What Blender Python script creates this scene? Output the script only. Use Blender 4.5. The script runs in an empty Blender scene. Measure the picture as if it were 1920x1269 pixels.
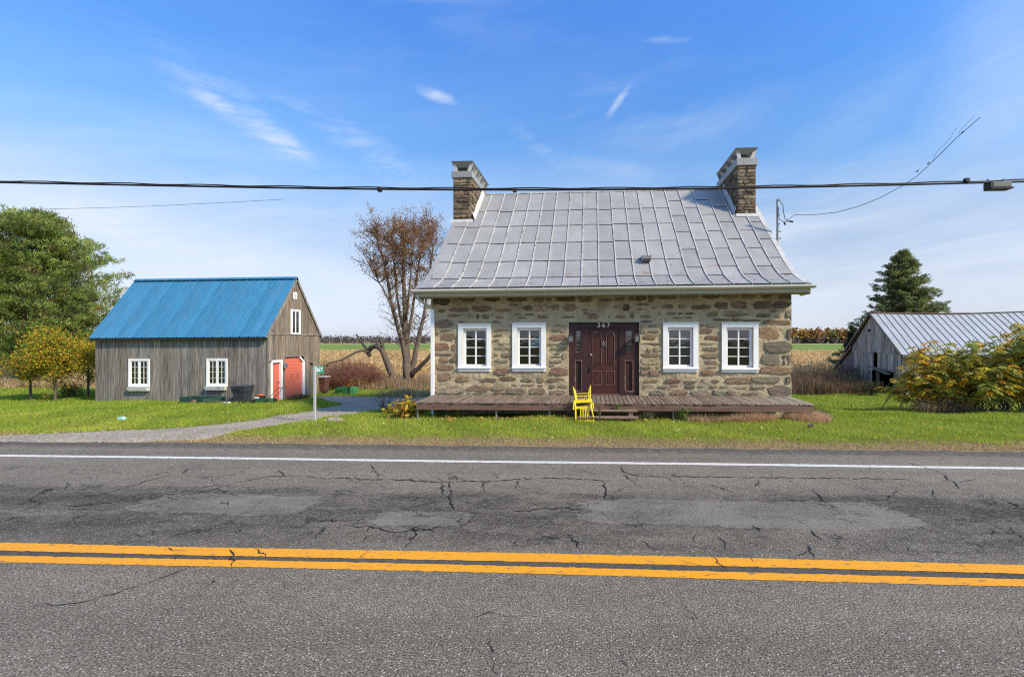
import bpy, bmesh, math, random
import numpy as np
from mathutils import Vector, Matrix

# ------------------------------------------------------------------ camera, world, sun, exposure
SC = bpy.context.scene
COL = SC.collection
R = math.radians
FPX, PPU, PPV, YAW, HC = 872.0, 1068.0, 639.0, R(2.7), 2.0
cam_d = bpy.data.cameras.new('camera')
cam = bpy.data.objects.new('camera', cam_d); COL.objects.link(cam)
cam.location = (0, 0, HC); cam.rotation_euler = (R(90), 0, YAW)
cam_d.sensor_width = 36.0; cam_d.lens = FPX / 1920 * 36
cam_d.shift_x = -(PPU - 960) / 1920; cam_d.shift_y = (PPV - 634.5) / 1920
cam_d.clip_start = 0.1; cam_d.clip_end = 6000
SC.camera = cam
SUN_AZ, SUN_EL = R(-27), R(37)        # azimuth from +X (negative = towards the road side), elevation
sd = Vector((math.cos(SUN_EL) * math.cos(SUN_AZ), math.cos(SUN_EL) * math.sin(SUN_AZ), math.sin(SUN_EL)))
sl = bpy.data.lights.new('sun', 'SUN'); sl.energy = 4.3; sl.angle = R(5.5); sl.color = (1.0, 0.85, 0.62)
sun = bpy.data.objects.new('sun', sl); COL.objects.link(sun)
sun.rotation_euler = sd.to_track_quat('Z', 'Y').to_euler()
SC.view_settings.view_transform = 'Standard'; SC.view_settings.look = 'None'
SC.view_settings.exposure = 0.35; SC.view_settings.gamma = 1.0; SC.view_settings.use_curve_mapping = False
SC.render.engine = 'CYCLES'
SC.cycles.filter_width = 1.15; SC.cycles.use_denoising = False; SC.cycles.sample_clamp_indirect = 4.0; SC.cycles.blur_glossy = 1.0
SC.cycles.max_bounces = 6; SC.cycles.transparent_max_bounces = 12

class NT:
    """tiny node-tree helper"""
    def __init__(s, nt): s.nt = nt
    def n(s, typ, **kw):
        nd = s.nt.nodes.new(typ)
        for k, v in kw.items():
            if k.startswith('i_'):
                key = k[2:].replace('_', ' ')
                nd.inputs[key].default_value = v
            else: setattr(nd, k, v)
        return nd
    def l(s, a, b): s.nt.links.new(a, b)
    def math(s, op, a, b=None, c=None, clamp=False):
        nd = s.nt.nodes.new('ShaderNodeMath'); nd.operation = op; nd.use_clamp = clamp
        for i, v in enumerate((a, b, c)):
            if v is None: continue
            if isinstance(v, (int, float)): nd.inputs[i].default_value = v
            else: s.l(v, nd.inputs[i])
        return nd.outputs[0]
    def mix(s, f, a, b, blend='MIX'):
        nd = s.nt.nodes.new('ShaderNodeMix'); nd.data_type = 'RGBA'; nd.blend_type = blend
        for i, v in ((0, f), (6, a), (7, b)):
            if isinstance(v, (int, float)): nd.inputs[i].default_value = v
            elif isinstance(v, (tuple, list)): nd.inputs[i].default_value = tuple(v)[:3] + (1,)
            else: s.l(v, nd.inputs[i])
        return nd.outputs[2]
    def ramp(s, f, stops, interp='LINEAR'):
        nd = s.nt.nodes.new('ShaderNodeValToRGB'); cr = nd.color_ramp; cr.interpolation = interp
        while len(cr.elements) < len(stops): cr.elements.new(0.5)
        for e, (p, c) in zip(cr.elements, stops):
            e.position = p
            e.color = (c, c, c, 1) if isinstance(c, (int, float)) else tuple(c)[:3] + (1,)
        s.l(f, nd.inputs[0]); return nd.outputs[0]
    def noise(s, vec, scale, detail=4, rough=0.55, dist=0.0, out=0):
        nd = s.nt.nodes.new('ShaderNodeTexNoise')
        nd.inputs['Scale'].default_value = scale; nd.inputs['Detail'].default_value = detail
        nd.inputs['Roughness'].default_value = rough; nd.inputs['Distortion'].default_value = dist
        if vec is not None: s.l(vec, nd.inputs['Vector'])
        return nd.outputs[out]
    def voro(s, vec, scale, feature='F1', out='Distance', rnd=1.0):
        nd = s.nt.nodes.new('ShaderNodeTexVoronoi'); nd.feature = feature
        nd.inputs['Scale'].default_value = scale; nd.inputs['Randomness'].default_value = rnd
        if vec is not None: s.l(vec, nd.inputs['Vector'])
        return nd.outputs[out]
    def mapping(s, vec, scale=(1, 1, 1), loc=(0, 0, 0), rot=(0, 0, 0)):
        nd = s.nt.nodes.new('ShaderNodeMapping')
        nd.inputs['Scale'].default_value = scale; nd.inputs['Location'].default_value = loc; nd.inputs['Rotation'].default_value = rot
        s.l(vec, nd.inputs['Vector']); return nd.outputs[0]

def make_world():
    w = bpy.data.worlds.new('World'); SC.world = w; w.use_nodes = True
    w.node_tree.nodes.clear(); t = NT(w.node_tree)
    sky = t.n('ShaderNodeTexSky', sky_type='NISHITA', sun_disc=False)
    sky.sun_elevation = SUN_EL
    sky.sun_rotation = math.atan2(sd.x, sd.y)
    sky.altitude = 50; sky.air_density = 1.0; sky.dust_density = 1.2; sky.ozone_density = 2.5
    tc = t.n('ShaderNodeTexCoord'); d = tc.outputs['Generated']
    sep = t.n('ShaderNodeSeparateXYZ'); t.l(d, sep.inputs[0]); z = sep.outputs['Z']
    # deeper blue higher up, hazy at the horizon; unseen zenith paled to warm ambient light
    tint = t.ramp(z, [(0.0, (1.42, 1.50, 2.2)), (0.045, (1.23, 1.17, 1.5)), (0.113, (1.25, 1.12, 1.2)), (0.212, (1.10, 1.18, 1.28)), (0.315, (0.98, 1.46, 1.77)), (0.407, (0.76, 1.45, 2.0)), (0.578, (0.70, 1.52, 2.5)), (1.0, (1.1, 1.55, 2.0))])
    base = t.mix(1.0, sky.outputs[0], tint, 'MULTIPLY')
    # cirrus: stretched, warped noise on the direction, sheared so that streaks run down to the right
    m = t.mapping(d, scale=(1.0, 1.0, 2.9), rot=(0, R(34), 0))
    warp = t.noise(m, 2.2, 3, 0.5, out=1)
    wadd = t.n('ShaderNodeVectorMath', operation='MULTIPLY_ADD'); t.l(warp, wadd.inputs[0]); wadd.inputs[1].default_value = (0.32, 0.32, 0.32); t.l(m, wadd.inputs[2])
    m2 = t.mapping(wadd.outputs[0], scale=(0.9, 0.9, 3.0))
    n1 = t.noise(m2, 2.1, 9, 0.62)
    n2 = t.noise(t.mapping(d, scale=(1.2, 1.2, 2.6), loc=(3.1, 0.4, 1.7)), 1.6, 4, 0.5)
    thin = t.ramp(n1, [(0.42, 0.0), (0.80, 1.0)])
    broad = t.ramp(n2, [(0.36, 0.0), (0.70, 1.0)])
    low = t.ramp(z, [(0.0, 0.9), (0.14, 0.9), (0.27, 0.55), (0.36, 0.15), (0.55, 0.05), (1.0, 0.05)])
    veil = t.math('MULTIPLY', t.math('MULTIPLY', thin, broad), 0.34)
    milk = t.math('MULTIPLY', low, t.ramp(t.noise(m2, 1.1, 6, 0.6), [(0.36, 0.12), (0.66, 0.95)]))
    cl = t.math('MAXIMUM', veil, milk)
    def blob(du, dv, sx, sy, rot, gain, soft=0.0):
        # one named cloud: an elongated patch of torn wisps around a direction
        az = (du - PPU) / FPX; el = (PPV - dv) / FPX
        v = Vector((az, 1, el)); v.rotate(Matrix.Rotation(YAW, 3, 'Z')); v.normalize()
        sub = t.n('ShaderNodeVectorMath', operation='SUBTRACT'); t.l(d, sub.inputs[0]); sub.inputs[1].default_value = v
        # local frame: right, up
        right = Vector((0, 0, 1)).cross(v).normalized() * -1; up = right.cross(v).normalized()
        if up.z < 0: up = -up
        a = right * math.cos(rot) + up * math.sin(rot); b = -right * math.sin(rot) + up * math.cos(rot)
        da = t.n('ShaderNodeVectorMath', operation='DOT_PRODUCT'); t.l(sub.outputs[0], da.inputs[0]); da.inputs[1].default_value = a / sx
        db = t.n('ShaderNodeVectorMath', operation='DOT_PRODUCT'); t.l(sub.outputs[0], db.inputs[0]); db.inputs[1].default_value = b / sy
        r2 = t.math('ADD', t.math('POWER', da.outputs['Value'], 2.0), t.math('POWER', db.outputs['Value'], 2.0))
        g = t.math('POWER', 2.718, t.math('MULTIPLY', r2, -1.0))
        tear = t.ramp(t.math('ADD', t.math('MULTIPLY', t.noise(m2, 2.2 if soft else 4.5, 10, 0.72, 0.3), 0.6), t.math('MULTIPLY', t.noise(t.mapping(d, scale=(1, 1, 2.0), rot=(0, R(30), 0)), 4.0 if soft else 16.0, 9, 0.72), 0.4)), [(0.38, soft), (0.64, 1.0)])
        return t.math('MULTIPLY', t.math('MULTIPLY', g, tear), gain)
    for args in ((480, 235, 0.16, 0.040, R(-31), 0.55), (405, 192, 0.036, 0.014, R(-15), 1.0), (520, 258, 0.07, 0.022, R(-28), 1.0),
                 (820, 180, 0.035, 0.010, R(-12), 0.9), (1160, 190, 0.035, 0.007, R(50), 0.8), (700, 290, 0.19, 0.035, R(-27), 0.5),
                 (1250, 75, 0.04, 0.006, R(-5), 0.4), (200, 288, 0.02, 0.006, 0, 0.5), (1450, 385, 0.07, 0.010, R(3), 0.45),
                 (640, 440, 0.16, 0.035, R(-25), 0.7), (1030, 300, 0.10, 0.02, R(-40), 0.45),
                 (300, 455, 0.46, 0.085, R(-14), 1.1, .50), (120, 585, 0.5, 0.09, R(0), 0.95, .6), (640, 535, 0.24, 0.07, R(-12), 1.0, .5), (1900, 170, 0.10, 0.24, R(-20), 0.40, .5),
                 (1720, 460, 0.36, 0.09, R(8), 0.8, .4), (1150, 320, 0.22, 0.03, R(-12), 0.35, .2), (1560, 250, 0.2, 0.05, R(25), 0.25, .3), (60, 330, 0.16, 0.03, R(-20), 0.3, .3)):
        cl = t.math('MAXIMUM', cl, blob(*args))
    cl = t.math('MINIMUM', cl, 0.93)
    cloudcol = t.mix(z, (6.4, 7.0, 7.9), (6.4, 7.2, 8.4))
    col = t.mix(cl, base, cloudcol)
    bg = t.n('ShaderNodeBackground'); bg.inputs['Strength'].default_value = 0.10
    t.l(col, bg.inputs['Color'])
    out = t.n('ShaderNodeOutputWorld'); t.l(bg.outputs[0], out.inputs[0])
make_world()

# ------------------------------------------------------------------ geometry helpers
rng = np.random.default_rng(7); random.seed(7)
CY, SY = math.cos(YAW), math.sin(YAW)
def at(u, v, Y):
    """point at world depth Y that the photograph shows at pixel (u, v)"""
    a = (u - PPU) / FPX
    d = Y / (CY + a * SY)
    return Vector((d * (a * CY - SY), Y, HC - d * (v - PPV) / FPX))
def sm(e0, e1, x):
    t = np.clip((x - e0) / (e1 - e0), 0, 1); return t * t * (3 - 2 * t)
def gz(X, Y):
    X = np.asarray(X, float); Y = np.asarray(Y, float)
    z = -0.06 + 0.05 * sm(8.5, 9.0, Y) - 0.13 * sm(9.1, 12.6, Y) - 0.93 * np.clip((Y - 12.6) / 9.6, 0, 1) ** 1.0
    z = z + (0.030 * np.sin(X * 0.9 + 0.7 * Y) + 0.02 * np.sin(X * 2.1 - Y * 1.3 + 1.0) + 0.03 * np.sin(0.33 * X + 1.9)) * sm(9.3, 11, Y) * (1 - sm(40, 60, Y))
    return z
def gzf(x, y): return float(gz(x, y))
def on_ground(u, v):
    a = (u - PPU) / FPX
    lo, hi = 3.0, 60.0
    f = lambda Y: (HC - Y / (CY + a * SY) * (v - PPV) / FPX) - gzf(Y / (CY + a * SY) * (a * CY - SY), Y)
    Ys = np.linspace(lo, hi, 900); prev = f(Ys[0])
    for y in Ys[1:]:
        c = f(y)
        if prev > 0 >= c: return at(u, v, y)
        prev = c
    return at(u, v, hi)
def on_road(u, v):
    a = (u - PPU) / FPX; d = HC * FPX / (v - PPV)
    return Vector((d * (a * CY - SY), d * (CY + a * SY), 0))

ORG = {}
def org(p): return ORG.get(p.name, Vector((0, 0, 0))) if p is not None else Vector((0, 0, 0))
def tag(o, label=None, cat=None, group=None, kind=None):
    if label: o['label'] = label
    if cat: o['category'] = cat
    if group: o['group'] = group
    if kind: o['kind'] = kind
    return o
def thing(name, loc, label, cat, group=None):
    o = bpy.data.objects.new(name, None); COL.objects.link(o)
    o.empty_display_size = 0.2
    o.location = loc; ORG[o.name] = Vector(loc); return tag(o, label, cat, group)
def link(name, me, mat, parent=None, label=None):
    o = bpy.data.objects.new(name, me); COL.objects.link(o)
    if mat is not None and len(me.materials) == 0: me.materials.append(mat)
    if parent is not None: o.parent = parent; ORG[o.name] = org(parent)
    if label: o['label'] = label
    return o
class MB:
    def __init__(s): s.v = []; s.f = []
    def quad(s, a, b, c, d):
        i = len(s.v); s.v += [Vector(a), Vector(b), Vector(c), Vector(d)]; s.f.append((i, i + 1, i + 2, i + 3)); return s
    def tri(s, a, b, c):
        i = len(s.v); s.v += [Vector(a), Vector(b), Vector(c)]; s.f.append((i, i + 1, i + 2)); return s
    def box(s, x0, x1, y0, y1, z0, z1):
        if x0 > x1: x0, x1 = x1, x0
        if y0 > y1: y0, y1 = y1, y0
        if z0 > z1: z0, z1 = z1, z0
        return s.hexa([(x0, y0, z0), (x1, y0, z0), (x1, y1, z0), (x0, y1, z0)], [(x0, y0, z1), (x1, y0, z1), (x1, y1, z1), (x0, y1, z1)])
    def hexa(s, bot, top):
        n = len(bot); i = len(s.v); s.v += [Vector(p) for p in bot] + [Vector(p) for p in top]
        s.f.append(tuple(i + k for k in reversed(range(n)))); s.f.append(tuple(i + n + k for k in range(n)))
        for k in range(n):
            s.f.append((i + k, i + (k + 1) % n, i + n + (k + 1) % n, i + n + k))
        return s
    def tube(s, pts, rad, n=6, cap=True):
        pts = [Vector(p) for p in pts]
        rad = rad if isinstance(rad, (list, tuple)) else [rad] * len(pts)
        i0 = len(s.v); prev = None
        for k, p in enumerate(pts):
            d = (pts[min(k + 1, len(pts) - 1)] - pts[max(k - 1, 0)])
            if d.length < 1e-9: d = Vector((0, 0, 1))
            d.normalize()
            ref = prev if prev is not None else (Vector((0, 0, 1)) if abs(d.z) < 0.9 else Vector((1, 0, 0)))
            a = (ref - d * ref.dot(d))
            if a.length < 1e-6: a = d.orthogonal()
            a.normalize(); prev = a; b = d.cross(a)
            for j in range(n):
                t = 2 * math.pi * j / n
                s.v.append(p + (a * math.cos(t) + b * math.sin(t)) * rad[k])
        for k in range(len(pts) - 1):
            for j in range(n):
                s.f.append((i0 + k * n + j, i0 + k * n + (j + 1) % n, i0 + (k + 1) * n + (j + 1) % n, i0 + (k + 1) * n + j))
        if cap:
            s.f.append(tuple(i0 + j for j in reversed(range(n)))); e = i0 + (len(pts) - 1) * n
            s.f.append(tuple(e + j for j in range(n)))
        return s
    def beam(s, p, q, w, h, up=(0, 0, 1)):
        p = Vector(p); q = Vector(q); d = (q - p).normalized(); up = Vector(up)
        a = d.cross(up); a = a.normalized() if a.length > 1e-6 else d.orthogonal().normalized(); b = a.cross(d).normalized()
        c = [a * w / 2 + b * h / 2, -a * w / 2 + b * h / 2, -a * w / 2 - b * h / 2, a * w / 2 - b * h / 2]
        return s.hexa([p + k for k in c], [q + k for k in c])
    def build(s, name, mat, parent=None, label=None, smooth=False, bevel=0):
        me = bpy.data.meshes.new(name); o0 = org(parent)
        me.from_pydata([v - o0 for v in s.v], [], s.f)
        if bevel:
            bm = bmesh.new(); bm.from_mesh(me)
            es = [e for e in bm.edges if len(e.link_faces) == 2 and e.calc_face_angle(0) > 0.5]
            bmesh.ops.bevel(bm, geom=es, offset=bevel, segments=1, affect='EDGES'); bm.to_mesh(me); bm.free()
        if smooth: me.polygons.foreach_set('use_smooth', [True] * len(me.polygons))
        return link(name, me, mat, parent, label)
def np_mesh(name, V, F, mat, parent=None, col=None, label=None, smooth=False):
    """V (n,3), F (m,k) index array; col (n,3) per-vertex colour attribute"""
    me = bpy.data.meshes.new(name); V = np.asarray(V, np.float32) - np.array(org(parent), np.float32); F = np.asarray(F, np.int32)
    m, k = F.shape
    me.vertices.add(len(V)); me.vertices.foreach_set('co', V.ravel())
    me.loops.add(m * k); me.loops.foreach_set('vertex_index', F.ravel())
    me.polygons.add(m); me.polygons.foreach_set('loop_start', np.arange(m, dtype=np.int32) * k)
    if smooth: me.polygons.foreach_set('use_smooth', np.ones(m, bool))
    me.update(calc_edges=True)
    if col is not None:
        at_ = me.color_attributes.new('Col', 'FLOAT_COLOR', 'POINT')
        c = np.ones((len(V), 4), np.float32); c[:, :3] = col; at_.data.foreach_set('color', c.ravel())
    return link(name, me, mat, parent, label)
def text_part(txt, size, loc, mat, parent, name, extrude=0.004, rot=(R(90), 0, 0), offset=0.0, sx=1.0, space=1.0):
    cu = bpy.data.curves.new(name, 'FONT'); cu.body = txt; cu.size = size; cu.extrude = extrude; cu.align_x = 'CENTER'; cu.align_y = 'CENTER'; cu.offset = offset; cu.space_character = space
    tmp = bpy.data.objects.new('tmp', cu); COL.objects.link(tmp)
    me = bpy.data.meshes.new_from_object(tmp.evaluated_get(bpy.context.evaluated_depsgraph_get()))
    bpy.data.objects.remove(tmp); me.materials.clear()
    o = link(name, me, mat, parent); o.rotation_euler = rot; o.scale = (sx, 1, 1); o.location = Vector(loc) - org(parent); return o

# ------------------------------------------------------------------ materials
def lin(r, g, b):
    f = lambda c: (c / 255 / 12.92) if c / 255 <= 0.04045 else ((c / 255 + 0.055) / 1.055) ** 2.4
    return (f(r), f(g), f(b))
def base_mat(name, rough=0.7, spec=0.3, metal=0.0):
    m = bpy.data.materials.new(name); m.use_nodes = True; t = NT(m.node_tree)
    p = m.node_tree.nodes['Principled BSDF']; p.inputs['Roughness'].default_value = rough
    p.inputs['Specular IOR Level'].default_value = spec; p.inputs['Metallic'].default_value = metal
    return m, t, p
def bump(t, p, h, strength=0.4, dist=0.02):
    b = t.n('ShaderNodeBump'); b.inputs['Strength'].default_value = strength; b.inputs['Distance'].default_value = dist
    t.l(h, b.inputs['Height']); t.l(b.outputs[0], p.inputs['Normal'])
def worn(name, col, rough=0.7, var=0.25, scale=6, spec=0.3, metal=0.0, stretch=(1, 1, 1), dirt=None, dirt_amt=0.5, bmp=0.2, bdist=0.01, objcol=False):
    m, t, p = base_mat(name, rough, spec, metal)
    tc = t.n('ShaderNodeTexCoord'); oi = t.n('ShaderNodeObjectInfo')
    add = t.n('ShaderNodeVectorMath', operation='ADD'); t.l(tc.outputs['Object'], add.inputs[0])
    mul = t.math('MULTIPLY', oi.outputs['Random'], 31.0); t.l(mul, add.inputs[1])
    v = t.mapping(add.outputs[0], scale=stretch)
    n = t.noise(v, scale, 7, 0.62)
    lo = tuple(c * (1 - var) for c in col); hi = tuple(min(1, c * (1 + var)) for c in col)
    c = t.ramp(n, [(0.28, lo), (0.72, hi)])
    if objcol: c = t.mix(1.0, c, oi.outputs['Color'], 'MULTIPLY')
    if dirt:
        n2 = t.noise(v, scale * 0.45, 8, 0.7)
        c = t.mix(t.math('MULTIPLY', t.ramp(n2, [(0.52, 0.0), (0.66, 1.0)]), dirt_amt), c, dirt)
    t.l(c, p.inputs['Base Color'])
    bump(t, p, t.noise(v, scale * 4, 6, 0.6), bmp, bdist)
    return m
M = {}
def leaf_mat(name, tr=0.3, rough=0.6):
    m = bpy.data.materials.new(name); m.use_nodes = True; nt = m.node_tree; nt.nodes.clear(); t = NT(nt)
    a = t.n('ShaderNodeAttribute', attribute_name='Col')
    d = t.n('ShaderNodeBsdfDiffuse'); tl = t.n('ShaderNodeBsdfTranslucent'); g = t.n('ShaderNodeBsdfGlossy'); g.inputs['Roughness'].default_value = rough
    t.l(a.outputs['Color'], d.inputs['Color']); t.l(a.outputs['Color'], tl.inputs['Color'])
    mx = t.n('ShaderNodeMixShader'); mx.inputs[0].default_value = tr; t.l(d.outputs[0], mx.inputs[1]); t.l(tl.outputs[0], mx.inputs[2])
    m2 = t.n('ShaderNodeMixShader'); m2.inputs[0].default_value = 0.006; t.l(mx.outputs[0], m2.inputs[1]); t.l(g.outputs[0], m2.inputs[2])
    o = t.n('ShaderNodeOutputMaterial'); t.l(m2.outputs[0], o.inputs[0]); return m
M['leaf'] = leaf_mat('foliage', 0.42)
M['blade'] = leaf_mat('grass_blades', 0.42)
M['bark'] = worn('bark', (0.13, 0.10, 0.075), 0.9, 0.45, 5, stretch=(3, 3, 0.7), bmp=0.9, bdist=0.03)
M['white'] = worn('white_paint', (0.84, 0.84, 0.82), 0.55, 0.06, 3, bmp=0.06, dirt=(0.55, 0.52, 0.45), dirt_amt=0.2)
M['black'] = worn('black_metal', (0.025, 0.025, 0.027), 0.5, 0.2, 8)
M['steel'] = worn('grey_steel', (0.30, 0.31, 0.32), 0.45, 0.2, 6, metal=0.6)
M['yellow'] = worn('yellow_paint', (0.86, 0.68, 0.03), 0.45, 0.10, 10, bmp=0.08, dirt=(0.5, 0.38, 0.05), dirt_amt=0.3)

def stone_mat():
    m, t, p = base_mat('field_stone', 0.88, 0.2)
    oi = t.n('ShaderNodeObjectInfo'); tc = t.n('ShaderNodeTexCoord')
    add = t.n('ShaderNodeVectorMath', operation='ADD'); t.l(tc.outputs['Object'], add.inputs[0]); t.l(t.math('MULTIPLY', oi.outputs['Random'], 17.0), add.inputs[1])
    v = t.mapping(add.outputs[0], scale=(1, 1, 2.2))
    n = t.noise(v, 5, 8, 0.68, 0.6); k = t.ramp(n, [(0.28, 0.50), (0.5, 0.98), (0.74, 1.55)])
    c = t.mix(1.0, oi.outputs['Color'], k, 'MULTIPLY')
    n2 = t.noise(add.outputs[0], 1.9, 5, 0.6)
    c = t.mix(t.ramp(n2, [(0.5, 0.0), (0.75, 0.6)]), c, (0.27, 0.22, 0.155))
    lich = t.noise(add.outputs[0], 14, 5, 0.7)
    c = t.mix(t.ramp(lich, [(0.66, 0.0), (0.72, 0.55)]), c, (0.40, 0.37, 0.29))
    t.l(c, p.inputs['Base Color']); bump(t, p, t.noise(v, 12, 9, 0.75), 1.0, 0.06); return m
M['stone'] = stone_mat()
def mortar_mat():
    m, t, p = base_mat('lime_mortar', 0.92, 0.15)
    tc = t.n('ShaderNodeTexCoord'); v = tc.outputs['Object']
    n = t.noise(v, 1.3, 8, 0.62, 0.4); c = t.ramp(n, [(0.25, (0.32, 0.255, 0.155)), (0.5, (0.44, 0.36, 0.225)), (0.75, (0.54, 0.455, 0.295))])
    # half-buried stones that only just show through the smeared mortar
    vv = t.mapping(v, scale=(1.0, 1.0, 2.6)); w = t.noise(vv, 3.0, 3, 0.5, out=1)
    wa = t.n('ShaderNodeVectorMath', operation='MULTIPLY_ADD'); t.l(w, wa.inputs[0]); wa.inputs[1].default_value = (0.25, 0.25, 0.25); t.l(vv, wa.inputs[2])
    e = t.voro(wa.outputs[0], 2.9, 'DISTANCE_TO_EDGE'); idc = t.voro(wa.outputs[0], 2.9, 'F1', 'Color')
    sep = t.n('ShaderNodeSeparateColor'); t.l(idc, sep.inputs[0])
    msk = t.math('MULTIPLY', t.ramp(e, [(0.16, 0.0), (0.24, 1.0)]), t.ramp(sep.outputs[0], [(0.45, 0.0), (0.62, 0.5)]))
    msk = t.math('MULTIPLY', msk, t.ramp(t.noise(v, 6, 6, 0.7), [(0.38, 0.15), (0.6, 1.0)]))
    sc_ = t.mix(sep.outputs[1], (0.20, 0.165, 0.12), (0.30, 0.22, 0.14)); c = t.mix(msk, c, sc_)
    sp = t.noise(v, 22, 6, 0.7); c = t.mix(t.ramp(sp, [(0.3, 0.45), (0.42, 0.0)]), c, (0.17, 0.135, 0.09))
    c = t.mix(t.ramp(sp, [(0.66, 0.0), (0.74, 0.6)]), c, (0.62, 0.55, 0.42))
    t.l(c, p.inputs['Base Color'])
    h = t.math('ADD', t.noise(v, 9, 9, 0.72), t.math('MULTIPLY', msk, 0.5)); bump(t, p, h, 0.85, 0.05); return m
M['mortar'] = mortar_mat()
M['deckwood'] = worn('deck_boards', (0.19, 0.142, 0.105), 0.8, 0.45, 2.2, stretch=(6, 1, 6), dirt=(0.34, 0.25, 0.18), dirt_amt=0.7, bmp=0.5, bdist=0.006, objcol=True)
M['deckfascia'] = worn('deck_fascia', (0.15, 0.088, 0.065), 0.8, 0.35, 2, stretch=(1, 4, 8), dirt=(0.27, 0.18, 0.13), dirt_amt=0.4)
M['stepwood'] = worn('step_wood', (0.22, 0.15, 0.11), 0.85, 0.35, 3, stretch=(1, 5, 6))
M['doorpaint'] = worn('oxblood_paint', (0.045, 0.019, 0.016), 0.55, 0.35, 2.2, stretch=(1, 1, 0.6), dirt=(0.075, 0.045, 0.04), dirt_amt=0.35, bmp=0.15)
M['doorleaf'] = worn('oxblood_door_paint', (0.062, 0.020, 0.016), 0.5, 0.35, 2.0, stretch=(1, 1, 0.7), dirt=(0.05, 0.028, 0.024), dirt_amt=0.7, bmp=0.15)
M['molding'] = worn('worn_moulding', (0.14, 0.075, 0.06), 0.6, 0.4, 9, dirt=(0.42, 0.33, 0.26), dirt_amt=0.6)
def roof_mat():
    m, t, p = base_mat('aluminium_paint', 0.5, 0.4, 0.1)
    oi = t.n('ShaderNodeObjectInfo'); tc = t.n('ShaderNodeTexCoord'); v = tc.outputs['Object']
    n = t.noise(v, 1.1, 5, 0.55); c = t.ramp(n, [(0.3, (0.30, 0.295, 0.28)), (0.7, (0.375, 0.365, 0.34))])
    c = t.mix(1.0, c, oi.outputs['Color'], 'MULTIPLY')
    sep = t.n('ShaderNodeSeparateXYZ'); t.l(v, sep.inputs[0])
    loww = t.ramp(t.math('MULTIPLY', sep.outputs['Z'], 0.1), [(0.40, 1.0), (0.50, 0.35), (0.8, 0.22)])   # flaking is worst near the eave
    f = t.noise(t.mapping(v, scale=(1, 1, 1.4)), 8.5, 9, 0.75)
    fm = t.math('GREATER_THAN', t.math('ADD', f, t.math('MULTIPLY', loww, 0.085)), 0.672)
    c = t.mix(fm, c, (0.09, 0.055, 0.04))
    f2 = t.noise(v, 1.9, 8, 0.7); rm = t.math('MULTIPLY', t.ramp(f2, [(0.60, 0.0), (0.66, 0.8)]), loww)
    c = t.mix(rm, c, (0.27, 0.15, 0.10))
    st = t.noise(t.mapping(v, scale=(5, 0.6, 0.6)), 2.5, 6, 0.6); c = t.mix(t.ramp(st, [(0.55, 0.0), (0.8, 0.35)]), c, (0.33, 0.34, 0.36))
    t.l(c, p.inputs['Base Color']); bump(t, p, t.noise(v, 3.2, 4, 0.5), 0.25, 0.05); return m
M['roof'] = roof_mat()
M['seam'] = worn('seam_metal', (0.50, 0.49, 0.44), 0.5, 0.3, 7, metal=0.1, dirt=(0.16, 0.10, 0.08), dirt_amt=0.7)
M['capmetal'] = worn('galvanised_cap', (0.30, 0.305, 0.30), 0.5, 0.15, 3, metal=0.15, dirt=(0.2, 0.2, 0.2), dirt_amt=0.3)
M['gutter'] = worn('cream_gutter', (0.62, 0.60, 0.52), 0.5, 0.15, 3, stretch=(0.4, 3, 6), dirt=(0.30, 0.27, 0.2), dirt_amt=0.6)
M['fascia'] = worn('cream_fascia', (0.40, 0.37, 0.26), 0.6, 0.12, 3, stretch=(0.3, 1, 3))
M['flash'] = worn('flashing_paint', (0.50, 0.49, 0.46), 0.6, 0.15, 5, dirt=(0.25, 0.24, 0.22), dirt_amt=0.5)
M['oldmortar'] = worn('old_dark_mortar', (0.20, 0.165, 0.12), 0.95, 0.35, 5, bmp=0.9, bdist=0.04)
M['drip'] = worn('weathered_drip_metal', (0.16, 0.155, 0.15), 0.6, 0.3, 5)
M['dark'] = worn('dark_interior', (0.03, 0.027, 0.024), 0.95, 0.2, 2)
M['lapshade'] = worn('lap_shade_boarding', (0.05, 0.04, 0.03), 0.95, 0.4, 4, bmp=0.8, bdist=0.05)
M['room'] = worn('room_plaster', (0.20, 0.19, 0.16), 0.9, 0.2, 1)
M['paper'] = worn('pale_paper', (0.45, 0.50, 0.58), 0.8, 0.05, 2)
M['blind'] = worn('grey_blind', (0.17, 0.17, 0.15), 0.8, 0.12, 3)
def glass_mat(name='window_glass', rough=0.03, refl=0.10, tint=(0.75, 0.8, 0.8)):
    m = bpy.data.materials.new(name); m.use_nodes = True; nt = m.node_tree; nt.nodes.clear(); t = NT(nt)
    tr = t.n('ShaderNodeBsdfTransparent'); tr.inputs[0].default_value = tint + (1,)
    g = t.n('ShaderNodeBsdfGlossy'); g.inputs['Roughness'].default_value = rough
    tc = t.n('ShaderNodeTexCoord'); b = t.n('ShaderNodeBump'); b.inputs['Strength'].default_value = 0.12; b.inputs['Distance'].default_value = 0.02
    t.l(t.noise(tc.outputs['Object'], 3.5, 2, 0.5), b.inputs['Height']); t.l(b.outputs[0], g.inputs['Normal'])
    fr = t.n('ShaderNodeFresnel'); fr.inputs[0].default_value = 1.5
    f = t.math('ADD', fr.outputs[0], refl, clamp=True)
    mx = t.n('ShaderNodeMixShader'); t.l(f, mx.inputs[0]); t.l(tr.outputs[0], mx.inputs[1]); t.l(g.outputs[0], mx.inputs[2])
    o = t.n('ShaderNodeOutputMaterial'); t.l(mx.outputs[0], o.inputs[0]); return m
M['glass'] = glass_mat()
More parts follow.
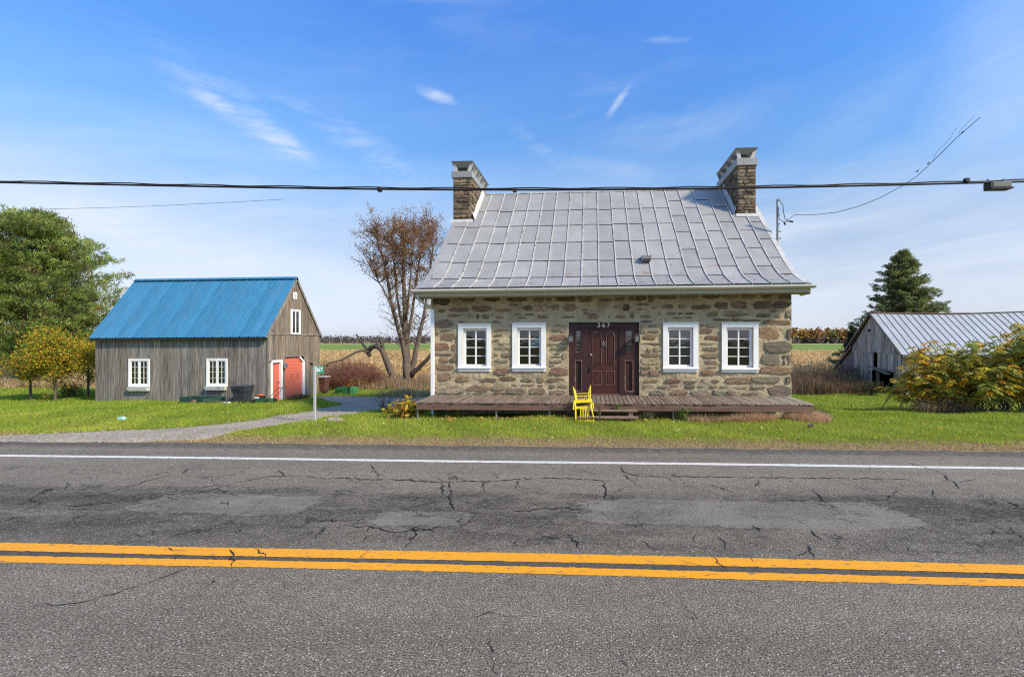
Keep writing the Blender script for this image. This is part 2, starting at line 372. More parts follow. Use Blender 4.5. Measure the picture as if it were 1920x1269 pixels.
M['barnwood'] = worn('weathered_boards', (0.235, 0.21, 0.18), 0.9, 0.75, 1.6, stretch=(14, 14, 0.8), dirt=(0.09, 0.07, 0.055), dirt_amt=0.7, bmp=0.8, bdist=0.008, objcol=True)
M['blue'] = worn('blue_roof_paint', (0.038, 0.19, 0.34), 0.5, 0.16, 1.6, stretch=(2.5, .8, .8), dirt=(0.07, 0.19, 0.29), dirt_amt=0.6, bmp=0.05, objcol=True)
M['coral'] = worn('coral_paint', (0.64, 0.155, 0.095), 0.65, 0.12, 3, stretch=(1, 1, 4), bmp=0.35, bdist=0.01, dirt=(0.50, 0.10, 0.07), dirt_amt=0.5)
M['shedroof'] = worn('tin_roof', (0.36, 0.38, 0.40), 0.5, 0.12, 1.2, metal=0.1, dirt=(0.33, 0.31, 0.29), dirt_amt=0.4)
M['rust'] = worn('rusty_metal', (0.24, 0.15, 0.11), 0.8, 0.35, 3)
# ------------------------------------------------------------------ ground sheets
def grid_sheet(name, xs, ys, mat, kind='structure', zoff=0.0, label=None):
    X, Y = np.meshgrid(xs, ys); Z = gz(X, Y) + zoff
    V = np.stack([X, Y, Z], -1).reshape(-1, 3); nx, ny = len(xs), len(ys)
    i = (np.arange(ny - 1)[:, None] * nx + np.arange(nx - 1)[None, :]).ravel()
    F = np.stack([i, i + 1, i + nx + 1, i + nx], -1)
    o = np_mesh(name, V, F, mat, smooth=True); o['kind'] = kind
    if label: o['label'] = label
    return o
def far_axis(inner, step, outer, sgn=None):
    a = list(np.arange(-inner, inner + 1e-6, step)); b = []; s = step; x = inner
    while x < outer: s *= 1.35; x += s; b.append(x)
    return np.array([-q for q in reversed(b)] + a + b)
def lawn_mat():
    m, t, p = base_mat('lawn_ground', 0.95, 0.1)
    tc = t.n('ShaderNodeTexCoord'); v = tc.outputs['Object']
    n = t.noise(v, 0.5, 6, 0.6); n2 = t.noise(v, 18, 6, 0.7)
    c = t.ramp(n, [(0.3, (0.13, 0.18, 0.02)), (0.7, (0.22, 0.27, 0.03))])
    c = t.mix(t.ramp(n2, [(0.45, 0.0), (0.7, 0.6)]), c, (0.06, 0.08, 0.02))
    sep = t.n('ShaderNodeSeparateXYZ'); t.l(v, sep.inputs[0])
    yy = t.math('ADD', sep.outputs['Y'], t.math('MULTIPLY', t.math('SUBTRACT', t.noise(v, 1.4, 6, 0.7), 0.5), 1.6))
    dry = t.ramp(t.math('MULTIPLY', yy, 0.05), [(0.455, 1.0), (0.50, 0.0)])
    c = t.mix(dry, c, (0.30, 0.22, 0.12))
    t.l(c, p.inputs['Base Color']); bump(t, p, n2, 0.8, 0.04); return m
def field_mat(name, a, b, sc=0.3, stretch=(0.15, 1, 1)):
    m, t, p = base_mat(name, 0.95, 0.1); tc = t.n('ShaderNodeTexCoord')
    n = t.noise(t.mapping(tc.outputs['Object'], scale=stretch), sc, 8, 0.65); t.l(t.ramp(n, [(0.3, a), (0.7, b)]), p.inputs['Base Color']); return m
xs = far_axis(40, 0.5, 2500)
grid_sheet('ground', far_axis(20, 4, 2500), np.array([-2500, -800, -200, -60, -20, -5, 0, 5, 8.0, 8.5]), field_mat('verge_ground', (0.10, 0.10, 0.03), (0.16, 0.13, 0.06)), zoff=-0.02)
grid_sheet('lawn', xs, np.arange(8.5, 29.01, 0.25), lawn_mat())
grid_sheet('corn_field', xs, np.concatenate([np.arange(29, 60, 1.0), np.arange(60, 111, 10.0)]), field_mat('dry_field_soil', (0.26, 0.185, 0.09), (0.42, 0.31, 0.16), 0.6))
grid_sheet('green_field', xs, np.array([110, 150, 200, 300, 400.0, 445]), field_mat('green_field_crop', (0.13, 0.21, 0.035), (0.20, 0.27, 0.06), 0.05))
grid_sheet('far_field', xs, np.array([445, 500, 700, 1200, 2500.0]), field_mat('far_tan_field', (0.36, 0.27, 0.15), (0.44, 0.34, 0.2), 0.05))

# ------------------------------------------------------------------ road
def asphalt_mat():
    m, t, p = base_mat('old_asphalt', 0.85, 0.25)
    tc = t.n('ShaderNodeTexCoord'); v = tc.outputs['Object']
    sep = t.n('ShaderNodeSeparateXYZ'); t.l(v, sep.inputs[0]); y = sep.outputs['Y']
    agg = t.noise(v, 72, 3, 0.7); agg2 = t.voro(v, 52, 'F1', 'Color'); s2 = t.n('ShaderNodeSeparateColor'); t.l(agg2, s2.inputs[0])
    d2 = t.voro(v, 52)
    big = t.noise(v, 0.6, 6, 0.6); band = t.noise(t.mapping(v, scale=(0.05, 1.4, 1)), 1.3, 4, 0.5)
    c = t.ramp(big, [(0.3, (0.160, 0.137, 0.104)), (0.7, (0.207, 0.179, 0.138))])
    c = t.mix(1.0, c, t.ramp(band, [(0.3, 0.85), (0.7, 1.15)]), 'MULTIPLY')
    blot = t.noise(v, 11, 7, 0.75); c = t.mix(1.0, c, t.ramp(blot, [(0.32, 0.74), (0.68, 1.2)]), 'MULTIPLY')
    c = t.mix(1.0, c, t.ramp(agg, [(0.36, 0.22), (0.5, 0.95), (0.62, 1.85)]), 'MULTIPLY')
    stones = t.math('MULTIPLY', t.ramp(s2.outputs[0], [(0.80, 0.0), (0.84, 1.0)]), t.ramp(d2, [(0.34, 1.0), (0.46, 0.0)]))
    c = t.mix(t.math('MULTIPLY', stones, 0.85), c, (0.50, 0.46, 0.40))
    # wheel path where the binder has ravelled and broken up, between 4.6 and 6.6 m
    warp = t.math('ADD', y, t.math('MULTIPLY', t.math('SUBTRACT', t.noise(t.mapping(v, scale=(0.45, 1, 1)), 1.0, 6, 0.65), 0.5), 1.3))
    yb = t.math('MULTIPLY', warp, 0.1)
    bandm = t.math('MULTIPLY', t.ramp(yb, [(0.40, 0.10), (0.46, 0.45), (0.53, 0.70), (0.585, 1.0), (0.60, 0.8), (0.63, 0.0)]), t.ramp(t.noise(t.mapping(v, scale=(0.35, 0.8, 1)), 0.9, 5, 0.6), [(0.36, 0.25), (0.60, 1.0)]))
    rav = t.math('MULTIPLY', t.ramp(t.noise(t.mapping(v, scale=(0.6, 1, 1)), 26, 6, 0.8), [(0.44, 0.0), (0.56, 1.0)]), t.ramp(t.noise(t.mapping(v, scale=(0.4, 1, 1)), 2.6, 6, 0.7), [(0.40, 0.15), (0.58, 1.0)]))
    c = t.mix(t.math('MULTIPLY', bandm, 0.32), c, (0.050, 0.047, 0.043))
    sq = t.math('MULTIPLY', t.ramp(t.noise(t.mapping(v, scale=(0.55, 1, 1)), 11, 8, 0.8), [(0.555, 0.0), (0.60, 1.0)]), bandm)
    c = t.mix(sq, c, (0.014, 0.013, 0.012))
    c = t.mix(t.math('MULTIPLY', t.math('MULTIPLY', bandm, rav), 0.92), c, (0.018, 0.017, 0.015))
    c = t.mix(t.ramp(t.math('ABSOLUTE', t.math('SUBTRACT', y, 4.135)), [(0.05, 0.62), (0.07, 0.0)]), c, (0.04, 0.037, 0.034))
    # thin skim patches, feathered into the old surface
    for (pu0, pu1, pv0, pv1) in ((245, 590, 925, 964), (700, 882, 957, 986), (1095, 1700, 937, 988)):
        pa, pb = on_road((pu0 + pu1) / 2, pv1), on_road((pu0 + pu1) / 2, pv0); cx = (pa.x + pb.x) / 2; cy = (pa.y + pb.y) / 2; hy = (pb.y - pa.y) / 2
        hx = (on_road(pu1, (pv0 + pv1) / 2).x - on_road(pu0, (pv0 + pv1) / 2).x) / 2
        dx_ = t.math('ABSOLUTE', t.math('DIVIDE', t.math('SUBTRACT', sep.outputs['X'], cx), hx)); dy_ = t.math('ABSOLUTE', t.math('DIVIDE', t.math('SUBTRACT', y, cy), hy))
        dd_ = t.math('ADD', t.math('POWER', dx_, 4.5), t.math('POWER', dy_, 3.0))
        dd_ = t.math('ADD', dd_, t.math('MULTIPLY', t.math('SUBTRACT', t.noise(t.mapping(v, scale=(0.55, 1, 1), loc=(pu0 * .01, 0, 0)), 2.4, 10, 0.70), 0.5), 4.2))
        pm = t.ramp(t.math('MULTIPLY', dd_, 0.5), [(0.47, 1.0), (0.505, 0.0)])
        pc = t.mix(1.0, t.ramp(t.noise(v, 1.8, 8, 0.65), [(0.3, (0.19, 0.170, 0.140)), (0.7, (0.24, 0.214, 0.176))]), t.ramp(agg, [(0.36, 0.6), (0.5, 1.0), (0.62, 1.3)]), 'MULTIPLY')
        scar = t.ramp(t.noise(t.mapping(v, scale=(0.4, 1, 1)), 6, 8, 0.78), [(0.64, 0.0), (0.68, 0.9)])
        pc = t.mix(scar, pc, (0.035, 0.033, 0.030)); c = t.mix(pm, c, pc)
        edge = t.math('MULTIPLY', t.ramp(t.math('MULTIPLY', dd_, 0.5), [(0.46, 0.0), (0.52, 1.0), (0.72, 0.0)]), t.ramp(t.noise(v, 7, 8, 0.8), [(0.5, 0.0), (0.6, 1.0)]))
        c = t.mix(edge, c, (0.03, 0.028, 0.026))
    # crazing: two sizes of ragged fissures
    wv = t.noise(v, 2.5, 6, 0.7, out=1); wa = t.n('ShaderNodeVectorMath', operation='MULTIPLY_ADD'); t.l(wv, wa.inputs[0]); wa.inputs[1].default_value = (0.8, 0.8, 0.0); t.l(v, wa.inputs[2])
    e = t.voro(t.mapping(wa.outputs[0], scale=(0.55, 1, 1)), 1.9, 'DISTANCE_TO_EDGE')
    em = t.math('MULTIPLY', t.ramp(e, [(0.0, 1.0), (0.018, 0.0)]), t.ramp(t.noise(v, 1.3, 5, 0.65), [(0.43, 0.0), (0.53, 1.0)]))
    inner = t.ramp(yb, [(0.30, 0.12), (0.43, 0.4), (0.47, 1.0), (0.70, 0.9), (0.76, 0.1)])
    c = t.mix(t.math('MULTIPLY', em, inner), c, (0.018, 0.017, 0.016))
    e2 = t.voro(t.mapping(wa.outputs[0], scale=(0.8, 1, 1)), 6.5, 'DISTANCE_TO_EDGE')
    em2 = t.math('MULTIPLY', t.math('MULTIPLY', t.ramp(e2, [(0.0, 1.0), (0.035, 0.0)]), t.ramp(t.noise(v, 2.0, 5, 0.7), [(0.44, 0.0), (0.54, 0.9)])), bandm)
    c = t.mix(em2, c, (0.02, 0.019, 0.018))
    # crumbled dark shoulder edge
    yb2 = t.math('MULTIPLY', t.math('ADD', y, t.math('MULTIPLY', t.math('SUBTRACT', t.noise(v, 3.0, 6, 0.7), 0.5), 0.5)), 0.1)
    sh = t.ramp(yb2, [(0.825, 0.0), (0.85, 0.85)])
    c = t.mix(t.math('MULTIPLY', sh, t.ramp(t.noise(v, 9, 7, 0.7), [(0.35, 0.2), (0.6, 1.0)])), c, (0.060, 0.050, 0.042))
    t.l(c, p.inputs['Base Color'])
    h = t.math('ADD', t.math('MULTIPLY', agg, 0.6), t.math('SUBTRACT', t.math('MULTIPLY', stones, 0.5), t.math('MULTIPLY', t.math('MULTIPLY', bandm, rav), 0.9)))
    bump(t, p, h, 1.0, 0.016); return m
M['asphalt'] = asphalt_mat()
xr = far_axis(16, 0.25, 2400)
def jag(x, s, a): return a * (np.sin(x * 3.1 + s) * 0.4 + np.sin(x * 7.7 + 2 * s) * 0.3 + np.sin(x * 17.3 + 3 * s) * 0.3)
ysr = np.array([-4.2, -2, 0, 2, 3.0, 4, 5, 6, 7, 8, 8.6, 8.95]); Xr, Yr = np.meshgrid(xr, ysr)
Yr[-1] += jag(xr, 1.0, 0.10); Zr = np.zeros_like(Xr); Zr[-1] = -0.03
Vr = np.stack([Xr, Yr, Zr], -1).reshape(-1, 3); nx = len(xr)
ii = (np.arange(len(ysr) - 1)[:, None] * nx + np.arange(nx - 1)[None, :]).ravel()
np_mesh('road', Vr, np.stack([ii, ii + 1, ii + nx + 1, ii + nx], -1), M['asphalt'])['kind'] = 'structure'

def paint_mat(name, col, wear, dark=(0.10, 0.09, 0.08)):
    m, t, p = base_mat(name, 0.6, 0.3); tc = t.n('ShaderNodeTexCoord'); v = tc.outputs['Object']
    n = t.noise(t.mapping(v, scale=(0.45, 1.5, 1)), 14, 9, 0.75); n3 = t.noise(v, 1.2, 3)
    c = t.mix(t.ramp(n3, [(0.3, 0.0), (0.7, 0.5)]), col, tuple(q * 0.86 for q in col))
    c = t.mix(t.ramp(n, [(wear, 0.0), (wear + 0.05, 0.85)]), c, dark)
    sp = t.noise(v, 95, 3, 0.7); c = t.mix(1.0, c, t.ramp(sp, [(0.3, 0.78), (0.6, 1.05)]), 'MULTIPLY')
    t.l(c, p.inputs['Base Color']); bump(t, p, sp, 0.5, 0.01); return m
M['yline'] = paint_mat('yellow_road_paint', (0.85, 0.36, 0.015), 0.575)
M['wline'] = paint_mat('white_road_paint', (0.72, 0.69, 0.62), 0.57)
def stripe(name, y0, y1, mat, seed):
    xs_ = np.concatenate([np.array([-900, -300, -100, -40.]), np.arange(-22, 22.01, 0.04), np.array([40, 100, 300, 900.])])
    j = rng.normal(0, 0.0035, (2, len(xs_))); w = 0.012 * np.sin(xs_ * 0.7 + seed)
    a = np.stack([xs_, y0 + w + j[0], np.full_like(xs_, 0.004)], -1); b = np.stack([xs_, y1 + w + j[1], np.full_like(xs_, 0.004)], -1)
    V = np.concatenate([a, b]); n = len(xs_); i = np.arange(n - 1)
    np_mesh(name, V, np.stack([i, i + 1, n + i + 1, n + i], -1), mat)['kind'] = 'structure'
stripe('white_edge_line', 7.57, 7.70, M['wline'], 0.3)
stripe('yellow_centre_line', 4.18, 4.345, M['yline'], 1.4)
stripe('yellow_centre_line', 3.965, 4.09, M['yline'], 2.6)

# cracks: thin open fissures traced on the carriageway
M['crack'] = worn('crack_filler', (0.016, 0.015, 0.014), 0.95, 0.3, 20)
cracks = [[(845, 902), (843, 915), (848, 925), (842, 935), (845, 948), (850, 957)], [(600, 898), (640, 897), (700, 899), (760, 900), (800, 903), (840, 904), (880, 902), (920, 903), (960, 899), (1010, 897), (1060, 897), (1130, 900)],
          [(1130, 900), (1134, 912), (1137, 925), (1132, 935), (1138, 938)], [(694, 870), (703, 884), (711, 893), (709, 899)], [(170, 932), (210, 922), (250, 910), (290, 898), (330, 888)],
          [(300, 928), (360, 927), (400, 918), (440, 906)], [(440, 906), (490, 895), (533, 893), (525, 882)], [(533, 893), (570, 892), (610, 898)], [(60, 1138), (110, 1136), (160, 1128), (220, 1112), (280, 1090), (330, 1074), (360, 1064)],
          [(372, 1108), (395, 1095), (415, 1080), (432, 1070)], [(720, 1105), (733, 1090), (742, 1080)], [(760, 1030), (768, 1016), (778, 1000), (772, 990), (800, 983)], [(650, 985), (700, 990), (740, 998), (800, 992), (850, 985)],
          [(600, 977), (650, 978), (690, 972)], [(960, 960), (1020, 953), (1060, 952), (1100, 958)], [(1065, 1000), (1075, 1015), (1090, 1035)], [(1160, 872), (1170, 885), (1200, 894), (1240, 893), (1270, 905)],
          [(1330, 908), (1355, 915), (1378, 925)], [(1250, 893), (1330, 894), (1420, 895), (1500, 896), (1600, 897), (1720, 900)], [(1520, 914), (1535, 930), (1552, 942)], [(1410, 983), (1425, 997), (1440, 1008)],
          [(1350, 1005), (1356, 1020), (1362, 1032)], [(1515, 990), (1530, 1004), (1550, 1018)], [(1508, 1020), (1520, 1034), (1530, 1050)], [(1695, 1020), (1710, 1035), (1740, 1047)], [(905, 1190), (918, 1215), (920, 1245), (928, 1269)],
          [(1095, 1135), (1108, 1150)], [(1165, 1215), (1170, 1240), (1178, 1269)], [(1270, 1130), (1300, 1150), (1320, 1172)], [(1440, 1228), (1455, 1248), (1475, 1262)], [(1280, 1150), (1310, 1168)], [(880, 1160), (930, 1150), (975, 1160)],
          [(1700, 866), (1760, 884), (1800, 915), (1830, 920)], [(1800, 905), (1830, 898)], [(0, 980), (30, 970), (60, 966)], [(120, 950), (190, 945), (250, 935)], [(480, 1250), (500, 1243)], [(1880, 935), (1920, 955)], [(1330, 1040), (1345, 1055), (1360, 1066)]]
for _ in range(40):
    u0, v0 = random.uniform(0, 1920), random.choice([random.uniform(985, 1040), random.uniform(985, 1040), random.uniform(880, 945)])
    L_ = random.uniform(8, 26) * (v0 - 639) / 330; a_ = random.choice([random.gauss(60, 18), random.gauss(130, 15), random.gauss(10, 10)]); q_ = [(u0, v0)]
    for k in range(3): a_ += random.gauss(0, 22); q_.append((q_[-1][0] + L_ * .6 * math.cos(R(a_)), q_[-1][1] + L_ * .45 * math.sin(R(a_))))
    cracks.append(q_)
cv, cf = [], []
for pl in cracks:
    P = [on_road(u, v) for u, v in pl]; Q = [P[0]]
    for a, b in zip(P, P[1:]):
        n = max(1, int((b - a).length / 0.05)); off = 0
        for k in range(1, n + 1): Q.append(a.lerp(b, k / n) + Vector((random.gauss(0, 0.014), random.gauss(0, 0.018), 0)))
    near = P[0].y < 4.2
    wb = (0.0032 if near else 0.0065) * random.uniform(0.8, 1.4)
    for k, q in enumerate(Q):
        d = (Q[min(k + 1, len(Q) - 1)] - Q[max(k - 1, 0)]); nrm = Vector((-d.y, d.x, 0)); nrm = nrm.normalized() if nrm.length > 0 else Vector((0, 1, 0))
        w = wb * (0.25 + random.random() * 1.6) * min(1, (min(k, len(Q) - 1 - k) + 0.3) / 3)
        cv += [(q.x + nrm.x * w, q.y + nrm.y * w, 0.0062), (q.x - nrm.x * w, q.y - nrm.y * w, 0.0062)]
        if k: i = len(cv) - 4; cf.append((i, i + 1, i + 3, i + 2))
np_mesh('road_cracks', cv, cf, M['crack'])['kind'] = 'stuff'

# ------------------------------------------------------------------ gravel drive
def gravel_mat():
    m, t, p = base_mat('gravel', 0.95, 0.15); tc = t.n('ShaderNodeTexCoord'); v = tc.outputs['Object']
    c = t.ramp(t.noise(v, 0.9, 9, 0.7), [(0.3, (0.27, 0.23, 0.175)), (0.7, (0.46, 0.39, 0.30))])
    a = t.voro(v, 45, 'F1', 'Color'); s = t.n('ShaderNodeSeparateColor'); t.l(a, s.inputs[0])
    c = t.mix(1.0, c, t.ramp(s.outputs[0], [(0.0, 0.6), (0.6, 1.0), (1.0, 1.45)]), 'MULTIPLY')
    t.l(c, p.inputs['Base Color']); bump(t, p, t.noise(v, 30, 8, 0.8), 0.6, 0.02); return m
M['gravel'] = gravel_mat()
La = [(-260, 822), (0, 817), (150, 812), (300, 804), (430, 793), (500, 784), (560, 775), (610, 765), (640, 757), (600, 747), (560, 742)]
Ra = [(-260, 836), (0, 836), (200, 833), (385, 826), (450, 808), (520, 797), (590, 788), (660, 778), (720, 768), (800, 752), (840, 744)]
def resample(P, n):
    d = [0]
    for a, b in zip(P, P[1:]): d.append(d[-1] + (b - a).length)
    out = []
    for k in range(n):
        s = d[-1] * k / (n - 1); j = 0
        while j < len(d) - 2 and d[j + 1] < s: j += 1
        out.append(P[j].lerp(P[j + 1], (s - d[j]) / max(1e-6, d[j + 1] - d[j])))
    return out
def drive():
    L = resample([on_ground(*q) for q in La], 90); Rr = resample([on_ground(*q) for q in Ra], 90)
    V = []; nc = 14
    for k, (a, b) in enumerate(zip(L, Rr)):
        for j in range(nc):
            t_ = j / (nc - 1)
            if j in (0, nc - 1): t_ += random.gauss(0, 0.02)
            q = a.lerp(b, t_); z = gzf(q.x, q.y) + (0.018 if 0 < j < nc - 1 else -0.012)
            V.append((q.x, q.y, z))
    F = [(k * nc + j, k * nc + j + 1, (k + 1) * nc + j + 1, (k + 1) * nc + j) for k in range(89) for j in range(nc - 1)]
    F = [f[::-1] for f in F]
    np_mesh('gravel_driveway', V, F, M['gravel'], smooth=True)['kind'] = 'structure'
    return [(a.x, a.y) for a in L] + [(b.x, b.y) for b in reversed(Rr)]
DRIVE = np.array(drive())
def in_poly(P, x, y):
    inside = np.zeros(len(x), bool); n = len(P); j = n - 1
    for i in range(n):
        xi, yi = P[i]; xj, yj = P[j]
        c = ((yi > y) != (yj > y)) & (x < (xj - xi) * (y - yi) / (yj - yi + 1e-12) + xi); inside ^= c; j = i
    return inside
# loose stones where the drive meets the road
def pebbles():
    v, f = [], []
    n = 1500; t_ = rng.random(n); idx = (t_ ** 1.6 * 60).astype(int)
    for k in range(n):
        a = DRIVE[idx[k]]; b = DRIVE[len(DRIVE) - 1 - idx[k]]; s = rng.random(); x, y = a * (1 - s) + b * s
        r = 0.01 + 0.02 * rng.random() ** 2; z = gzf(x, y) + 0.024
        i = len(v); v += [(x - r, y, z), (x, y - r * 0.8, z), (x + r * 1.2, y + r * 0.2, z), (x, y + r, z), (x, y, z + r * 0.9)]
        f += [(i, i + 1, i + 4), (i + 1, i + 2, i + 4), (i + 2, i + 3, i + 4), (i + 3, i, i + 4)]
    np_mesh('loose_gravel', v, f, worn('gravel_stones', (0.32, 0.29, 0.25), 0.9, 0.5, 30))['kind'] = 'stuff'
pebbles()
# ------------------------------------------------------------------ stone house
D = 14.2; YE = 13.6; YRIDGE = 19.2; YB = 24.2
WL, WR = at(808, 700, D).x, at(1484, 700, D).x            # wall corners
HX = (WL + WR) / 2
e1, e2 = at(778, 541, YE), at(1521, 529, YE)
XL, XRr = e1.x, e2.x
TILT = (e2.z - e1.z) / (e2.x - e1.x) * 0.75; ZE = (e1.z + e2.z) / 2 - 0.02
_py = np.array([13.6, 14.0, 14.3, 14.55, 14.8, 15.1, 15.5, 16.2, 17.5, 19.2]); _pz = np.array([0.0, .145, .275, .41, .58, .82, 1.17, 1.80, 2.97, 4.52])
PZ_SCALE = 1.0
def prof(Y): return ZE + np.interp(Y, _py, _pz) * PZ_SCALE
def rp(X, Y, lift=0.0): return Vector((X, Y, float(prof(Y)) + TILT * (X - HX) + lift))
HOUSE = thing('stone_house', (HX, D, gzf(HX, D)), 'old fieldstone cottage with grey metal bell-cast roof and two stone chimneys', 'house')
zwt_l, zwt_r = at(808, 553, D).z + .1, at(1484, 545, D).z + .1
def wtop(X): return zwt_l + (zwt_r - zwt_l) * (X - WL) / (WR - WL)
ZB = -1.3
# openings (pixel rectangles on the wall face): outer casing l, r, top, sill, bottom / glass l, r, top, bottom
WIN = [dict(o=(859.6, 920.8, 606.7, 688.3, 695.8), i=(869, 913, 615.8, 686), g=(873.2, 910, 620, 683)),
       dict(o=(960.8, 1023.3, 605, 688.3, 695.8), i=(970.2, 1015, 614.5, 686), g=(974, 1011, 619, 682.8)),
       dict(o=(1243, 1309.0, 604.3, 689.5, 697), i=(1251.5, 1299.5, 613.5, 687.5), g=(1255, 1294.5, 618.5, 683.7)),
       dict(o=(1352.7, 1421.3, 604.3, 690.8, 697.8), i=(1361.5, 1412, 613.5, 689), g=(1365, 1406, 618.5, 684.8))]
def wx(u): return at(u, 650, D).x
def wz(u, v): return at(u, v, D).z
holes = []
for w in WIN:
    uc = (w['o'][0] + w['o'][1]) / 2
    holes.append((wx(w['i'][0]) + .01, wx(w['i'][1]) - .01, wz(uc, w['i'][3]) + .01, wz(uc, w['i'][2]) - .01))
DU0, DU1 = 1066.5, 1198.5
DX0, DX1, DZ0, DZ1 = wx(DU0), wx(DU1), wz(1132, 741.5), wz(1132, 604)
holes.append((DX0, DX1, DZ0 - .1, DZ1))
def wall_mesh():
    xs_ = sorted(set([WL, WR] + [h[0] for h in holes] + [h[1] for h in holes])); zs_ = sorted(set([ZB] + [h[2] for h in holes] + [h[3] for h in holes]))
    def refine(a, st):
        o = [a[0]]
        for p, q in zip(a, a[1:]):
            n = max(1, int(round((q - p) / st))); o += [p + (q - p) * k / n for k in range(1, n + 1)]
        return o
    xs_ = refine(xs_, 0.09); zs_ = refine(zs_ + [3.2], 0.09)
    mb = MB(); idx = {}
    def hole(x, z): return any(h[0] - 1e-6 < x < h[1] + 1e-6 and h[2] - 1e-6 < z < h[3] + 1e-6 for h in holes)
    def near_edge(x, z): return any(abs(x - h[0]) < 1e-5 or abs(x - h[1]) < 1e-5 or abs(z - h[2]) < 1e-5 or abs(z - h[3]) < 1e-5 for h in holes)
    def vid(i, j):
        if (i, j) not in idx:
            x, z = xs_[i], zs_[j]
            dy = 0 if near_edge(x, z) else 0.022 * (math.sin(x * 5.1 + z * 3.3) * math.sin(z * 7.7 - x * 2.1) + random.uniform(-.5, .5))
            if j == len(zs_) - 1: z = wtop(x)
            idx[(i, j)] = len(mb.v); mb.v.append(Vector((x, D + dy, z)))
        return idx[(i, j)]
    for i in range(len(xs_) - 1):
        for j in range(len(zs_) - 1):
            if not hole((xs_[i] + xs_[i + 1]) / 2, (zs_[j] + zs_[j + 1]) / 2): mb.f.append((vid(i, j), vid(i + 1, j), vid(i + 1, j + 1), vid(i, j + 1)))
    for h in holes:   # reveals
        x0, x1, z0, z1 = h; y0, y1 = D, D + .42
        mb.quad((x0, y0, z0), (x0, y0, z1), (x0, y1, z1), (x0, y1, z0)); mb.quad((x1, y0, z1), (x1, y0, z0), (x1, y1, z0), (x1, y1, z1))
        mb.quad((x0, y0, z1), (x1, y0, z1), (x1, y1, z1), (x0, y1, z1)); mb.quad((x1, y0, z0), (x0, y0, z0), (x0, y1, z0), (x1, y1, z0))
    # inner skin of the front wall
    X = sorted(set([WL + .42, WR - .42] + [h[0] for h in holes] + [h[1] for h in holes])); Z = sorted(set([ZB, 3.0] + [h[2] for h in holes] + [h[3] for h in holes]))
    for i in range(len(X) - 1):
        for j in range(len(Z) - 1):
            if not hole((X[i] + X[i + 1]) / 2, (Z[j] + Z[j + 1]) / 2): mb.quad((X[i + 1], D + .42, Z[j]), (X[i], D + .42, Z[j]), (X[i], D + .42, Z[j + 1]), (X[i + 1], D + .42, Z[j + 1]))
    # gables
    for X_, s in ((WL, -1), (WR, 1)):
        ys = [D, 15.1, 16.5, 17.5, 19.2]; prev = None
        for y in ys:
            zt = float(prof(y)) + TILT * (X_ - HX) - .09
            if prev: mb.quad((X_, prev[0], ZB), (X_, y, ZB), (X_, y, zt), (X_, prev[0], prev[1]))
            prev = (y, zt)
        for (ya, yb) in ((19.2, 21.8), (21.8, YB)):
            fz = lambda y: float(prof(38.4 - y)) + TILT * (X_ - HX) - .09
            mb.quad((X_, ya, ZB), (X_, yb, ZB), (X_, yb, fz(yb)), (X_, ya, fz(ya)))
    return mb
wall_mesh().build('wall', M['mortar'], HOUSE)
# back wall with two window openings in line with the second front window
mb = MB(); bo = []
for u0, u1 in ((982, 990.5), (995.5, 1007)):
    a, b = at(u0, 672, YB), at(u1, 631, YB); bo.append((a.x, b.x, a.z, b.z))
zb0, zb1 = min(bo[0][2], bo[1][2]), max(bo[0][3], bo[1][3]); xc = [WL, bo[0][0], bo[0][1], bo[1][0], bo[1][1], WR]
for k in range(5):
    if k in (1, 3): mb.box(xc[k], xc[k + 1], YB, YB + .3, ZB, zb0); mb.box(xc[k], xc[k + 1], YB, YB + .3, zb1, 3.9)
    else: mb.box(xc[k] + .001, xc[k + 1] - .001, YB, YB + .3, ZB, 3.9)
mb.build('back_wall', M['room'], HOUSE)
mb = MB(); mb.box(WL + .42, WR - .42, D + .43, YB, DZ0 - .25, DZ0 - .05).build('floorboards', M['room'], HOUSE)
mb = MB(); mb.box(WL + .05, WR - .05, D + .43, YB, 3.05, 3.2).build('upper_floor', M['room'], HOUSE)
mb = MB(); xi1, xi2, xi3 = wx(940), wx(1040), wx(1330)
for X_ in (xi1, xi2, xi3): mb.box(X_ - .06, X_ + .06, D + .5, YB, DZ0 - .04, 3.04)
mb.build('partition', M['room'], HOUSE)
mb = MB()
for X_ in (xi1 + .4,): mb.box(wx(975), wx(1035), 20.0, 20.6, DZ0 - .04, DZ0 + .8)
mb.build('counter', M['dark'], HOUSE)

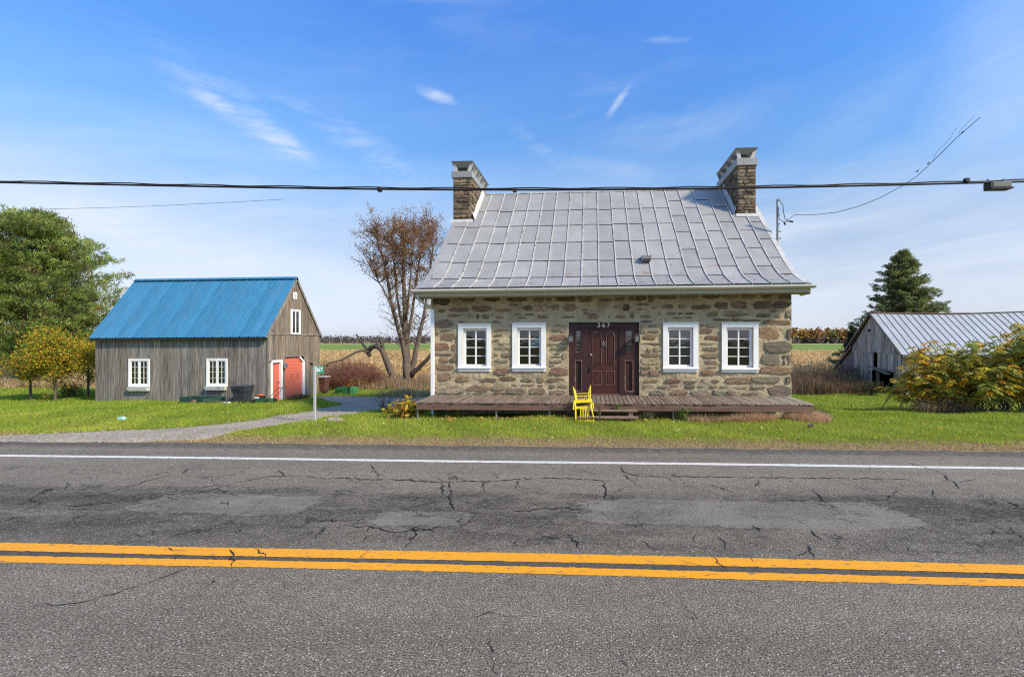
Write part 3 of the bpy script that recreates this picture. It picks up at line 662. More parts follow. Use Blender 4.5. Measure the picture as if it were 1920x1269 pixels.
# --- stones traced from the photograph: tile origin, 12 px per px
TONE = dict(b=(0.260, 0.188, 0.118), d=(0.165, 0.120, 0.080), r=(0.255, 0.165, 0.106), g=(0.285, 0.238, 0.160), o=(0.35, 0.240, 0.140), t=(0.37, 0.30, 0.190), p=(0.235, 0.185, 0.138))
ST = {
 (800, 545): "140,150,520,330,d 820,150,1100,250,d 1290,145,1660,250,d 270,415,410,500,d 500,380,930,475,b 1010,345,1470,465,b 1540,400,1910,465,b 490,530,760,585,b 930,550,1050,600,b 1120,535,1175,630,d 1240,545,1410,630,b 1540,585,1720,615,b 720,685,860,705,b 1490,675,1630,725,b 185,665,600,835,r 200,935,300,965,g 330,960,650,1120,b 1515,980,1720,1015,g 1620,1170,1880,1215,g 1560,840,1870,880,t 600,180,790,310,t 540,1205,660,1320,b 180,1180,505,1340,r 1450,530,1520,550,b 340,885,620,905,g 1500,1095,1640,1125,g",
 (800, 645): "570,105,650,135,g 190,195,560,245,g 275,290,500,405,r 550,290,670,400,b 185,450,645,580,r 255,650,575,830,b 650,735,960,845,b 1180,770,1560,845,b 1510,70,1890,125,g 1525,200,1630,260,t 1700,200,1870,285,g 1525,340,1830,405,g 1530,540,1830,685,r 1650,735,1990,835,d 195,925,870,1120,t 910,935,1420,1065,r 1480,910,1790,1030,t 1500,1085,1800,1135,b 930,1080,1290,1130,g",
 (950, 545): "20,130,470,240,d 590,130,850,250,b 900,160,1020,240,d 1100,120,1530,240,d 1630,130,1900,260,b 340,335,570,460,d 75,300,270,340,b 745,345,800,405,d 1000,310,1180,430,g 1280,310,1570,450,b 1690,395,1830,455,r 700,550,930,630,r 400,515,610,555,b 1250,585,1520,610,b 240,605,440,625,b 215,530,310,548,b 975,990,1370,1125,r 960,1185,1370,1215,g 1030,860,1200,910,g 1070,765,1200,785,g 620,320,930,450,t 1210,770,1340,930,t",
 (950, 645): "1010,75,1370,130,g 1060,205,1200,225,g 1000,265,1240,300,g 970,350,1260,415,t 1250,200,1360,340,t 970,460,1080,490,g 970,540,1370,695,r 320,770,600,845,g 700,740,840,855,b 910,765,1300,840,b 110,900,235,940,p 330,905,590,940,b 700,915,830,945,g 975,920,1100,990,g 1170,910,1350,990,b 20,1000,400,1130,g 505,990,860,1110,b 960,1040,1320,1130,b",
 (1190, 545): "0,95,250,230,d 310,95,430,250,b 495,80,940,190,d 1030,90,1430,190,t 1510,70,1890,175,d 40,285,320,330,d 640,315,870,400,d 990,320,1140,390,b 1265,320,1690,415,d 390,375,480,400,r 710,495,920,540,r 985,490,1075,535,r 1150,490,1330,535,b 1660,485,1870,580,r 860,590,1080,630,b 130,555,370,600,g 120,670,380,715,p 280,765,510,815,p 120,760,240,840,g 320,890,540,930,g 190,990,480,1090,r 1630,740,1860,820,g 1450,855,1750,950,p 1570,1010,1910,1105,r 1500,1160,1790,1205,t 1490,760,1560,810,b 190,1170,580,1210,b 520,500,580,540,b 1120,590,1290,620,b 130,860,250,960,t 20,390,180,440,b",
 (1190, 645): "280,85,385,170,g 435,65,590,160,g 160,210,580,290,b 150,315,575,460,t 135,500,370,565,b 470,500,565,560,b 130,590,290,690,b 340,605,550,715,r 190,780,510,870,b 690,775,1030,860,r 1115,815,1400,880,g 1680,805,1910,880,p 820,915,970,950,b 1130,925,1350,990,p 520,935,760,980,g 340,1050,680,1145,g 800,1020,1190,1150,b 1290,1040,1680,1165,g 1770,1040,1850,1120,g 1490,200,1880,310,b 1540,70,1880,145,g 1580,360,1850,450,p 1640,505,1850,525,b 1510,595,1800,695,r 1690,930,1860,975,t 180,930,430,975,g 1440,930,1570,970,t 1500,805,1570,825,b",
 (1330, 545): "270,70,660,180,b 730,60,1040,180,b 1110,60,1420,170,b 1540,80,1830,200,r 130,265,410,415,d 500,245,840,395,b 970,235,1400,400,d 1420,240,1830,395,d 320,505,910,580,b 320,470,600,488,b 640,455,740,475,b 1050,520,1390,595,b 1490,540,1610,610,b 1720,460,1835,600,p 90,630,480,680,b 500,630,730,680,b 760,640,1150,690,b 1210,665,1840,760,r 1380,430,1500,490,b 1120,840,1545,1110,o 1750,860,1845,1110,d 1230,1150,1850,1390,p",
 (1330, 645): "1160,235,1600,465,p 1640,240,1720,345,d 1645,360,1700,465,d 1760,240,1840,460,g 1160,515,1850,670,o 360,755,925,885,o 970,740,1610,870,p 1720,740,1845,890,g 250,930,420,990,g 530,950,850,1010,g 940,940,1280,1000,g 400,1040,600,1150,g 740,1090,900,1160,g 905,1080,1110,1170,g 1330,940,1850,1165,p 110,1045,380,1155,g"}
EX = [(1167.5, 571.3, 1181, 581.5, 'd'), (1105, 588.7, 1121.4, 597, 'r'), (1154, 592, 1174, 596.5, 'r'), (1182, 586.6, 1189, 597, 'b'), (1193, 568, 1216, 573, 'b'), (1122, 565, 1142, 576, 't'), (1124, 560, 1150, 564.5, 'd'), (1152, 559, 1171, 564, 'd'), (1180, 556, 1188, 564, 'd'),
      (1131, 590, 1145, 596, 'b'), (1151, 572, 1164, 578, 'g'), (1094, 586, 1104, 589, 'b')]
stones = []
for (tu, tv), s in ST.items():
    for q in s.split():
        a = q.split(','); stones.append((tu + int(a[0]) / 12, tv + int(a[1]) / 12, tu + int(a[2]) / 12, tv + int(a[3]) / 12, a[4]))
stones += EX
def make_stone(cx, cz, w, h, proud, frame, name, parent, tone, sharp=0.5):
    """irregular faceted stone; frame(a, b, out) maps local (along, up, outward) to world"""
    n = random.choice((8, 9, 10, 11)) if w > 0.18 else 8
    rr = []; e = random.uniform(0.22, 0.6)
    for k in range(n):
        t_ = 2 * math.pi * k / n + random.uniform(-.22, .22); c, s = math.cos(t_), math.sin(t_)
        r = (abs(c) ** (2 / e) + abs(s) ** (2 / e)) ** (-e / 2); r *= random.uniform(0.80, 1.06)
        rr.append((c * r * w / 2, s * r * h / 2))
    mb = MB(); inset = min(0.009, h * 0.12)
    L = lambda a, b, o: frame(cx + a, cz + b, o)
    rings = [[L(a * 1.02, b * 1.02, -0.03) for a, b in rr], [L(a, b, proud * 0.35) for a, b in rr],
             [L(a * (1 - inset * 2.2 / w), b * (1 - inset * 2.2 / h), proud + random.uniform(-.004, .004)) for a, b in rr],
             [L(a * .5, b * .5, proud + random.uniform(-.004, .007)) for a, b in rr]]
    for r_ in rings: mb.v += r_
    for q in range(3):
        for k in range(n):
            a, b = q * n + k, q * n + (k + 1) % n; mb.f.append((a, b, b + n, a + n))
    mb.v.append(L(random.uniform(-.1, .1) * w, 0, proud + random.uniform(-.002, .008))); c = len(mb.v) - 1
    for k in range(n): mb.f.append((3 * n + k, 3 * n + (k + 1) % n, c))
    o = mb.build(name, M['stone'], parent)
    k = random.uniform(0.82, 1.2); tint = [random.uniform(.94, 1.06) for _ in range(3)]
    o.color = tuple(min(1, c_ * k * t_) for c_, t_ in zip(tone, tint)) + (1,)
    return o
for (u0, v0, u1, v1, tn) in stones:
    p, q = at(u0, v1, D), at(u1, v0, D); w, h = q.x - p.x, q.z - p.z
    if w < 0.03 or h < 0.02: continue
    make_stone((p.x + q.x) / 2, (p.z + q.z) / 2, w * 1.07, h * 1.14, random.uniform(.018, .042), lambda a, b, o: Vector((a, D - o, b)), 'stone', HOUSE, TONE[tn])

# --- deck of the roof under the sheets, back slope, ceiling
ysp = list(np.linspace(YE + .02, 15.1, 8)) + [15.7, 16.5, 17.5, YRIDGE]
mb = MB()
for a, b in zip(ysp, ysp[1:]):
    mb.quad(rp(XL, a, -.03), rp(XRr, a, -.03), rp(XRr, b, -.03), rp(XL, b, -.03))
    mb.quad(rp(XRr, a, -.10), rp(XL, a, -.10), rp(XL, b, -.10), rp(XRr, b, -.10))
mb.build('roof_boarding', M['lapshade'], HOUSE)  # near-black boarding; its colour gives the shadow lines in the lap gaps
mb = MB()
for a, b in zip(ysp, ysp[1:]):
    A, B = rp(XL, a), rp(XL, b); A2, B2 = rp(XRr, a), rp(XRr, b)
    for p in (A, B, A2, B2): p.y = 2 * YRIDGE - p.y
    mb.quad(A2, A, B, B2)
mb.build('back_roof', M['roof'], HOUSE)
NP = 21; cw = (XRr - XL) / NP
vrow = [541, 536, 519, 488, 454, 422, 393.6, 366]
def Yofv(v):
    best = min(np.linspace(YE, YRIDGE, 400), key=lambda y: abs((PPV - (float(prof(y)) - HC) / y * FPX) - v)); return float(best)
rows = [YE] + [Yofv(v) for v in vrow[2:-1]] + [YRIDGE]
for i in range(NP):
    x0, x1 = XL + i * cw, XL + (i + 1) * cw
    off = (0.0 if i < 14 else (0.45 if i % 2 else 0.0)); jit = random.uniform(-.03, .03)
    ys = [rows[0]] + [y + off + jit for y in rows[1:-1]] + [rows[-1]]
    ys = [y for y in ys if y <= YRIDGE]; tone = random.uniform(.95, 1.05)
    for j in range(len(ys) - 1):
        a, b = ys[j], ys[j + 1] - ((0.011 if i < 12 else 0.005) if j < len(ys) - 2 else 0); nu, nv = 5, 5
        mb = MB(); ph = random.uniform(0, 6); am = random.uniform(.004, .011)
        for q in range(nv + 1):
            y = a + (b - a) * q / nv
            for p in range(nu + 1):
                x = x0 + .012 + (cw - .024) * p / nu
                edge = math.sin(math.pi * p / nu) * math.sin(math.pi * min(1, q / nv * .9 + .05))
                mb.v.append(rp(x, y, 0.020 - 0.017 * q / nv + am * edge * math.sin(ph + 3 * p / nu + 4 * q / nv) + random.uniform(-.0015, .0015)))
        for q in range(nv):
            for p in range(nu):
                k = q * (nu + 1) + p; mb.f.append((k, k + 1, k + nu + 2, k + nu + 1))
        o = mb.build('roof_panel', M['roof'], HOUSE, smooth=True); k = tone * random.uniform(.91, 1.07); o.color = (k, k, k * random.uniform(.99, 1.02), 1)
ysm = list(np.linspace(YE, 15.1, 9)) + [15.4, 15.7, 16.1, 16.5, 17.0, 17.5, 18.3, YRIDGE]
for i in range(1, NP):
    x = XL + i * cw; mb = MB()
    pts = [rp(x + 0.004 * math.sin(y * 3 + i), y, .020) for y in ysm]
    for a, b in zip(pts, pts[1:]): mb.beam(a, b, 0.032, 0.046, (0, -.6, .8))
    mb.build('standing_seam', M['seam'], HOUSE)
for x, s in ((XL, -1), (XRr, 1)):
    mb = MB(); pts = [rp(x, y, -.03) for y in ysm]
    for a, b in zip(pts, pts[1:]): mb.beam(a + Vector((-s * .05, 0, 0)), b + Vector((-s * .05, 0, 0)), 0.16, 0.085, (0, -.6, .8))
    mb.build('verge_flashing', M['roof'] if s < 0 else M['flash'], HOUSE)
mb = MB(); mb.tube([rp(XL, YRIDGE, .02), rp(XRr, YRIDGE, .02)], .035, 6); mb.build('ridge_roll', M['seam'], HOUSE)
# eave: drip edge, gutter, fascia, soffit
def eaveline(x, dy, dz): return rp(x, YE) + Vector((0, dy, dz))
XG0, XG1 = XL - .07, XRr + .09
mb = MB(); prof_g = [(-.01, -.045), (-.12, -.045), (-.135, -.06), (-.13, -.085), (-.10, -.12), (-.02, -.135), (.0, -.135)]
for (a, b), (c, d) in zip(prof_g, prof_g[1:]):
    mb.quad(eaveline(XG0, a, b), eaveline(XG0, c, d), eaveline(XG1, c, d), eaveline(XG1, a, b))
for X_ in (XG0, XG1):
    i = len(mb.v); mb.v += [eaveline(X_, a, b) for a, b in prof_g]; mb.f.append(tuple(range(i, i + len(prof_g))))
mb.build('gutter', M['gutter'], HOUSE)
mb = MB(); mb.beam(eaveline(XL, .00, -.03), eaveline(XRr, .00, -.03), .10, .028); mb.build('drip_edge', M['drip'], HOUSE)
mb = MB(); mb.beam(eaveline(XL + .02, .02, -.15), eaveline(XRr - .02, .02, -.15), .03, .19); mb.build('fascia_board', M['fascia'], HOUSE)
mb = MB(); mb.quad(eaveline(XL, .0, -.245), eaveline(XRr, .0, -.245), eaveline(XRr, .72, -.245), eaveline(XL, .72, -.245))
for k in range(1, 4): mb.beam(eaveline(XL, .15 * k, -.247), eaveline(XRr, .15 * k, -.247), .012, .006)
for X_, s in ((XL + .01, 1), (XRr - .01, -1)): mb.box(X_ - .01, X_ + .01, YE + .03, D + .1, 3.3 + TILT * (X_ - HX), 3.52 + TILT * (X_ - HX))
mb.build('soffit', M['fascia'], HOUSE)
# roof vent
vt = at(1211, 492, Yofv(492) + .02); vb = MB(); V0 = rp(vt.x, vt.y - .02, .0)
vb.hexa([V0 + Vector(q) for q in ((-.13, -.16, -.02), (.15, -.16, -.02), (.15, .20, .05), (-.13, .20, .05))], [V0 + Vector(q) for q in ((-.15, -.20, .17), (.16, -.20, .17), (.16, .16, .21), (-.15, .16, .21))])
vn = vb.build('roof_vent', M['capmetal'], HOUSE, bevel=.01)
MB().box(V0.x - .11, V0.x + .12, V0.y - .192, V0.y - .175, V0.z + .0, V0.z + .06).build('vent_opening', M['dark'], vn)
# downspout
gp = at(782, 553, 13.62); b1 = at(811.5, 581, D - .07); b2 = at(812, 738, D - .07); zg = gzf(b2.x, 13.9)
mb = MB(); mb.tube([gp, gp + Vector((0.02, .04, -.12)), b1 + Vector((-.06, 0, .06)), b1], .04, 8); mb.build('downspout_elbow', M['gutter'], HOUSE)
mb = MB(); mb.box(b1.x - .05, b1.x + .045, D - .12, D - .04, b2.z - .35, b1.z + .01)
mb.build('downspout', M['white'], HOUSE)
MB().tube([Vector((b1.x, D - .08, b2.z - .3)), Vector((b1.x + .02, D - .1, zg + .12)), Vector((b1.x + .1, D - .35, zg + .05))], .045, 8).build('downspout_shoe', M['white'], HOUSE)

# --- chimneys
def chimney(uL, uR, vb, vcapb, vcapt, vtop, side):
    Y0, Y1 = 17.6, 20.25
    x0, x1 = at(uL, 350, Y0).x, at(uR, 350, Y0).x; zt = at((uL + uR) / 2, vcapb, Y0).z; zb_ = at((uL + uR) / 2, vb, Y0).z - .25
    ct = at((uL + uR) / 2, vcapt, Y0).z
    mb = MB(); mb.box(x0, x1, Y0, Y1, zb_ - .6, zt); ch = mb.build('chimney', M['oldmortar'], HOUSE)
    def lay(lo, hi, frame, w_rng):
        z = zb_ + .05
        while z < zt - .04:
            h = min(random.uniform(.07, .23), zt - z); a = lo
            while a < hi - .06:
                w = min(random.uniform(*w_rng), hi - a)
                if hi - a - w < .1: w = hi - a
                kk_ = random.uniform(.6, 1.15); tn = tuple(q * kk_ for q in TONE[random.choice('bbbddppggt')])
                make_stone(a + w / 2 + random.uniform(-.01, .01), z + h / 2, w * 1.0, h * .98, random.uniform(.01, .06), frame, 'chimney_stone', ch, tn); a += w
            z += h
    lay(x0, x1, lambda a, b, o: Vector((a, Y0 - o, b)), (.16, .42))
    if side > 0: lay(Y0, Y1, lambda a, b, o: Vector((x1 + o, a, b)), (.25, .5))
    else: lay(Y0, Y1, lambda a, b, o: Vector((x0 - o, a, b)), (.25, .5))
    mb = MB(); g = .06; mb.box(x0 - g, x1 + g, Y0 - g, Y1 + g, zt + .002, ct); mb.build('cap_band', M['capmetal'], ch, bevel=.015)
    zc = at((uL + uR) / 2, vtop, Y0).z; Ln = (Y1 - Y0 + 2 * g) / 4; xm = (x0 + x1) / 2; W = (x1 - x0) / 2
    for k in range(4):
        ym = Y0 - g + Ln * (k + .5); hw = Ln * .5
        mb = MB()   # upturned tray: narrow below, wide on top, so the row reads as a saw-tooth
        bz = zc - .20
        def ring(w, l, z): return [(xm - w, ym - l, z), (xm + w, ym - l, z), (xm + w, ym + l, z), (xm - w, ym + l, z)]
        mb.hexa(ring(W * .72, hw * .42, bz), ring(W * 1.25, hw * .98, zc - .02))
        cp = mb.build('chimney_cap', M['capmetal'], ch)
        for sx in (-1, 1):
            for sy in (-1, 1):
                MB().beam((xm + sx * W * .98, ym + sy * hw * .66, bz + .13), (xm + sx * W * .66, ym + sy * hw * .60, ct - .02), .13, .02, (0, 1, 0)).build('cap_leg', M['flash'] if sy < 0 else M['capmetal'], ch)
        MB().box(xm - W * .45, xm + W * .45, ym - hw * .5, ym + hw * .5, ct - .02, ct + .10).build('flue', M['dark'], ch)
    # painted flashing where the stack meets the roof
    mb = MB(); sx = x1 + .03 if side > 0 else x0 - .03
    ya = [Y0 - .05 + k * .32 for k in range(7)]
    for a, b in zip(ya, ya[1:]):
        if b > YRIDGE + .1: b = YRIDGE
        ha, hb = .22 + .08 * math.sin(a * 9), .22 + .08 * math.sin(b * 9)
        A, B = rp(sx + .03 * side, a, .01), rp(sx + .03 * side, b, .01)
        mb.quad(A + Vector((.10 * side, 0, .008)), B + Vector((.10 * side, 0, .008)), B + Vector((0, 0, hb)), A + Vector((0, 0, ha)))
    A, B = rp(x0 - .08, Y0 - .06, .02), rp(x1 + .08, Y0 - .06, .02); mb.quad(A + Vector((0, -.10, -.08)), B + Vector((0, -.10, -.08)), B + Vector((0, 0, .06)), A + Vector((0, 0, .06)))
    mb.build('flashing', M['flash'], ch)
chimney(850, 883.5, 399, 334, 322, 302, 1)
chimney(1383, 1417, 395, 311, 297, 277, -1)

# --- windows
def window(w, blind=False, paper=False):
    uc = (w['o'][0] + w['o'][1]) / 2; X = lambda u: wx(u); Z = lambda v: wz(uc, v)
    ol, orr, ot, os_, ob = w['o']; il, ir, it, ib = w['i']; gl, gr, gt, gb = w['g']
    y0, y1 = D - .05, D + .03
    mb = MB(); mb.box(X(ol), X(il), y0, y1, Z(os_), Z(ot) - .02); mb.box(X(ir), X(orr), y0, y1, Z(os_), Z(ot) - .02)
    mb.box(X(il) + .001, X(ir) - .001, y0 + .003, y1, Z(it), Z(ot) - .02); mb.box(X(il) + .001, X(ir) - .001, y0 + .003, y1, Z(os_), Z(ib))
    f = mb.build('window', M['white'], HOUSE)
    MB().box(X(ol) - .02, X(orr) + .02, y0 - .035, y1, Z(ot) - .019, Z(ot)).build('drip_cap', M['white'], f)
    MB().box(X(ol) - .015, X(orr) + .015, y0 - .05, y1, Z(os_) - .03, Z(os_) - .001).build('sill', M['white'], f)
    MB().box(X(ol) + .005, X(orr) - .005, y0 + .002, y1, Z(ob), Z(os_) - .031).build('apron', M['white'], f)
    # jamb liner
    mb = MB(); mb.box(X(il) - .012, X(il) + .012, D + .031, D + .14, Z(ib), Z(it)); mb.box(X(ir) - .012, X(ir) + .012, D + .031, D + .14, Z(ib), Z(it))
    mb.box(X(il), X(ir), D + .0311, D + .14, Z(it) - .012, Z(it) + .012); mb.box(X(il), X(ir), D + .0312, D + .14, Z(ib) - .01, Z(ib) + .012); mb.build('jamb', M['white'], f)
    ys0, ys1 = D + .04, D + .08
    mb = MB(); mb.box(X(il) + .013, X(gl), ys0, ys1, Z(ib) + .013, Z(it) - .013); mb.box(X(gr), X(ir) - .013, ys0, ys1, Z(ib) + .013, Z(it) - .013)
    mb.box(X(gl) + .001, X(gr) - .001, ys0 + .002, ys1, Z(gt), Z(it) - .013); mb.box(X(gl) + .001, X(gr) - .001, ys0 + .002, ys1, Z(ib) + .013, Z(gb))
    xm = (X(gl) + X(gr)) / 2; mb.box(xm - .022, xm + .022, ys0 - .004, ys1, Z(gb) + .001, Z(gt) - .001); mb.build('sash', M['white'], f)
    H = (Z(gt) - Z(gb)) / 4
    for k in range(1, 4):
        for a, b in ((X(gl) + .001, xm - .023), (xm + .023, X(gr) - .001)): MB().box(a, b, ys0 + .006, ys1 - .004, Z(gb) + H * k - .011, Z(gb) + H * k + .011).build('glazing_bar', M['white'], f)
    for k in range(4):
        for a, b in ((X(gl), xm - .02), (xm + .02, X(gr))):
            z0 = Z(gb) + H * k; tl = random.uniform(-.003, .003)
            MB().quad((a, ys0 + .02 + tl, z0), (b, ys0 + .02 - tl, z0), (b, ys0 + .02 - tl, z0 + H), (a, ys0 + .02 + tl, z0 + H)).build('pane', M['glass'], f)
    if blind: MB().box(X(gl) - .03, X(gr) + .03, D + .2, D + .21, Z(gb) - .05, Z(gt) + .05).build('blind', M['blind'], f)
    if paper: MB().box(xm + .03, X(gr) - .02, ys0 + .03, ys0 + .034, Z(gb) + H * 2.02, Z(gb) + H * 2.95).build('paper_notice', M['paper'], f)
for k, w in enumerate(WIN): window(w, blind=(k == 2), paper=(k == 1))

# --- entrance
dx = lambda u: at(u, 670, D).x
dz = lambda v: at(1132, v, D).z
YD = D + .07
fr = MB()
fr.box(dx(1066.5), dx(1077), YD, YD + .14, dz(741), dz(604)); fr.box(dx(1188.5), dx(1198.5), YD, YD + .14, dz(741), dz(604))
fr.box(dx(1077) + .001, dx(1188.5) - .001, YD + .002, YD + .14, dz(614), dz(604.2))
fr.box(dx(1092), dx(1102.5), YD + .004, YD + .14, dz(741), dz(614) - .001); fr.box(dx(1161.5), dx(1171), YD + .004, YD + .14, dz(741), dz(614) - .001)
for a, b in ((1077, 1092), (1171, 1188.5)):
    fr.box(dx(a) + .001, dx(b) - .001, YD + .006, YD + .1, dz(617), dz(614) - .001); fr.box(dx(a) + .001, dx(b) - .001, YD + .006, YD + .1, dz(675), dz(664)); fr.box(dx(a) + .001, dx(b) - .001, YD + .006, YD + .1, dz(741), dz(735))
SUR = fr.build('door_surround', M['doorpaint'], HOUSE)
def ring(x0, x1, z0, z1, y, t_, d, name, par, mat):
    m_ = MB(); m_.box(x0, x0 + t_, y - d, y + .01, z0, z1); m_.box(x1 - t_, x1, y - d, y + .01, z0, z1)
    m_.box(x0 + t_ + .0005, x1 - t_ - .0005, y - d + .001, y + .01, z0, z0 + t_); m_.box(x0 + t_ + .0005, x1 - t_ - .0005, y - d + .001, y + .01, z1 - t_, z1); return m_.build(name, mat, par)
for a, b in ((1077, 1092), (1171, 1188.5)):
    x0, x1 = dx(a) + .0, dx(b)
    MB().box(x0 + .002, x1 - .002, YD + .05, YD + .09, dz(735) - .01, dz(675) + .01).build('lower_panel', M['doorpaint'], SUR)
    ring(x0 + .005, x1 - .005, dz(735), dz(675), YD + .012, .03, .02, 'panel_moulding', SUR, M['molding'])
    ring(x0 + .03, x1 - .03, dz(735) + .03, dz(675) - .03, YD + .05, .014, .014, 'panel_moulding', SUR, M['molding'])
    ring(x0 + .0, x1 - .0, dz(664), dz(617), YD + .014, .04, .018, 'sidelight_frame', SUR, M['doorpaint'])
    ring(x0 + .041, x1 - .041, dz(663) + .041, dz(617) - .041, YD + .03, .014, .018, 'sidelight_bead', SUR, M['molding'])
    H = (dz(617) - dz(663) - .082) / 3
    for k in range(3):
        z0 = dz(663) + .041 + H * k
        MB().quad((x0 + .045, YD + .035, z0), (x1 - .045, YD + .035, z0), (x1 - .045, YD + .035, z0 + H), (x0 + .045, YD + .035, z0 + H)).build('sidelight_pane', M['glass'], SUR)
        if k: MB().box(x0 + .05, x1 - .05, YD + .018, YD + .034, z0 - .011, z0 + .011).build('sidelight_bar', M['molding'], SUR)
    MB().box(x0 + .01, x1 - .01, YD + .10, YD + .11, dz(664), dz(617)).build('sidelight_curtain', M['blind'], SUR)
YL = YD + .035
DOOR = MB().box(dx(1102.5) + .004, dx(1161.5) - .004, YL, YL + .06, dz(737.5), dz(614.6)).build('front_door', M['doorleaf'], HOUSE)
for a, b in ((1111, 1128), (1136, 1153)):
    ring(dx(a), dx(b), dz(722.5), dz(695.5), YL, .022, .018, 'lower_panel_moulding', DOOR, M['molding'])
    x0, x1 = dx(a), dx(b); r = (x1 - x0) / 2 - .01; xm = (x0 + x1) / 2; zs = dz(630)
    pts = [(x0 + .01, YL - .008, zs), (x0 + .01, YL - .008, dz(683)), (x1 - .01, YL - .008, dz(683)), (x1 - .01, YL - .008, zs)] + [(xm + r * math.cos(t_), YL - .008, zs + r * math.sin(t_)) for t_ in np.linspace(0, math.pi, 13)]
    MB().tube(pts, .013, 6).build('arched_moulding', M['molding'], DOOR)
    MB().box(x0 + .05, x1 - .05, YL - .012, YL, dz(681) , zs + .02).build('arched_panel', M['doorleaf'], DOOR, bevel=.008)
    MB().box(x0 + .05, x1 - .05, YL - .012, YL, dz(720) , dz(698)).build('lower_raised_panel', M['doorleaf'], DOOR, bevel=.008)
kx = dx(1131.5); mb = MB(); mb.tube([(kx, YL - .03, dz(639.5)), (kx, YL - .035, dz(643))], [.006, .016], 8)
mb.tube([(kx + .035 * math.cos(t_), YL - .04, dz(645) + .045 * math.sin(t_)) for t_ in np.linspace(0, 2 * math.pi, 13)], .008, 6)
mb.tube([(kx - .03, YL - .03, dz(642.5)), (kx + .03, YL - .03, dz(642.5))], .009, 6); mb.tube([(kx, YL - .045, dz(646)), (kx, YL - .045, dz(648.5))], [.014, .004], 8); mb.build('door_knocker', M['capmetal'], DOOR)
MB().tube([(dx(1108), YL - .03, dz(665)), (dx(1108), YL, dz(665))], .034, 12).build('deadbolt', M['capmetal'], DOOR)
mb = MB(); mb.box(dx(1103.5), dx(1108), YL - .03, YL, dz(697), dz(687.5)); mb.tube([(dx(1106), YL - .05, dz(688.5)), (dx(1117), YL - .06, dz(688.3))], .008, 6); mb.tube([(dx(1106), YL - .03, dz(694)), (dx(1106), YL - .07, dz(694))], .022, 8); mb.build('door_latch', M['black'], DOOR)
for v in (627, 675, 725): MB().box(dx(1160), dx(1162), YL - .012, YL, dz(v + 3), dz(v - 3)).build('hinge', M['black'], DOOR)
MB().box(dx(1102), dx(1162), D - .02, D + .2, dz(741.5), dz(738)).build('threshold', M['molding'], SUR)
MB().box(dx(1065), dx(1200), D - .012, D + .05, dz(604) + .002, dz(602.3)).build('lintel_strip', M['fascia'], HOUSE)
NUM = M['numeral'] = worn('brass_numerals', (0.60, 0.55, 0.42), 0.4, 0.15, 10)
for u, ch in ((1123, '3'), (1132, '6'), (1141, '7')): text_part(ch, .205, (dx(u), YD - .004, dz(609.7)), NUM, SUR, 'house_numeral', .004, offset=.004, sx=.95)
def lantern(u, v0, v1):
    c = at(u, (v0 + v1) / 2, D - .12); z1, z0 = at(u, v0, D - .12).z, at(u, v1, D - .12).z; h = z1 - z0; w = .075
    x, y = c.x, c.y
    mb = MB(); mb.hexa([(x - w * 1.25, y - w * 1.25, z0 + h * .66), (x + w * 1.25, y - w * 1.25, z0 + h * .66), (x + w * 1.25, y + w * 1.25, z0 + h * .66), (x - w * 1.25, y + w * 1.25, z0 + h * .66)],
                       [(x - w * .4, y - w * .4, z0 + h * .92), (x + w * .4, y - w * .4, z0 + h * .92), (x + w * .4, y + w * .4, z0 + h * .92), (x - w * .4, y + w * .4, z0 + h * .92)])
    mb.tube([(x, y, z0 + h * .9), (x, y, z1)], [.02, .008], 6); mb.box(x - w, x + w, y - w, y + w, z0, z0 + .03)
    for sx in (-1, 1):
        for sy in (-1, 1): mb.box(x + sx * w - .009, x + sx * w + .009, y + sy * w - .009, y + sy * w + .009, z0 + .03, z0 + h * .66)
    mb.box(x - .03, x + .03, y + w, D + .02, z0 + h * .35, z0 + h * .6)
    L = mb.build('wall_lantern', M['black'], HOUSE)
    MB().box(x - w * .85, x + w * .85, y - w * .85, y + w * .85, z0 + .03, z0 + h * .66).build('lantern_glass', glass_mat('lantern_glass', .2, .25, (.6, .7, .66)), L)
    MB().tube([(x, y, z0 + .04), (x, y, z0 + .15), (x, y, z0 + .19)], [.02, .03, .008], 8).build('bulb', M['white'], L)
lantern(1070, 624, 643); lantern(1194.5, 624, 642)

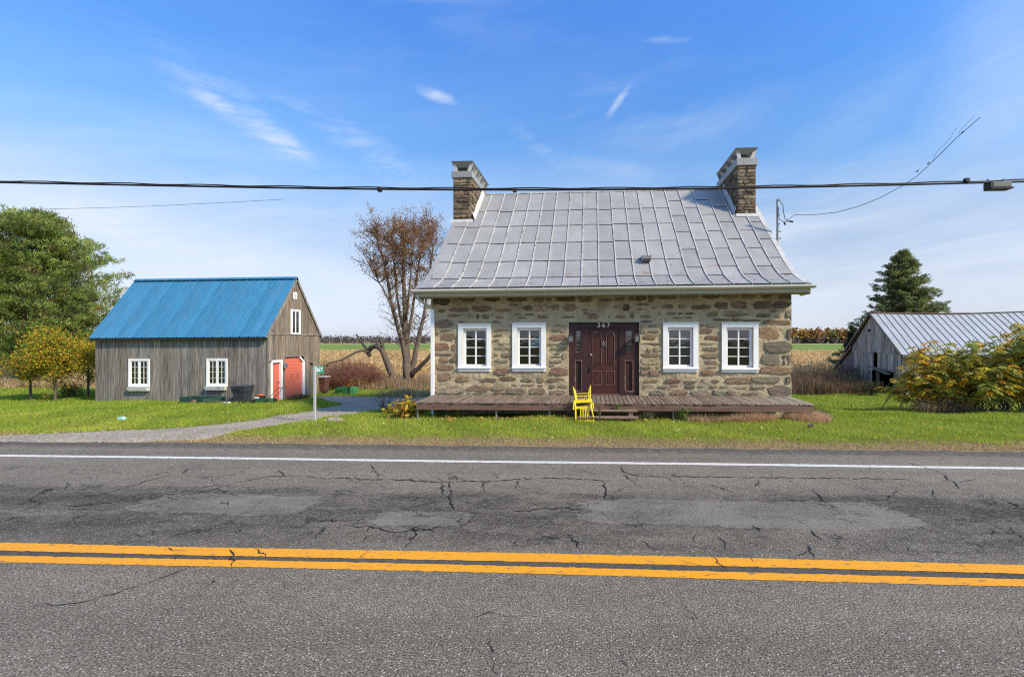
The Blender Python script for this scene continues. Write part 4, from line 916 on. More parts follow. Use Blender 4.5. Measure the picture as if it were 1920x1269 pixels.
# ------------------------------------------------------------------ porch deck
dl, dr = at(778, 753.5, 12.6), at(1527, 757.5, 12.6); bl, br_ = at(812, 739.5, D - .04), at(1487, 742.5, D - .04)
PORCH = thing('wooden_porch', (HX, 13.4, gzf(HX, 13.4)), 'long low brown plank porch across the front of the stone cottage', 'porch')
nb = 86
XB0, XB1 = dl.x, dr.x
def dkz(x, y):
    tx = (x - XB0) / (XB1 - XB0); ty = (y - 12.6) / (D - .04 - 12.6); f = dl.z + (dr.z - dl.z) * tx; b = bl.z + (br_.z - bl.z) * tx
    return f + (b - f) * ty
for k in range(nb):
    x0 = XB0 + (XB1 - XB0) * k / nb; x1 = XB0 + (XB1 - XB0) * (k + 1) / nb - .015
    yb = D - .045 + random.uniform(-.004, .004); yf = 12.6 + random.uniform(-.02, .02); up = random.uniform(-.003, .004)
    mb = MB(); sk = random.uniform(-.004, .004)
    mb.hexa([(x0, yf, dkz(x0, yf) - .035 + up), (x1, yf, dkz(x1, yf) - .035 + up), (x1 + sk, yb, dkz(x1, yb) - .035 + up), (x0 + sk, yb, dkz(x0, yb) - .035 + up)],
            [(x0, yf, dkz(x0, yf) + up), (x1, yf, dkz(x1, yf) + up), (x1 + sk, yb, dkz(x1, yb) + up), (x0 + sk, yb, dkz(x0, yb) + up)])
    o = mb.build('deck_board', M['deckwood'], PORCH, bevel=.004)
    wear = max(0, (k / nb - .7) / .3); g = random.uniform(.78, 1.2) * (1 + .5 * wear); o.color = (g, g * (1 + .12 * wear), g * (1 + .1 * wear), 1)
mb = MB(); a, b = Vector((XB0 + .03, 12.635, dl.z - .125)), Vector((XB1 - .03, 12.635, dr.z - .125)); segs = 4
for k in range(segs): mb.beam(a.lerp(b, k / segs) + Vector((.003, 0, 0)), a.lerp(b, (k + 1) / segs), .04, .17)
mb.build('fascia_beam', M['deckfascia'], PORCH)
for x in (XB0 + .05, XB1 - .05): MB().beam((x, 12.66, dkz(x, 12.6) - .125), (x, D - .1, dkz(x, D) - .125), .04, .17).build('end_beam', M['deckfascia'], PORCH)
for k in range(1, 8):
    x = XB0 + (XB1 - XB0) * k / 8; MB().beam((x, 12.67, dkz(x, 12.6) - .11), (x, D - .1, dkz(x, D) - .11), .05, .14).build('joist', M['deckfascia'], PORCH)
for u in (784, 931, 1031, 1262, 1517):
    p = at(u, 770, 12.75); MB().tube([(p.x, 12.72, gzf(p.x, 12.7) - .05), (p.x, 12.72, dkz(p.x, 12.6) - .2)], .03, 8).build('post', M['steel'], PORCH)
    MB().box(p.x - .07, p.x + .07, 12.66, 12.8, dkz(p.x, 12.6) - .215, dkz(p.x, 12.6) - .2).build('post_plate', M['steel'], PORCH)
# ------------------------------------------------------------------ steps
s0, s1 = at(1113, 772, 12.45), at(1195, 772, 12.45)
STEPS = thing('wooden_steps', ((s0.x + s1.x) / 2, 12.35, gzf(s0.x, 12.4)), 'two weathered plank steps below the front edge of the brown porch', 'steps')
t1 = at(1150, 768.5, 12.45).z; t2 = at(1150, 781, 12.25).z
MB().box(at(1088, 770, 12.5).x, at(1194, 770, 12.5).x, 12.36, 12.60, t1 - .035, t1).build('tread', M['stepwood'], STEPS, bevel=.004)
MB().box(at(1083, 770, 12.3).x, at(1196.5, 770, 12.3).x, 12.12, 12.38, t2 - .035, t2).build('tread', M['stepwood'], STEPS, bevel=.004)
for u in (1100, 1183):
    x = at(u, 775, 12.4).x; MB().box(x - .06, x + .06, 12.40, 12.55, gzf(x, 12.4) - .04, t1 - .036).build('support_block', M['stepwood'], STEPS); MB().box(x - .055, x + .055, 12.18, 12.34, gzf(x, 12.3) - .04, t2 - .036).build('support_block', M['stepwood'], STEPS)

# ------------------------------------------------------------------ yellow chair, upside down against the porch
def chair():
    Yc = 12.12; gb = at(1097, 794, Yc)
    C = thing('yellow_chair', (gb.x, Yc, gzf(gb.x, Yc)), 'yellow painted wooden chair standing upside down against the porch edge', 'chair')
    P = lambda u, v, dy=0: at(u, v, Yc + dy)
    y = M['yellow']
    for a in ([(1079.5, 795, -.02), (1079, 762, .12), (1078, 752, .18)], [(1114.5, 794, -.02), (1109, 765, .12), (1106.5, 752, .18)]):
        MB().tube([P(*q) for q in a], [.020, .021, .021], 8).build('back_post', y, C)
    # crest rail and lower rail of the back
    for (u0, u1, v, th, hh, dy) in ((1080, 1114, 790.5, .03, .06, .0), (1080, 1107.5, 764, .03, .055, .12)):
        a, b = P(u0, v, dy), P(u1, v - .5, dy); n = 6; mb = MB()
        for k in range(n):
            p = a.lerp(b, k / n); q = a.lerp(b, (k + 1) / n); s0_ = 1 + .3 * math.sin(math.pi * k / n); mb.beam(p, q + (q - p) * .01, th, hh * s0_)
        mb.build('back_rail', y, C)
    for k in range(6):
        a = P(1088.5 + 2.9 * k, 766, .11); b = P(1087.5 + 3.6 * k, 788, .01); MB().tube([a, b], .008, 6).build('spindle', y, C)
    # seat: a thin frame and board, underside up, reaching back over the deck
    a, b = P(1076.5, 752.5, .16), P(1108.5, 750.5, .16); mb = MB()
    mb.hexa([a + Vector((-.03, -.03, -.05)), b + Vector((.03, -.03, -.05)), b + Vector((.01, .42, -.03)), a + Vector((-.01, .42, -.03))], [a + Vector((-.03, -.03, -.005)), b + Vector((.03, -.03, -.005)), b + Vector((.01, .42, .0)), a + Vector((-.01, .42, .0))])
    mb.build('seat', y, C, bevel=.008)
    legs = [((1079.5, 751, .20), (1076.5, 735, .20), (1074.5, 725, .17)), ((1105.5, 750, .20), (1106.5, 735, .2), (1107.0, 722, .17)), ((1081, 750, .52), (1079.5, 740, .54), (1077, 729, .57)), ((1103.5, 749, .52), (1104, 737, .54), (1105.5, 726, .57))]
    for l in legs:
        MB().tube([P(*q) for q in l], [.020, .022, .014], 8).build('leg', y, C)
    for (a, b) in (((1079, 738, .2), (1106, 737, .2)), ((1080, 742.5, .52), (1104, 741.5, .52)), ((1079, 744, .2), (1080.5, 744, .53)), ((1106, 744, .2), (1104, 743, .53))): MB().tube([P(*a), P(*b)], .010, 8).build('stretcher', y, C)
    mb = MB(); mb.tube([P(1075, 768, .02), P(1075.5, 758, .05), P(1078, 752, .16)], .018, 8); mb.tube([P(1113, 766, .02), P(1111.5, 757, .05), P(1107, 752, .16)], .018, 8); mb.build('armrest', y, C)
chair()
# ------------------------------------------------------------------ grey barn with the blue roof
def boards(parent, name, mat, P, ulo, uhi, zlo, zhi, wmin, wmax, out, holes=(), gap=.006, tone=(.8, 1.2), jag_=.03, thick=.025, warm=0.0, missing=0.0):
    """vertical planks. P(s, z, o) -> world point; s runs along the wall, zlo/zhi are functions of s"""
    s = ulo
    while s < uhi - .02:
        w = min(random.uniform(wmin, wmax), uhi - s); e = s + w
        if uhi - e < wmin * .4: e = uhi
        m = (s + e) / 2; a, b = s + gap / 2, e - gap / 2
        spans = [(zlo(m) - random.uniform(0, jag_), None)]
        cuts = sorted([(h[2], h[3]) for h in holes if h[0] < m < h[1]]); z = zlo(m) - random.uniform(0, jag_); segs = []
        for c0, c1 in cuts:
            if c0 > z: segs.append((z, c0))
            z = c1
        segs.append((z, 1e9))
        if random.random() < missing: s = e; continue
        o_ = out + random.uniform(-.004, .006); k = random.uniform(*tone); wv = random.uniform(-.05, .05) + warm
        for z0, z1 in segs:
            ta, tb = min(z1, zhi(a)), min(z1, zhi(b))
            if max(ta, tb) - z0 < .03: continue
            ta = max(ta, z0 + .005); tb = max(tb, z0 + .005); mb = MB(); tl = random.uniform(-.003, .003)
            mb.hexa([P(a, z0, o_), P(b, z0, o_ + tl), P(b, z0, o_ - thick), P(a, z0, o_ - thick)], [P(a, ta, o_), P(b, tb, o_ + tl), P(b, tb, o_ - thick), P(a, ta, o_ - thick)])
            ob = mb.build(name, mat, parent); ob.color = (k * (1 + wv), k, k * (1 - wv), 1)
        s = e
YBF, YBB, YBR = 22.3, 26.5, 24.4
bx0, bx1 = at(180, 700, YBF).x, at(503, 700, YBF).x
zeL, zeR = at(170, 634, 22.0).z, at(500, 631.5, 22.0).z
zr0, zr1 = at(256, 524.5, YBR).z, at(556, 520, YBR).z
BARN = thing('grey_barn', ((bx0 + bx1) / 2, YBF, -1.1), 'small grey board barn with bright blue metal roof and coral doors', 'barn')
zg_b = lambda x: gzf(x, YBF) - .02
bz_e = (zeL + zeR) / 2
xe0, xe1 = at(167, 634, 22.0).x, at(500, 632, 22.0).x; xe1 = at(556, 520, YBR).x
def bw(uc, u0, u1, v0, v1): return (at(u0, (v0 + v1) / 2, YBF).x, at(u1, (v0 + v1) / 2, YBF).x, at(uc, v1, YBF).z, at(uc, v0, YBF).z)
bwin = [bw(262, 242.5, 282, 672.5, 724), bw(408, 388.5, 428, 671.8, 723.5)]
bh = [(a + .05, b - .05, c + .05, d - .05) for a, b, c, d in bwin]
zroof_f = lambda Y, x: (zeL + (zeR - zeL) * (x - xe0) / (xe1 - xe0)) + ((zr0 + zr1) / 2 - bz_e) * (Y - 22.0) / (YBR - 22.0)
boards(BARN, 'wall_board', M['barnwood'], lambda s, z, o: Vector((s, YBF - o, z)), bx0, bx1 - .03, zg_b, lambda s: zroof_f(YBF, s) - .13, .13, .24, .03, bh, tone=(.72, 1.15), warm=.0)
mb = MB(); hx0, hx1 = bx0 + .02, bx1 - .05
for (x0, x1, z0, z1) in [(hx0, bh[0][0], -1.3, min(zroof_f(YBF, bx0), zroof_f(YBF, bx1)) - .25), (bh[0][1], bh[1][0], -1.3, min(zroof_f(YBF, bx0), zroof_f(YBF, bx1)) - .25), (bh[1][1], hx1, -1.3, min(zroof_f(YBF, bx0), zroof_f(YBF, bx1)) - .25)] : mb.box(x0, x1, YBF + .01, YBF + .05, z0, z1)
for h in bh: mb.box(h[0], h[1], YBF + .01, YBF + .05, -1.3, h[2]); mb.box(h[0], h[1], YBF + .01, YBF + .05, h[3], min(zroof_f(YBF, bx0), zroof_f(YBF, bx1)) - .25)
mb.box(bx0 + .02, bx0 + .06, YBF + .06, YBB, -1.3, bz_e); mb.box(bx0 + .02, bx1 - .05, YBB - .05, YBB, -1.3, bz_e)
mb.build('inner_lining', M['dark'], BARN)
# right gable: doors and loft window measured along world Y
def YG(u): # world depth of a point on the plane X = bx1 that shows at column u
    lo, hi = YBF - 2, YBB + 6
    for _ in range(50):
        m_ = (lo + hi) / 2
        if at(u, 650, m_).x > bx1: lo = m_
        else: hi = m_
        # x of a fixed column decreases with Y on this side
    return (lo + hi) / 2
def ZG(u, v): return at(u, v, YG(u)).z
PG = lambda s, z, o: Vector((bx1 + o, s, z))
gtop = lambda s: zroof_f(s, bx1) - .06 if s < YBR else zroof_f(2 * YBR - s, bx1) - .06
zbelt = ZG(550, 626.5)
dY0, dY1 = YG(505.5), YG(527.5); dzt, dzb = ZG(516, 675), ZG(516, 755)
gY0, gY1 = YG(532.5), YG(570); gzt, gzb = ZG(550, 668.5), ZG(550, 746)
wY0, wY1 = YG(543), YG(561); wzt, wzb = ZG(552, 580.5), ZG(552, 627)
gh = [(dY0, dY1, dzb - .5, dzt), (gY0, gY1, gzb - .6, gzt), (wY0 + .03, wY1 - .03, wzb + .03, wzt - .03)]
YBB = YG(598.5)
boards(BARN, 'gable_board', M['barnwood'], PG, YBF - .03, YBB, lambda s: gzf(bx1, s) + .0, lambda s: min(zbelt, gtop(s)), .15, .26, .03, gh, tone=(.6, 1.0), warm=.12)
boards(BARN, 'gable_board', M['barnwood'], PG, YBF, YBB, lambda s: zbelt - .02, gtop, .15, .26, .045, gh, tone=(.6, 1.0), warm=.12, jag_=.02)
MB().box(bx1 + .046, bx1 + .075, YBF - .05, wY0 - .02, zbelt - .05, zbelt + .03).build('belt_board', M['barnwood'], BARN); MB().box(bx1 + .046, bx1 + .075, wY1 + .02, YBB, zbelt - .05, zbelt + .03).build('belt_board', M['barnwood'], BARN)
MB().box(bx1 - .03, bx1 + .05, YBF - .055, YBF + .10, zg_b(bx1), gtop(YBF)).build('corner_board', M['barnwood'], BARN)
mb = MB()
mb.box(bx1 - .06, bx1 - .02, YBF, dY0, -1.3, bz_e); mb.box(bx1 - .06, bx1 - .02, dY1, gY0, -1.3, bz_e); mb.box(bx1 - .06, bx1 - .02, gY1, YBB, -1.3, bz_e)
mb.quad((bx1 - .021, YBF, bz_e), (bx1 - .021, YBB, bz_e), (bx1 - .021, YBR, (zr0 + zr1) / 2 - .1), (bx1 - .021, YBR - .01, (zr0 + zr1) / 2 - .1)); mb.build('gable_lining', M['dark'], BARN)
# roof sheets with raised ribs, one panel each
npan = 20; pw = (xe1 + .04 - xe0) / npan
def brp(x, t_, lift=0):
    z0 = zeL + (zeR - zeL) * (x - xe0) / (xe1 - xe0); z1 = zr0 + (zr1 - zr0) * (x - xe0) / (xe1 - xe0)
    return Vector((x, 22.0 + (YBR - 22.0) * t_, z0 + (z1 - z0) * t_)) + Vector((0, -.65, .76)) * lift
for k in range(npan):
    x = xe0 + pw * k; mb = MB(); sec = [(0, 0), (0.010, .04), (.04, .04), (.05, 0), (pw * .36, 0), (pw * .36 + .01, .010), (pw * .36 + .03, .010), (pw * .36 + .04, 0), (pw * .68, 0), (pw * .68 + .01, .010), (pw * .68 + .03, .010), (pw * .68 + .04, 0), (pw - .002, 0)]
    for (a, la), (b, lb) in zip(sec, sec[1:]): mb.quad(brp(x + a, 0, la), brp(x + b, 0, lb), brp(x + b, 1, lb), brp(x + a, 1, la))
    ob_ = mb.build('roof_panel', M['blue'], BARN); kq = random.uniform(.88, 1.1); ob_.color = (kq * random.uniform(.9, 1.15), kq, kq, 1)
mb = MB(); mb.quad(brp(xe1, 0, -.03), brp(xe0, 0, -.03), brp(xe0, 1, -.03), brp(xe1, 1, -.03)); mb.build('roof_underlay', M['dark'], BARN)
mb = MB(); A, B, C_, D_ = brp(xe0, 0), brp(xe1 + .04, 0), brp(xe1 + .04, 1), brp(xe0, 1)
fl = lambda p: Vector((p.x, 2 * YBR - p.y, p.z))
mb.quad(fl(B), fl(A), fl(D_), fl(C_)); mb.quad(fl(A) - Vector((0, 0, .03)), fl(B) - Vector((0, 0, .03)), fl(C_) - Vector((0, 0, .03)), fl(D_) - Vector((0, 0, .03))); mb.build('back_roof', M['blue'], BARN)
mb = MB(); mb.beam(brp(xe0, 1, .03) + Vector((0, -.08, -.05)), brp(xe1 + .04, 1, .03) + Vector((0, -.08, -.05)), .18, .02, (0, -.65, .76)); mb.beam(brp(xe0, 1, .03) + Vector((0, .08, -.05)), brp(xe1 + .04, 1, .03) + Vector((0, .08, -.05)), .18, .02, (0, .65, .76)); mb.build('ridge_cap', M['blue'], BARN)
mb = MB(); mb.beam(brp(xe0, 0, -.02) + Vector((0, .02, -.05)), brp(xe1, 0, -.02) + Vector((0, .02, -.05)), .025, .09); mb.build('eave_board', M['dark'], BARN)
for q in (lambda p: p, fl):
    MB().beam(q(brp(xe1 + .03, 0, -.06)), q(brp(xe1 + .03, 1, -.06)), .035, .13, (0, -.65, .76)).build('verge_board', M['barnwood'], BARN)
# front windows
def barn_window(w, curt):
    x0, x1, z0, z1 = w; y = YBF - .035; H = z1 - z0; t_ = .085
    mb = MB(); mb.box(x0, x0 + t_, y - .03, y + .05, z0, z1); mb.box(x1 - t_, x1, y - .03, y + .05, z0, z1); mb.box(x0 + t_ + .001, x1 - t_ - .001, y - .029, y + .05, z1 - t_, z1); mb.box(x0 + t_ + .001, x1 - t_ - .001, y - .029, y + .05, z0, z0 + t_)
    f = mb.build('window', M['white'], BARN); xm = (x0 + x1) / 2
    MB().box(x0 - .01, x1 + .01, y - .045, y + .04, z0 - .02, z0 - .001).build('sill', M['white'], f)
    for a, b in ((x0 + t_ + .002, xm - .003), (xm + .003, x1 - t_ - .002)):
        s_ = .05; mb = MB(); mb.box(a, a + s_, y - .015, y + .03, z0 + t_, z1 - t_); mb.box(b - s_, b, y - .015, y + .03, z0 + t_, z1 - t_); mb.box(a + s_, b - s_, y - .014, y + .03, z1 - t_ - s_, z1 - t_); mb.box(a + s_, b - s_, y - .014, y + .03, z0 + t_, z0 + t_ + s_)
        mb.build('casement', M['white'], f); ga, gb, gz0, gz1 = a + s_, b - s_, z0 + t_ + s_, z1 - t_ - s_
        MB().quad((ga, y + .02, gz0), (gb, y + .02, gz0), (gb, y + .02, gz1), (ga, y + .02, gz1)).build('pane', M['glass'], f)
        mb = MB(); mb.box((ga + gb) / 2 - .007, (ga + gb) / 2 + .007, y + .0, y + .018, gz0, gz1)
        for k in (1, 2, 3): mb.box(ga, gb, y + .001, y + .017, gz0 + (gz1 - gz0) * k / 4 - .006, gz0 + (gz1 - gz0) * k / 4 + .006)
        mb.build('muntins', M['white'], f)
        if curt: MB().box(ga - .02, gb + .02, y + .12, y + .13, gz0 - .03, gz1 + .03).build('curtain', curt[0] if a < xm - .1 else curt[1], f)
M['cteal'] = worn('teal_curtain', (0.10, 0.24, 0.21), .8, .2, 4); M['cpur'] = worn('violet_curtain', (0.09, 0.05, 0.13), .8, .3, 4)
barn_window(bwin[0], (M['blind'], M['cpur'])); barn_window(bwin[1], (M['blind'], M['cteal']))
for (u0, u1, v0, v1) in ((241.5, 279, 726, 732.5), (386, 423.5, 724.5, 731)):
    p, q = at(u0, v1, YBF - .12), at(u1, v0, YBF - .12)
    MB().hexa([(p.x + .03, YBF - .2, p.z), (q.x - .03, YBF - .2, p.z), (q.x - .03, YBF - .04, p.z), (p.x + .03, YBF - .04, p.z)], [(p.x, YBF - .24, q.z), (q.x, YBF - .24, q.z), (q.x, YBF - .04, q.z), (p.x, YBF - .04, q.z)]).build('window_box', worn('peeling_white', (.62, .62, .57), .8, .15, 12, dirt=(.22, .2, .17), dirt_amt=.8), BARN)
# loft window and vent on the gable
def gbox(mb, y0, y1, z0, z1, o0, o1): return mb.box(bx1 + o0, bx1 + o1, y0, y1, z0, z1)
mb = MB(); gbox(mb, wY0, wY0 + .12, wzb, wzt, .03, .09); gbox(mb, wY1 - .12, wY1, wzb, wzt, .03, .09); gbox(mb, wY0 + .121, wY1 - .121, wzb, wzb + .10, .03, .089); gbox(mb, wY0 + .121, wY1 - .121, wzt - .10, wzt, .03, .089)
LW = mb.build('loft_window', M['white'], BARN); ym = (wY0 + wY1) / 2
gbox(MB(), ym - .03, ym + .03, wzb + .1, wzt - .1, .04, .075).build('mullion', M['white'], LW)
for a, b in ((wY0 + .12, ym - .03), (ym + .03, wY1 - .12)): MB().quad((bx1 + .05, a, wzb + .1), (bx1 + .05, b, wzb + .1), (bx1 + .05, b, wzt - .1), (bx1 + .05, a, wzt - .1)).build('pane', M['glass'], LW)
gbox(MB(), wY0 + .1, wY1 - .1, wzb, wzt, -.05, -.03).build('window_backing', M['blind'], LW)
vY0, vY1 = YG(547), YG(554.5); vz0, vz1 = ZG(551, 561), ZG(551, 548)
mb = MB(); gbox(mb, vY0, vY1, vz0, vz1, .046, .06); VN = mb.build('gable_vent', M['dark'], BARN)
mb = MB(); gbox(mb, vY0, vY0 + .05, vz0, vz1, .061, .085); gbox(mb, vY1 - .05, vY1, vz0, vz1, .061, .085); gbox(mb, vY0, vY1, vz0, vz0 + .05, .0611, .084); gbox(mb, vY0, vY1, vz1 - .05, vz1, .0611, .084); mb.build('vent_frame', M['white'], VN)
for k in range(3):
    z = vz0 + .06 + (vz1 - vz0 - .1) * k / 3; MB().beam((bx1 + .07, vY0 + .04, z), (bx1 + .07, vY1 - .04, z + .1), .02, .045, (0, 0, 1)).build('vent_louvre', M['white'], VN)
# side door with white frame, garage leaf
mb = MB(); gbox(mb, dY0, dY0 + .13, dzb, dzt, -.03, .08); gbox(mb, dY0 + .13, dY1 - .13, dzt - .12, dzt, -.03, .079); gbox(mb, dY1 - .13, dY1, dzb, dzt, -.03, .08)
DF = mb.build('side_door_frame', M['white'], BARN)
gbox(MB(), dY0 + .13, dY1 - .13, dzb, dzt - .12, -.07, -.03).build('side_door', M['coral'], DF); gbox(MB(), dY0, dY1, dzb - .08, dzb, -.1, .2).build('door_step', M['white'], DF)
MB().tube([(bx1 - .02, dY1 - .22, (dzb + dzt) / 2 - .05), (bx1 + .05, dY1 - .22, (dzb + dzt) / 2 - .05)], .03, 8).build('door_knob', M['steel'], DF)
MB().beam((bx1 + .05, dY0 + .05, dzt - .03), (bx1 + .12, dY0 - .12, dzt - .03), .06, .06).build('door_arm', M['steel'], DF)
nb_ = 7; gw = (gY1 - gY0) / nb_; ch = .28
G_ = MB().box(bx1 - .075, bx1 - .065, gY0, gY1, gzb - .3, gzt).build('garage_door', M['dark'], BARN)
zz = gzb - .25; kk = 0
while zz < gzt - .02:   # horizontal planks of the coral leaf, chamfered top corners
    z1 = min(zz + .155, gzt - .01); c0 = max(0, (z1 - (gzt - ch))) ; a, b = gY0 + .02 + c0 * .5, gY1 - .16 - c0 * .6
    gbox(MB(), a, b, zz + .004, z1 - .004, -.06 + random.uniform(-.003, .003), -.035).build('garage_plank', M['coral'], G_); zz = z1
mb = MB(); gbox(mb, gY1 - .15, gY1 - .02, gzb - .3, gzt - ch - .02, -.03, .06); mb.beam((bx1 + .01, gY1 - .09, gzt - ch - .02), (bx1 + .01, gY1 - .42, gzt - .04), .09, .10, (1, 0, 0)); mb.build('garage_jamb', M['white'], G_)
gbox(MB(), gY0 - .02, gY1, gzt, gzt + .07, .03, .07).build('garage_lintel', M['barnwood'], G_)
MB().tube([(bx1 - .02, gY0 + .65, (gzb + gzt) / 2 - .1), (bx1 - .01, gY0 + .65, (gzb + gzt) / 2 + .2)], .015, 6).build('pull_handle', M['rust'], G_); MB().tube([(bx1 - .02, gY0 + 1.15, (gzb + gzt) / 2 - .1), (bx1 - .01, gY0 + 1.15, (gzb + gzt) / 2 + .2)], .015, 6).build('pull_handle', M['rust'], G_)
def barn_lamp(u, v):
    y = YG(u); z = ZG(u, v); mb = MB(); mb.box(bx1 + .05, bx1 + .09, y - .05, y + .05, z - .1, z + .1); mb.hexa([(bx1 + .08, y - .07, z - .12), (bx1 + .2, y - .07, z - .12), (bx1 + .2, y + .07, z - .12), (bx1 + .08, y + .07, z - .12)], [(bx1 + .08, y - .09, z + .08), (bx1 + .22, y - .09, z + .08), (bx1 + .22, y + .09, z + .08), (bx1 + .08, y + .09, z + .08)])
    mb.hexa([(bx1 + .07, y - .11, z + .08), (bx1 + .25, y - .11, z + .08), (bx1 + .25, y + .11, z + .08), (bx1 + .07, y + .11, z + .08)], [(bx1 + .12, y - .03, z + .16), (bx1 + .18, y - .03, z + .16), (bx1 + .18, y + .03, z + .16), (bx1 + .12, y + .03, z + .16)]); mb.build('wall_lamp', M['steel'], BARN)
barn_lamp(530.5, 686)
yk = YG(582); zk = ZG(582, 679); MB().box(bx1 + .05, bx1 + .22, yk - .14, yk + .14, zk - .02, zk + .02).box(bx1 + .05, bx1 + .08, yk - .1, yk + .1, zk - .09, zk - .021).build('bracket_shelf', M['steel'], BARN)

# ------------------------------------------------------------------ weathered shed on the right
SX = at(1690, 700, 27.0).x; SY0, SY1, SYR = 27.0, 32.0, 29.6
SHED = thing('weathered_shed', (SX + 6, 29.5, -1.1), 'long derelict grey plank shed with ribbed tin roof and broken gable', 'shed')
def YS(u):
    lo, hi = 20., 45.
    for _ in range(50):
        m_ = (lo + hi) / 2
        if at(u, 650, m_).x < SX: lo = m_
        else: hi = m_
    return (lo + hi) / 2
SY1 = YS(1600); SYR = YS(1637)
ZS = lambda u, v: at(u, v, YS(u)).z
szn, szp, szf = ZS(1690, 663) , ZS(1637, 588), ZS(1600, 650)
def stop_(s): return szn + (szp - szn) * (s - SY0) / (SYR - SY0) if s < SYR else szp + (szf - szp) * (s - SYR) / (SY1 - SYR)
PS = lambda s, z, o: Vector((SX - o, s, z))
oz0, oz1 = -1.4, ZS(1650, 695); oY0, oY1 = YS(1676), YS(1634)
zmid = ZS(1650, 655)
boards(SHED, 'gable_board', M['barnwood'], PS, SY0, SY1, lambda s: -1.12, lambda s: min(zmid + random.uniform(-.1, .06), stop_(s) - .03), .16, .27, .03, [(oY0, oY1, oz0, oz1)], gap=.016, tone=(1.1, 2.3), jag_=.05, missing=.03)
boards(SHED, 'gable_board', M['barnwood'], PS, SY0 + .1, SY1, lambda s: zmid - random.uniform(.0, .25), lambda s: stop_(s) - .02, .16, .27, .055, [(YS(1646), YS(1644), ZS(1645, 655), ZS(1645, 618)), (YS(1632.5), YS(1630.5), ZS(1631, 622), ZS(1631, 617)), (YS(1637.5), YS(1636), ZS(1637, 616), ZS(1637, 611)), (YS(1651), YS(1649), ZS(1650, 655), ZS(1650, 645))], gap=.014, tone=(1.1, 2.3), jag_=.12)
boards(SHED, 'side_board', M['barnwood'], lambda s, z, o: Vector((s, SY0 - o, z)), SX, SX + 14, lambda s: gzf(s, 27) , lambda s: szn - .05, .16, .27, .03, gap=.012, tone=(.8, 1.5), jag_=.04)
mb = MB(); mb.beam(PS(oY0 - .2, oz1 + .06, .06), PS(oY1 + .3, oz1 + .22, .06), .05, .16, (1, 0, 0)); mb.build('slipped_plank', M['barnwood'], SHED)
mb = MB(); mb.beam(PS(oY0 - .3, oz1 - .10, .5), PS(oY1 - .6, oz1 + .16, .25), .25, .03, (0, 0, 1)); mb.build('fallen_awning_board', M['barnwood'], SHED)
MB().beam(PS(YS(1632), oz1 + .0, .10), PS(YS(1629), -1.0, .45), .16, .03, (1, 0, 0)).build('leaning_board', M['barnwood'], SHED)
MB().beam(PS(YS(1640), oz1, -.2), PS(YS(1640), -1.2, -.2), .12, .12, (1, 0, 0)).build('inner_post', M['barnwood'], SHED)
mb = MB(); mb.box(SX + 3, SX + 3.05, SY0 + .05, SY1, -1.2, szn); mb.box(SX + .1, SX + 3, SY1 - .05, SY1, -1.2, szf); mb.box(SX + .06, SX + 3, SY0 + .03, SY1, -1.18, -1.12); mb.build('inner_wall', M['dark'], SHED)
# lean-to behind
lY = YS(1600) + 2.6; lx = at(1567, 700, lY).x
LT = lambda s, z, o: Vector((SX + (s - SY1) / (lY - SY1) * (lx - SX) - o * .5, s - o * .2, z))
zt0, zt1 = ZS(1600, 652), at(1567, 692, lY).z
boards(SHED, 'lean_to_board', M['barnwood'], LT, SY1 + .02, lY, lambda s: -.55 if s > SY1 + .8 else -1.1, lambda s: zt0 + (zt1 - zt0) * (s - SY1) / (lY - SY1) - .06, .18, .28, .02, gap=.012, tone=(.6, 1.0))
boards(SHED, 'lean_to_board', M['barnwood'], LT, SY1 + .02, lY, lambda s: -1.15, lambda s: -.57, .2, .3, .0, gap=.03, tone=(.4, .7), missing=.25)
a, b = Vector((SX - .15, SY1, zt0 + .05)), Vector((lx - .15, lY + .1, zt1 + .02)); MB().quad(a, b, b + Vector((4, 0, 0)), a + Vector((4, 0, 0))).quad(a - Vector((0, 0, .06)), a + Vector((4, 0, -.06)), b + Vector((4, 0, -.06)), b - Vector((0, 0, .06))).build('lean_to_roof', M['rust'], SHED)
MB().beam(a, b, .05, .1).build('lean_to_verge', M['barnwood'], SHED)
# tin roof
rx0 = SX - .22; rx1 = SX + 15.5; ev = at(1684, 665, SY0 - .35); slope = (szp - ev.z + .06) / (SYR - (SY0 - .35))
zend = at(1920, 583.5, SYR).z; dzr = (zend - szp - .06) / (at(1920, 583.5, SYR).x - SX)
def srp(x, t_, lift=0, back=False):
    sag = -.10 * math.sin(math.pi * min(1, max(0, (x - SX) / 9))) * t_
    y = SY0 - .35 + (SYR - SY0 + .35) * t_; z = ev.z + (szp + .06 - ev.z) * t_ + dzr * (x - SX) * t_ + sag
    if back: y = 2 * SYR - y
    return Vector((x, y, z)) + Vector((0, -.6, .8)) * lift
npn = int((rx1 - rx0) / .40); pw2 = (rx1 - rx0) / npn
for k in range(npn):
    x = rx0 + pw2 * k; mb = MB(); w = pw2; sec = [(0, .0), (.012, .035), (.04, .035), (.052, 0), (w * .5, 0.0), (w - .015, 0.0), (w - .012, -.02), (w - .001, -.02)]
    for (p, lp), (q, lq) in zip(sec, sec[1:]): mb.quad(srp(x + p, 0, lp), srp(x + q, 0, lq), srp(x + q, 1, lq), srp(x + p, 1, lp))
    o = mb.build('roof_sheet', M['shedroof'], SHED)
mb = MB(); 
for k in range(12):
    a_, b_ = rx0 + (rx1 - rx0) * k / 12, rx0 + (rx1 - rx0) * (k + 1) / 12
    mb.quad(srp(b_, 0, -.06), srp(a_, 0, -.06), srp(a_, 1, -.08), srp(b_, 1, -.08)); mb.quad(srp(b_, 1), srp(a_, 1), srp(a_, 0, 0, True), srp(b_, 0, 0, True))
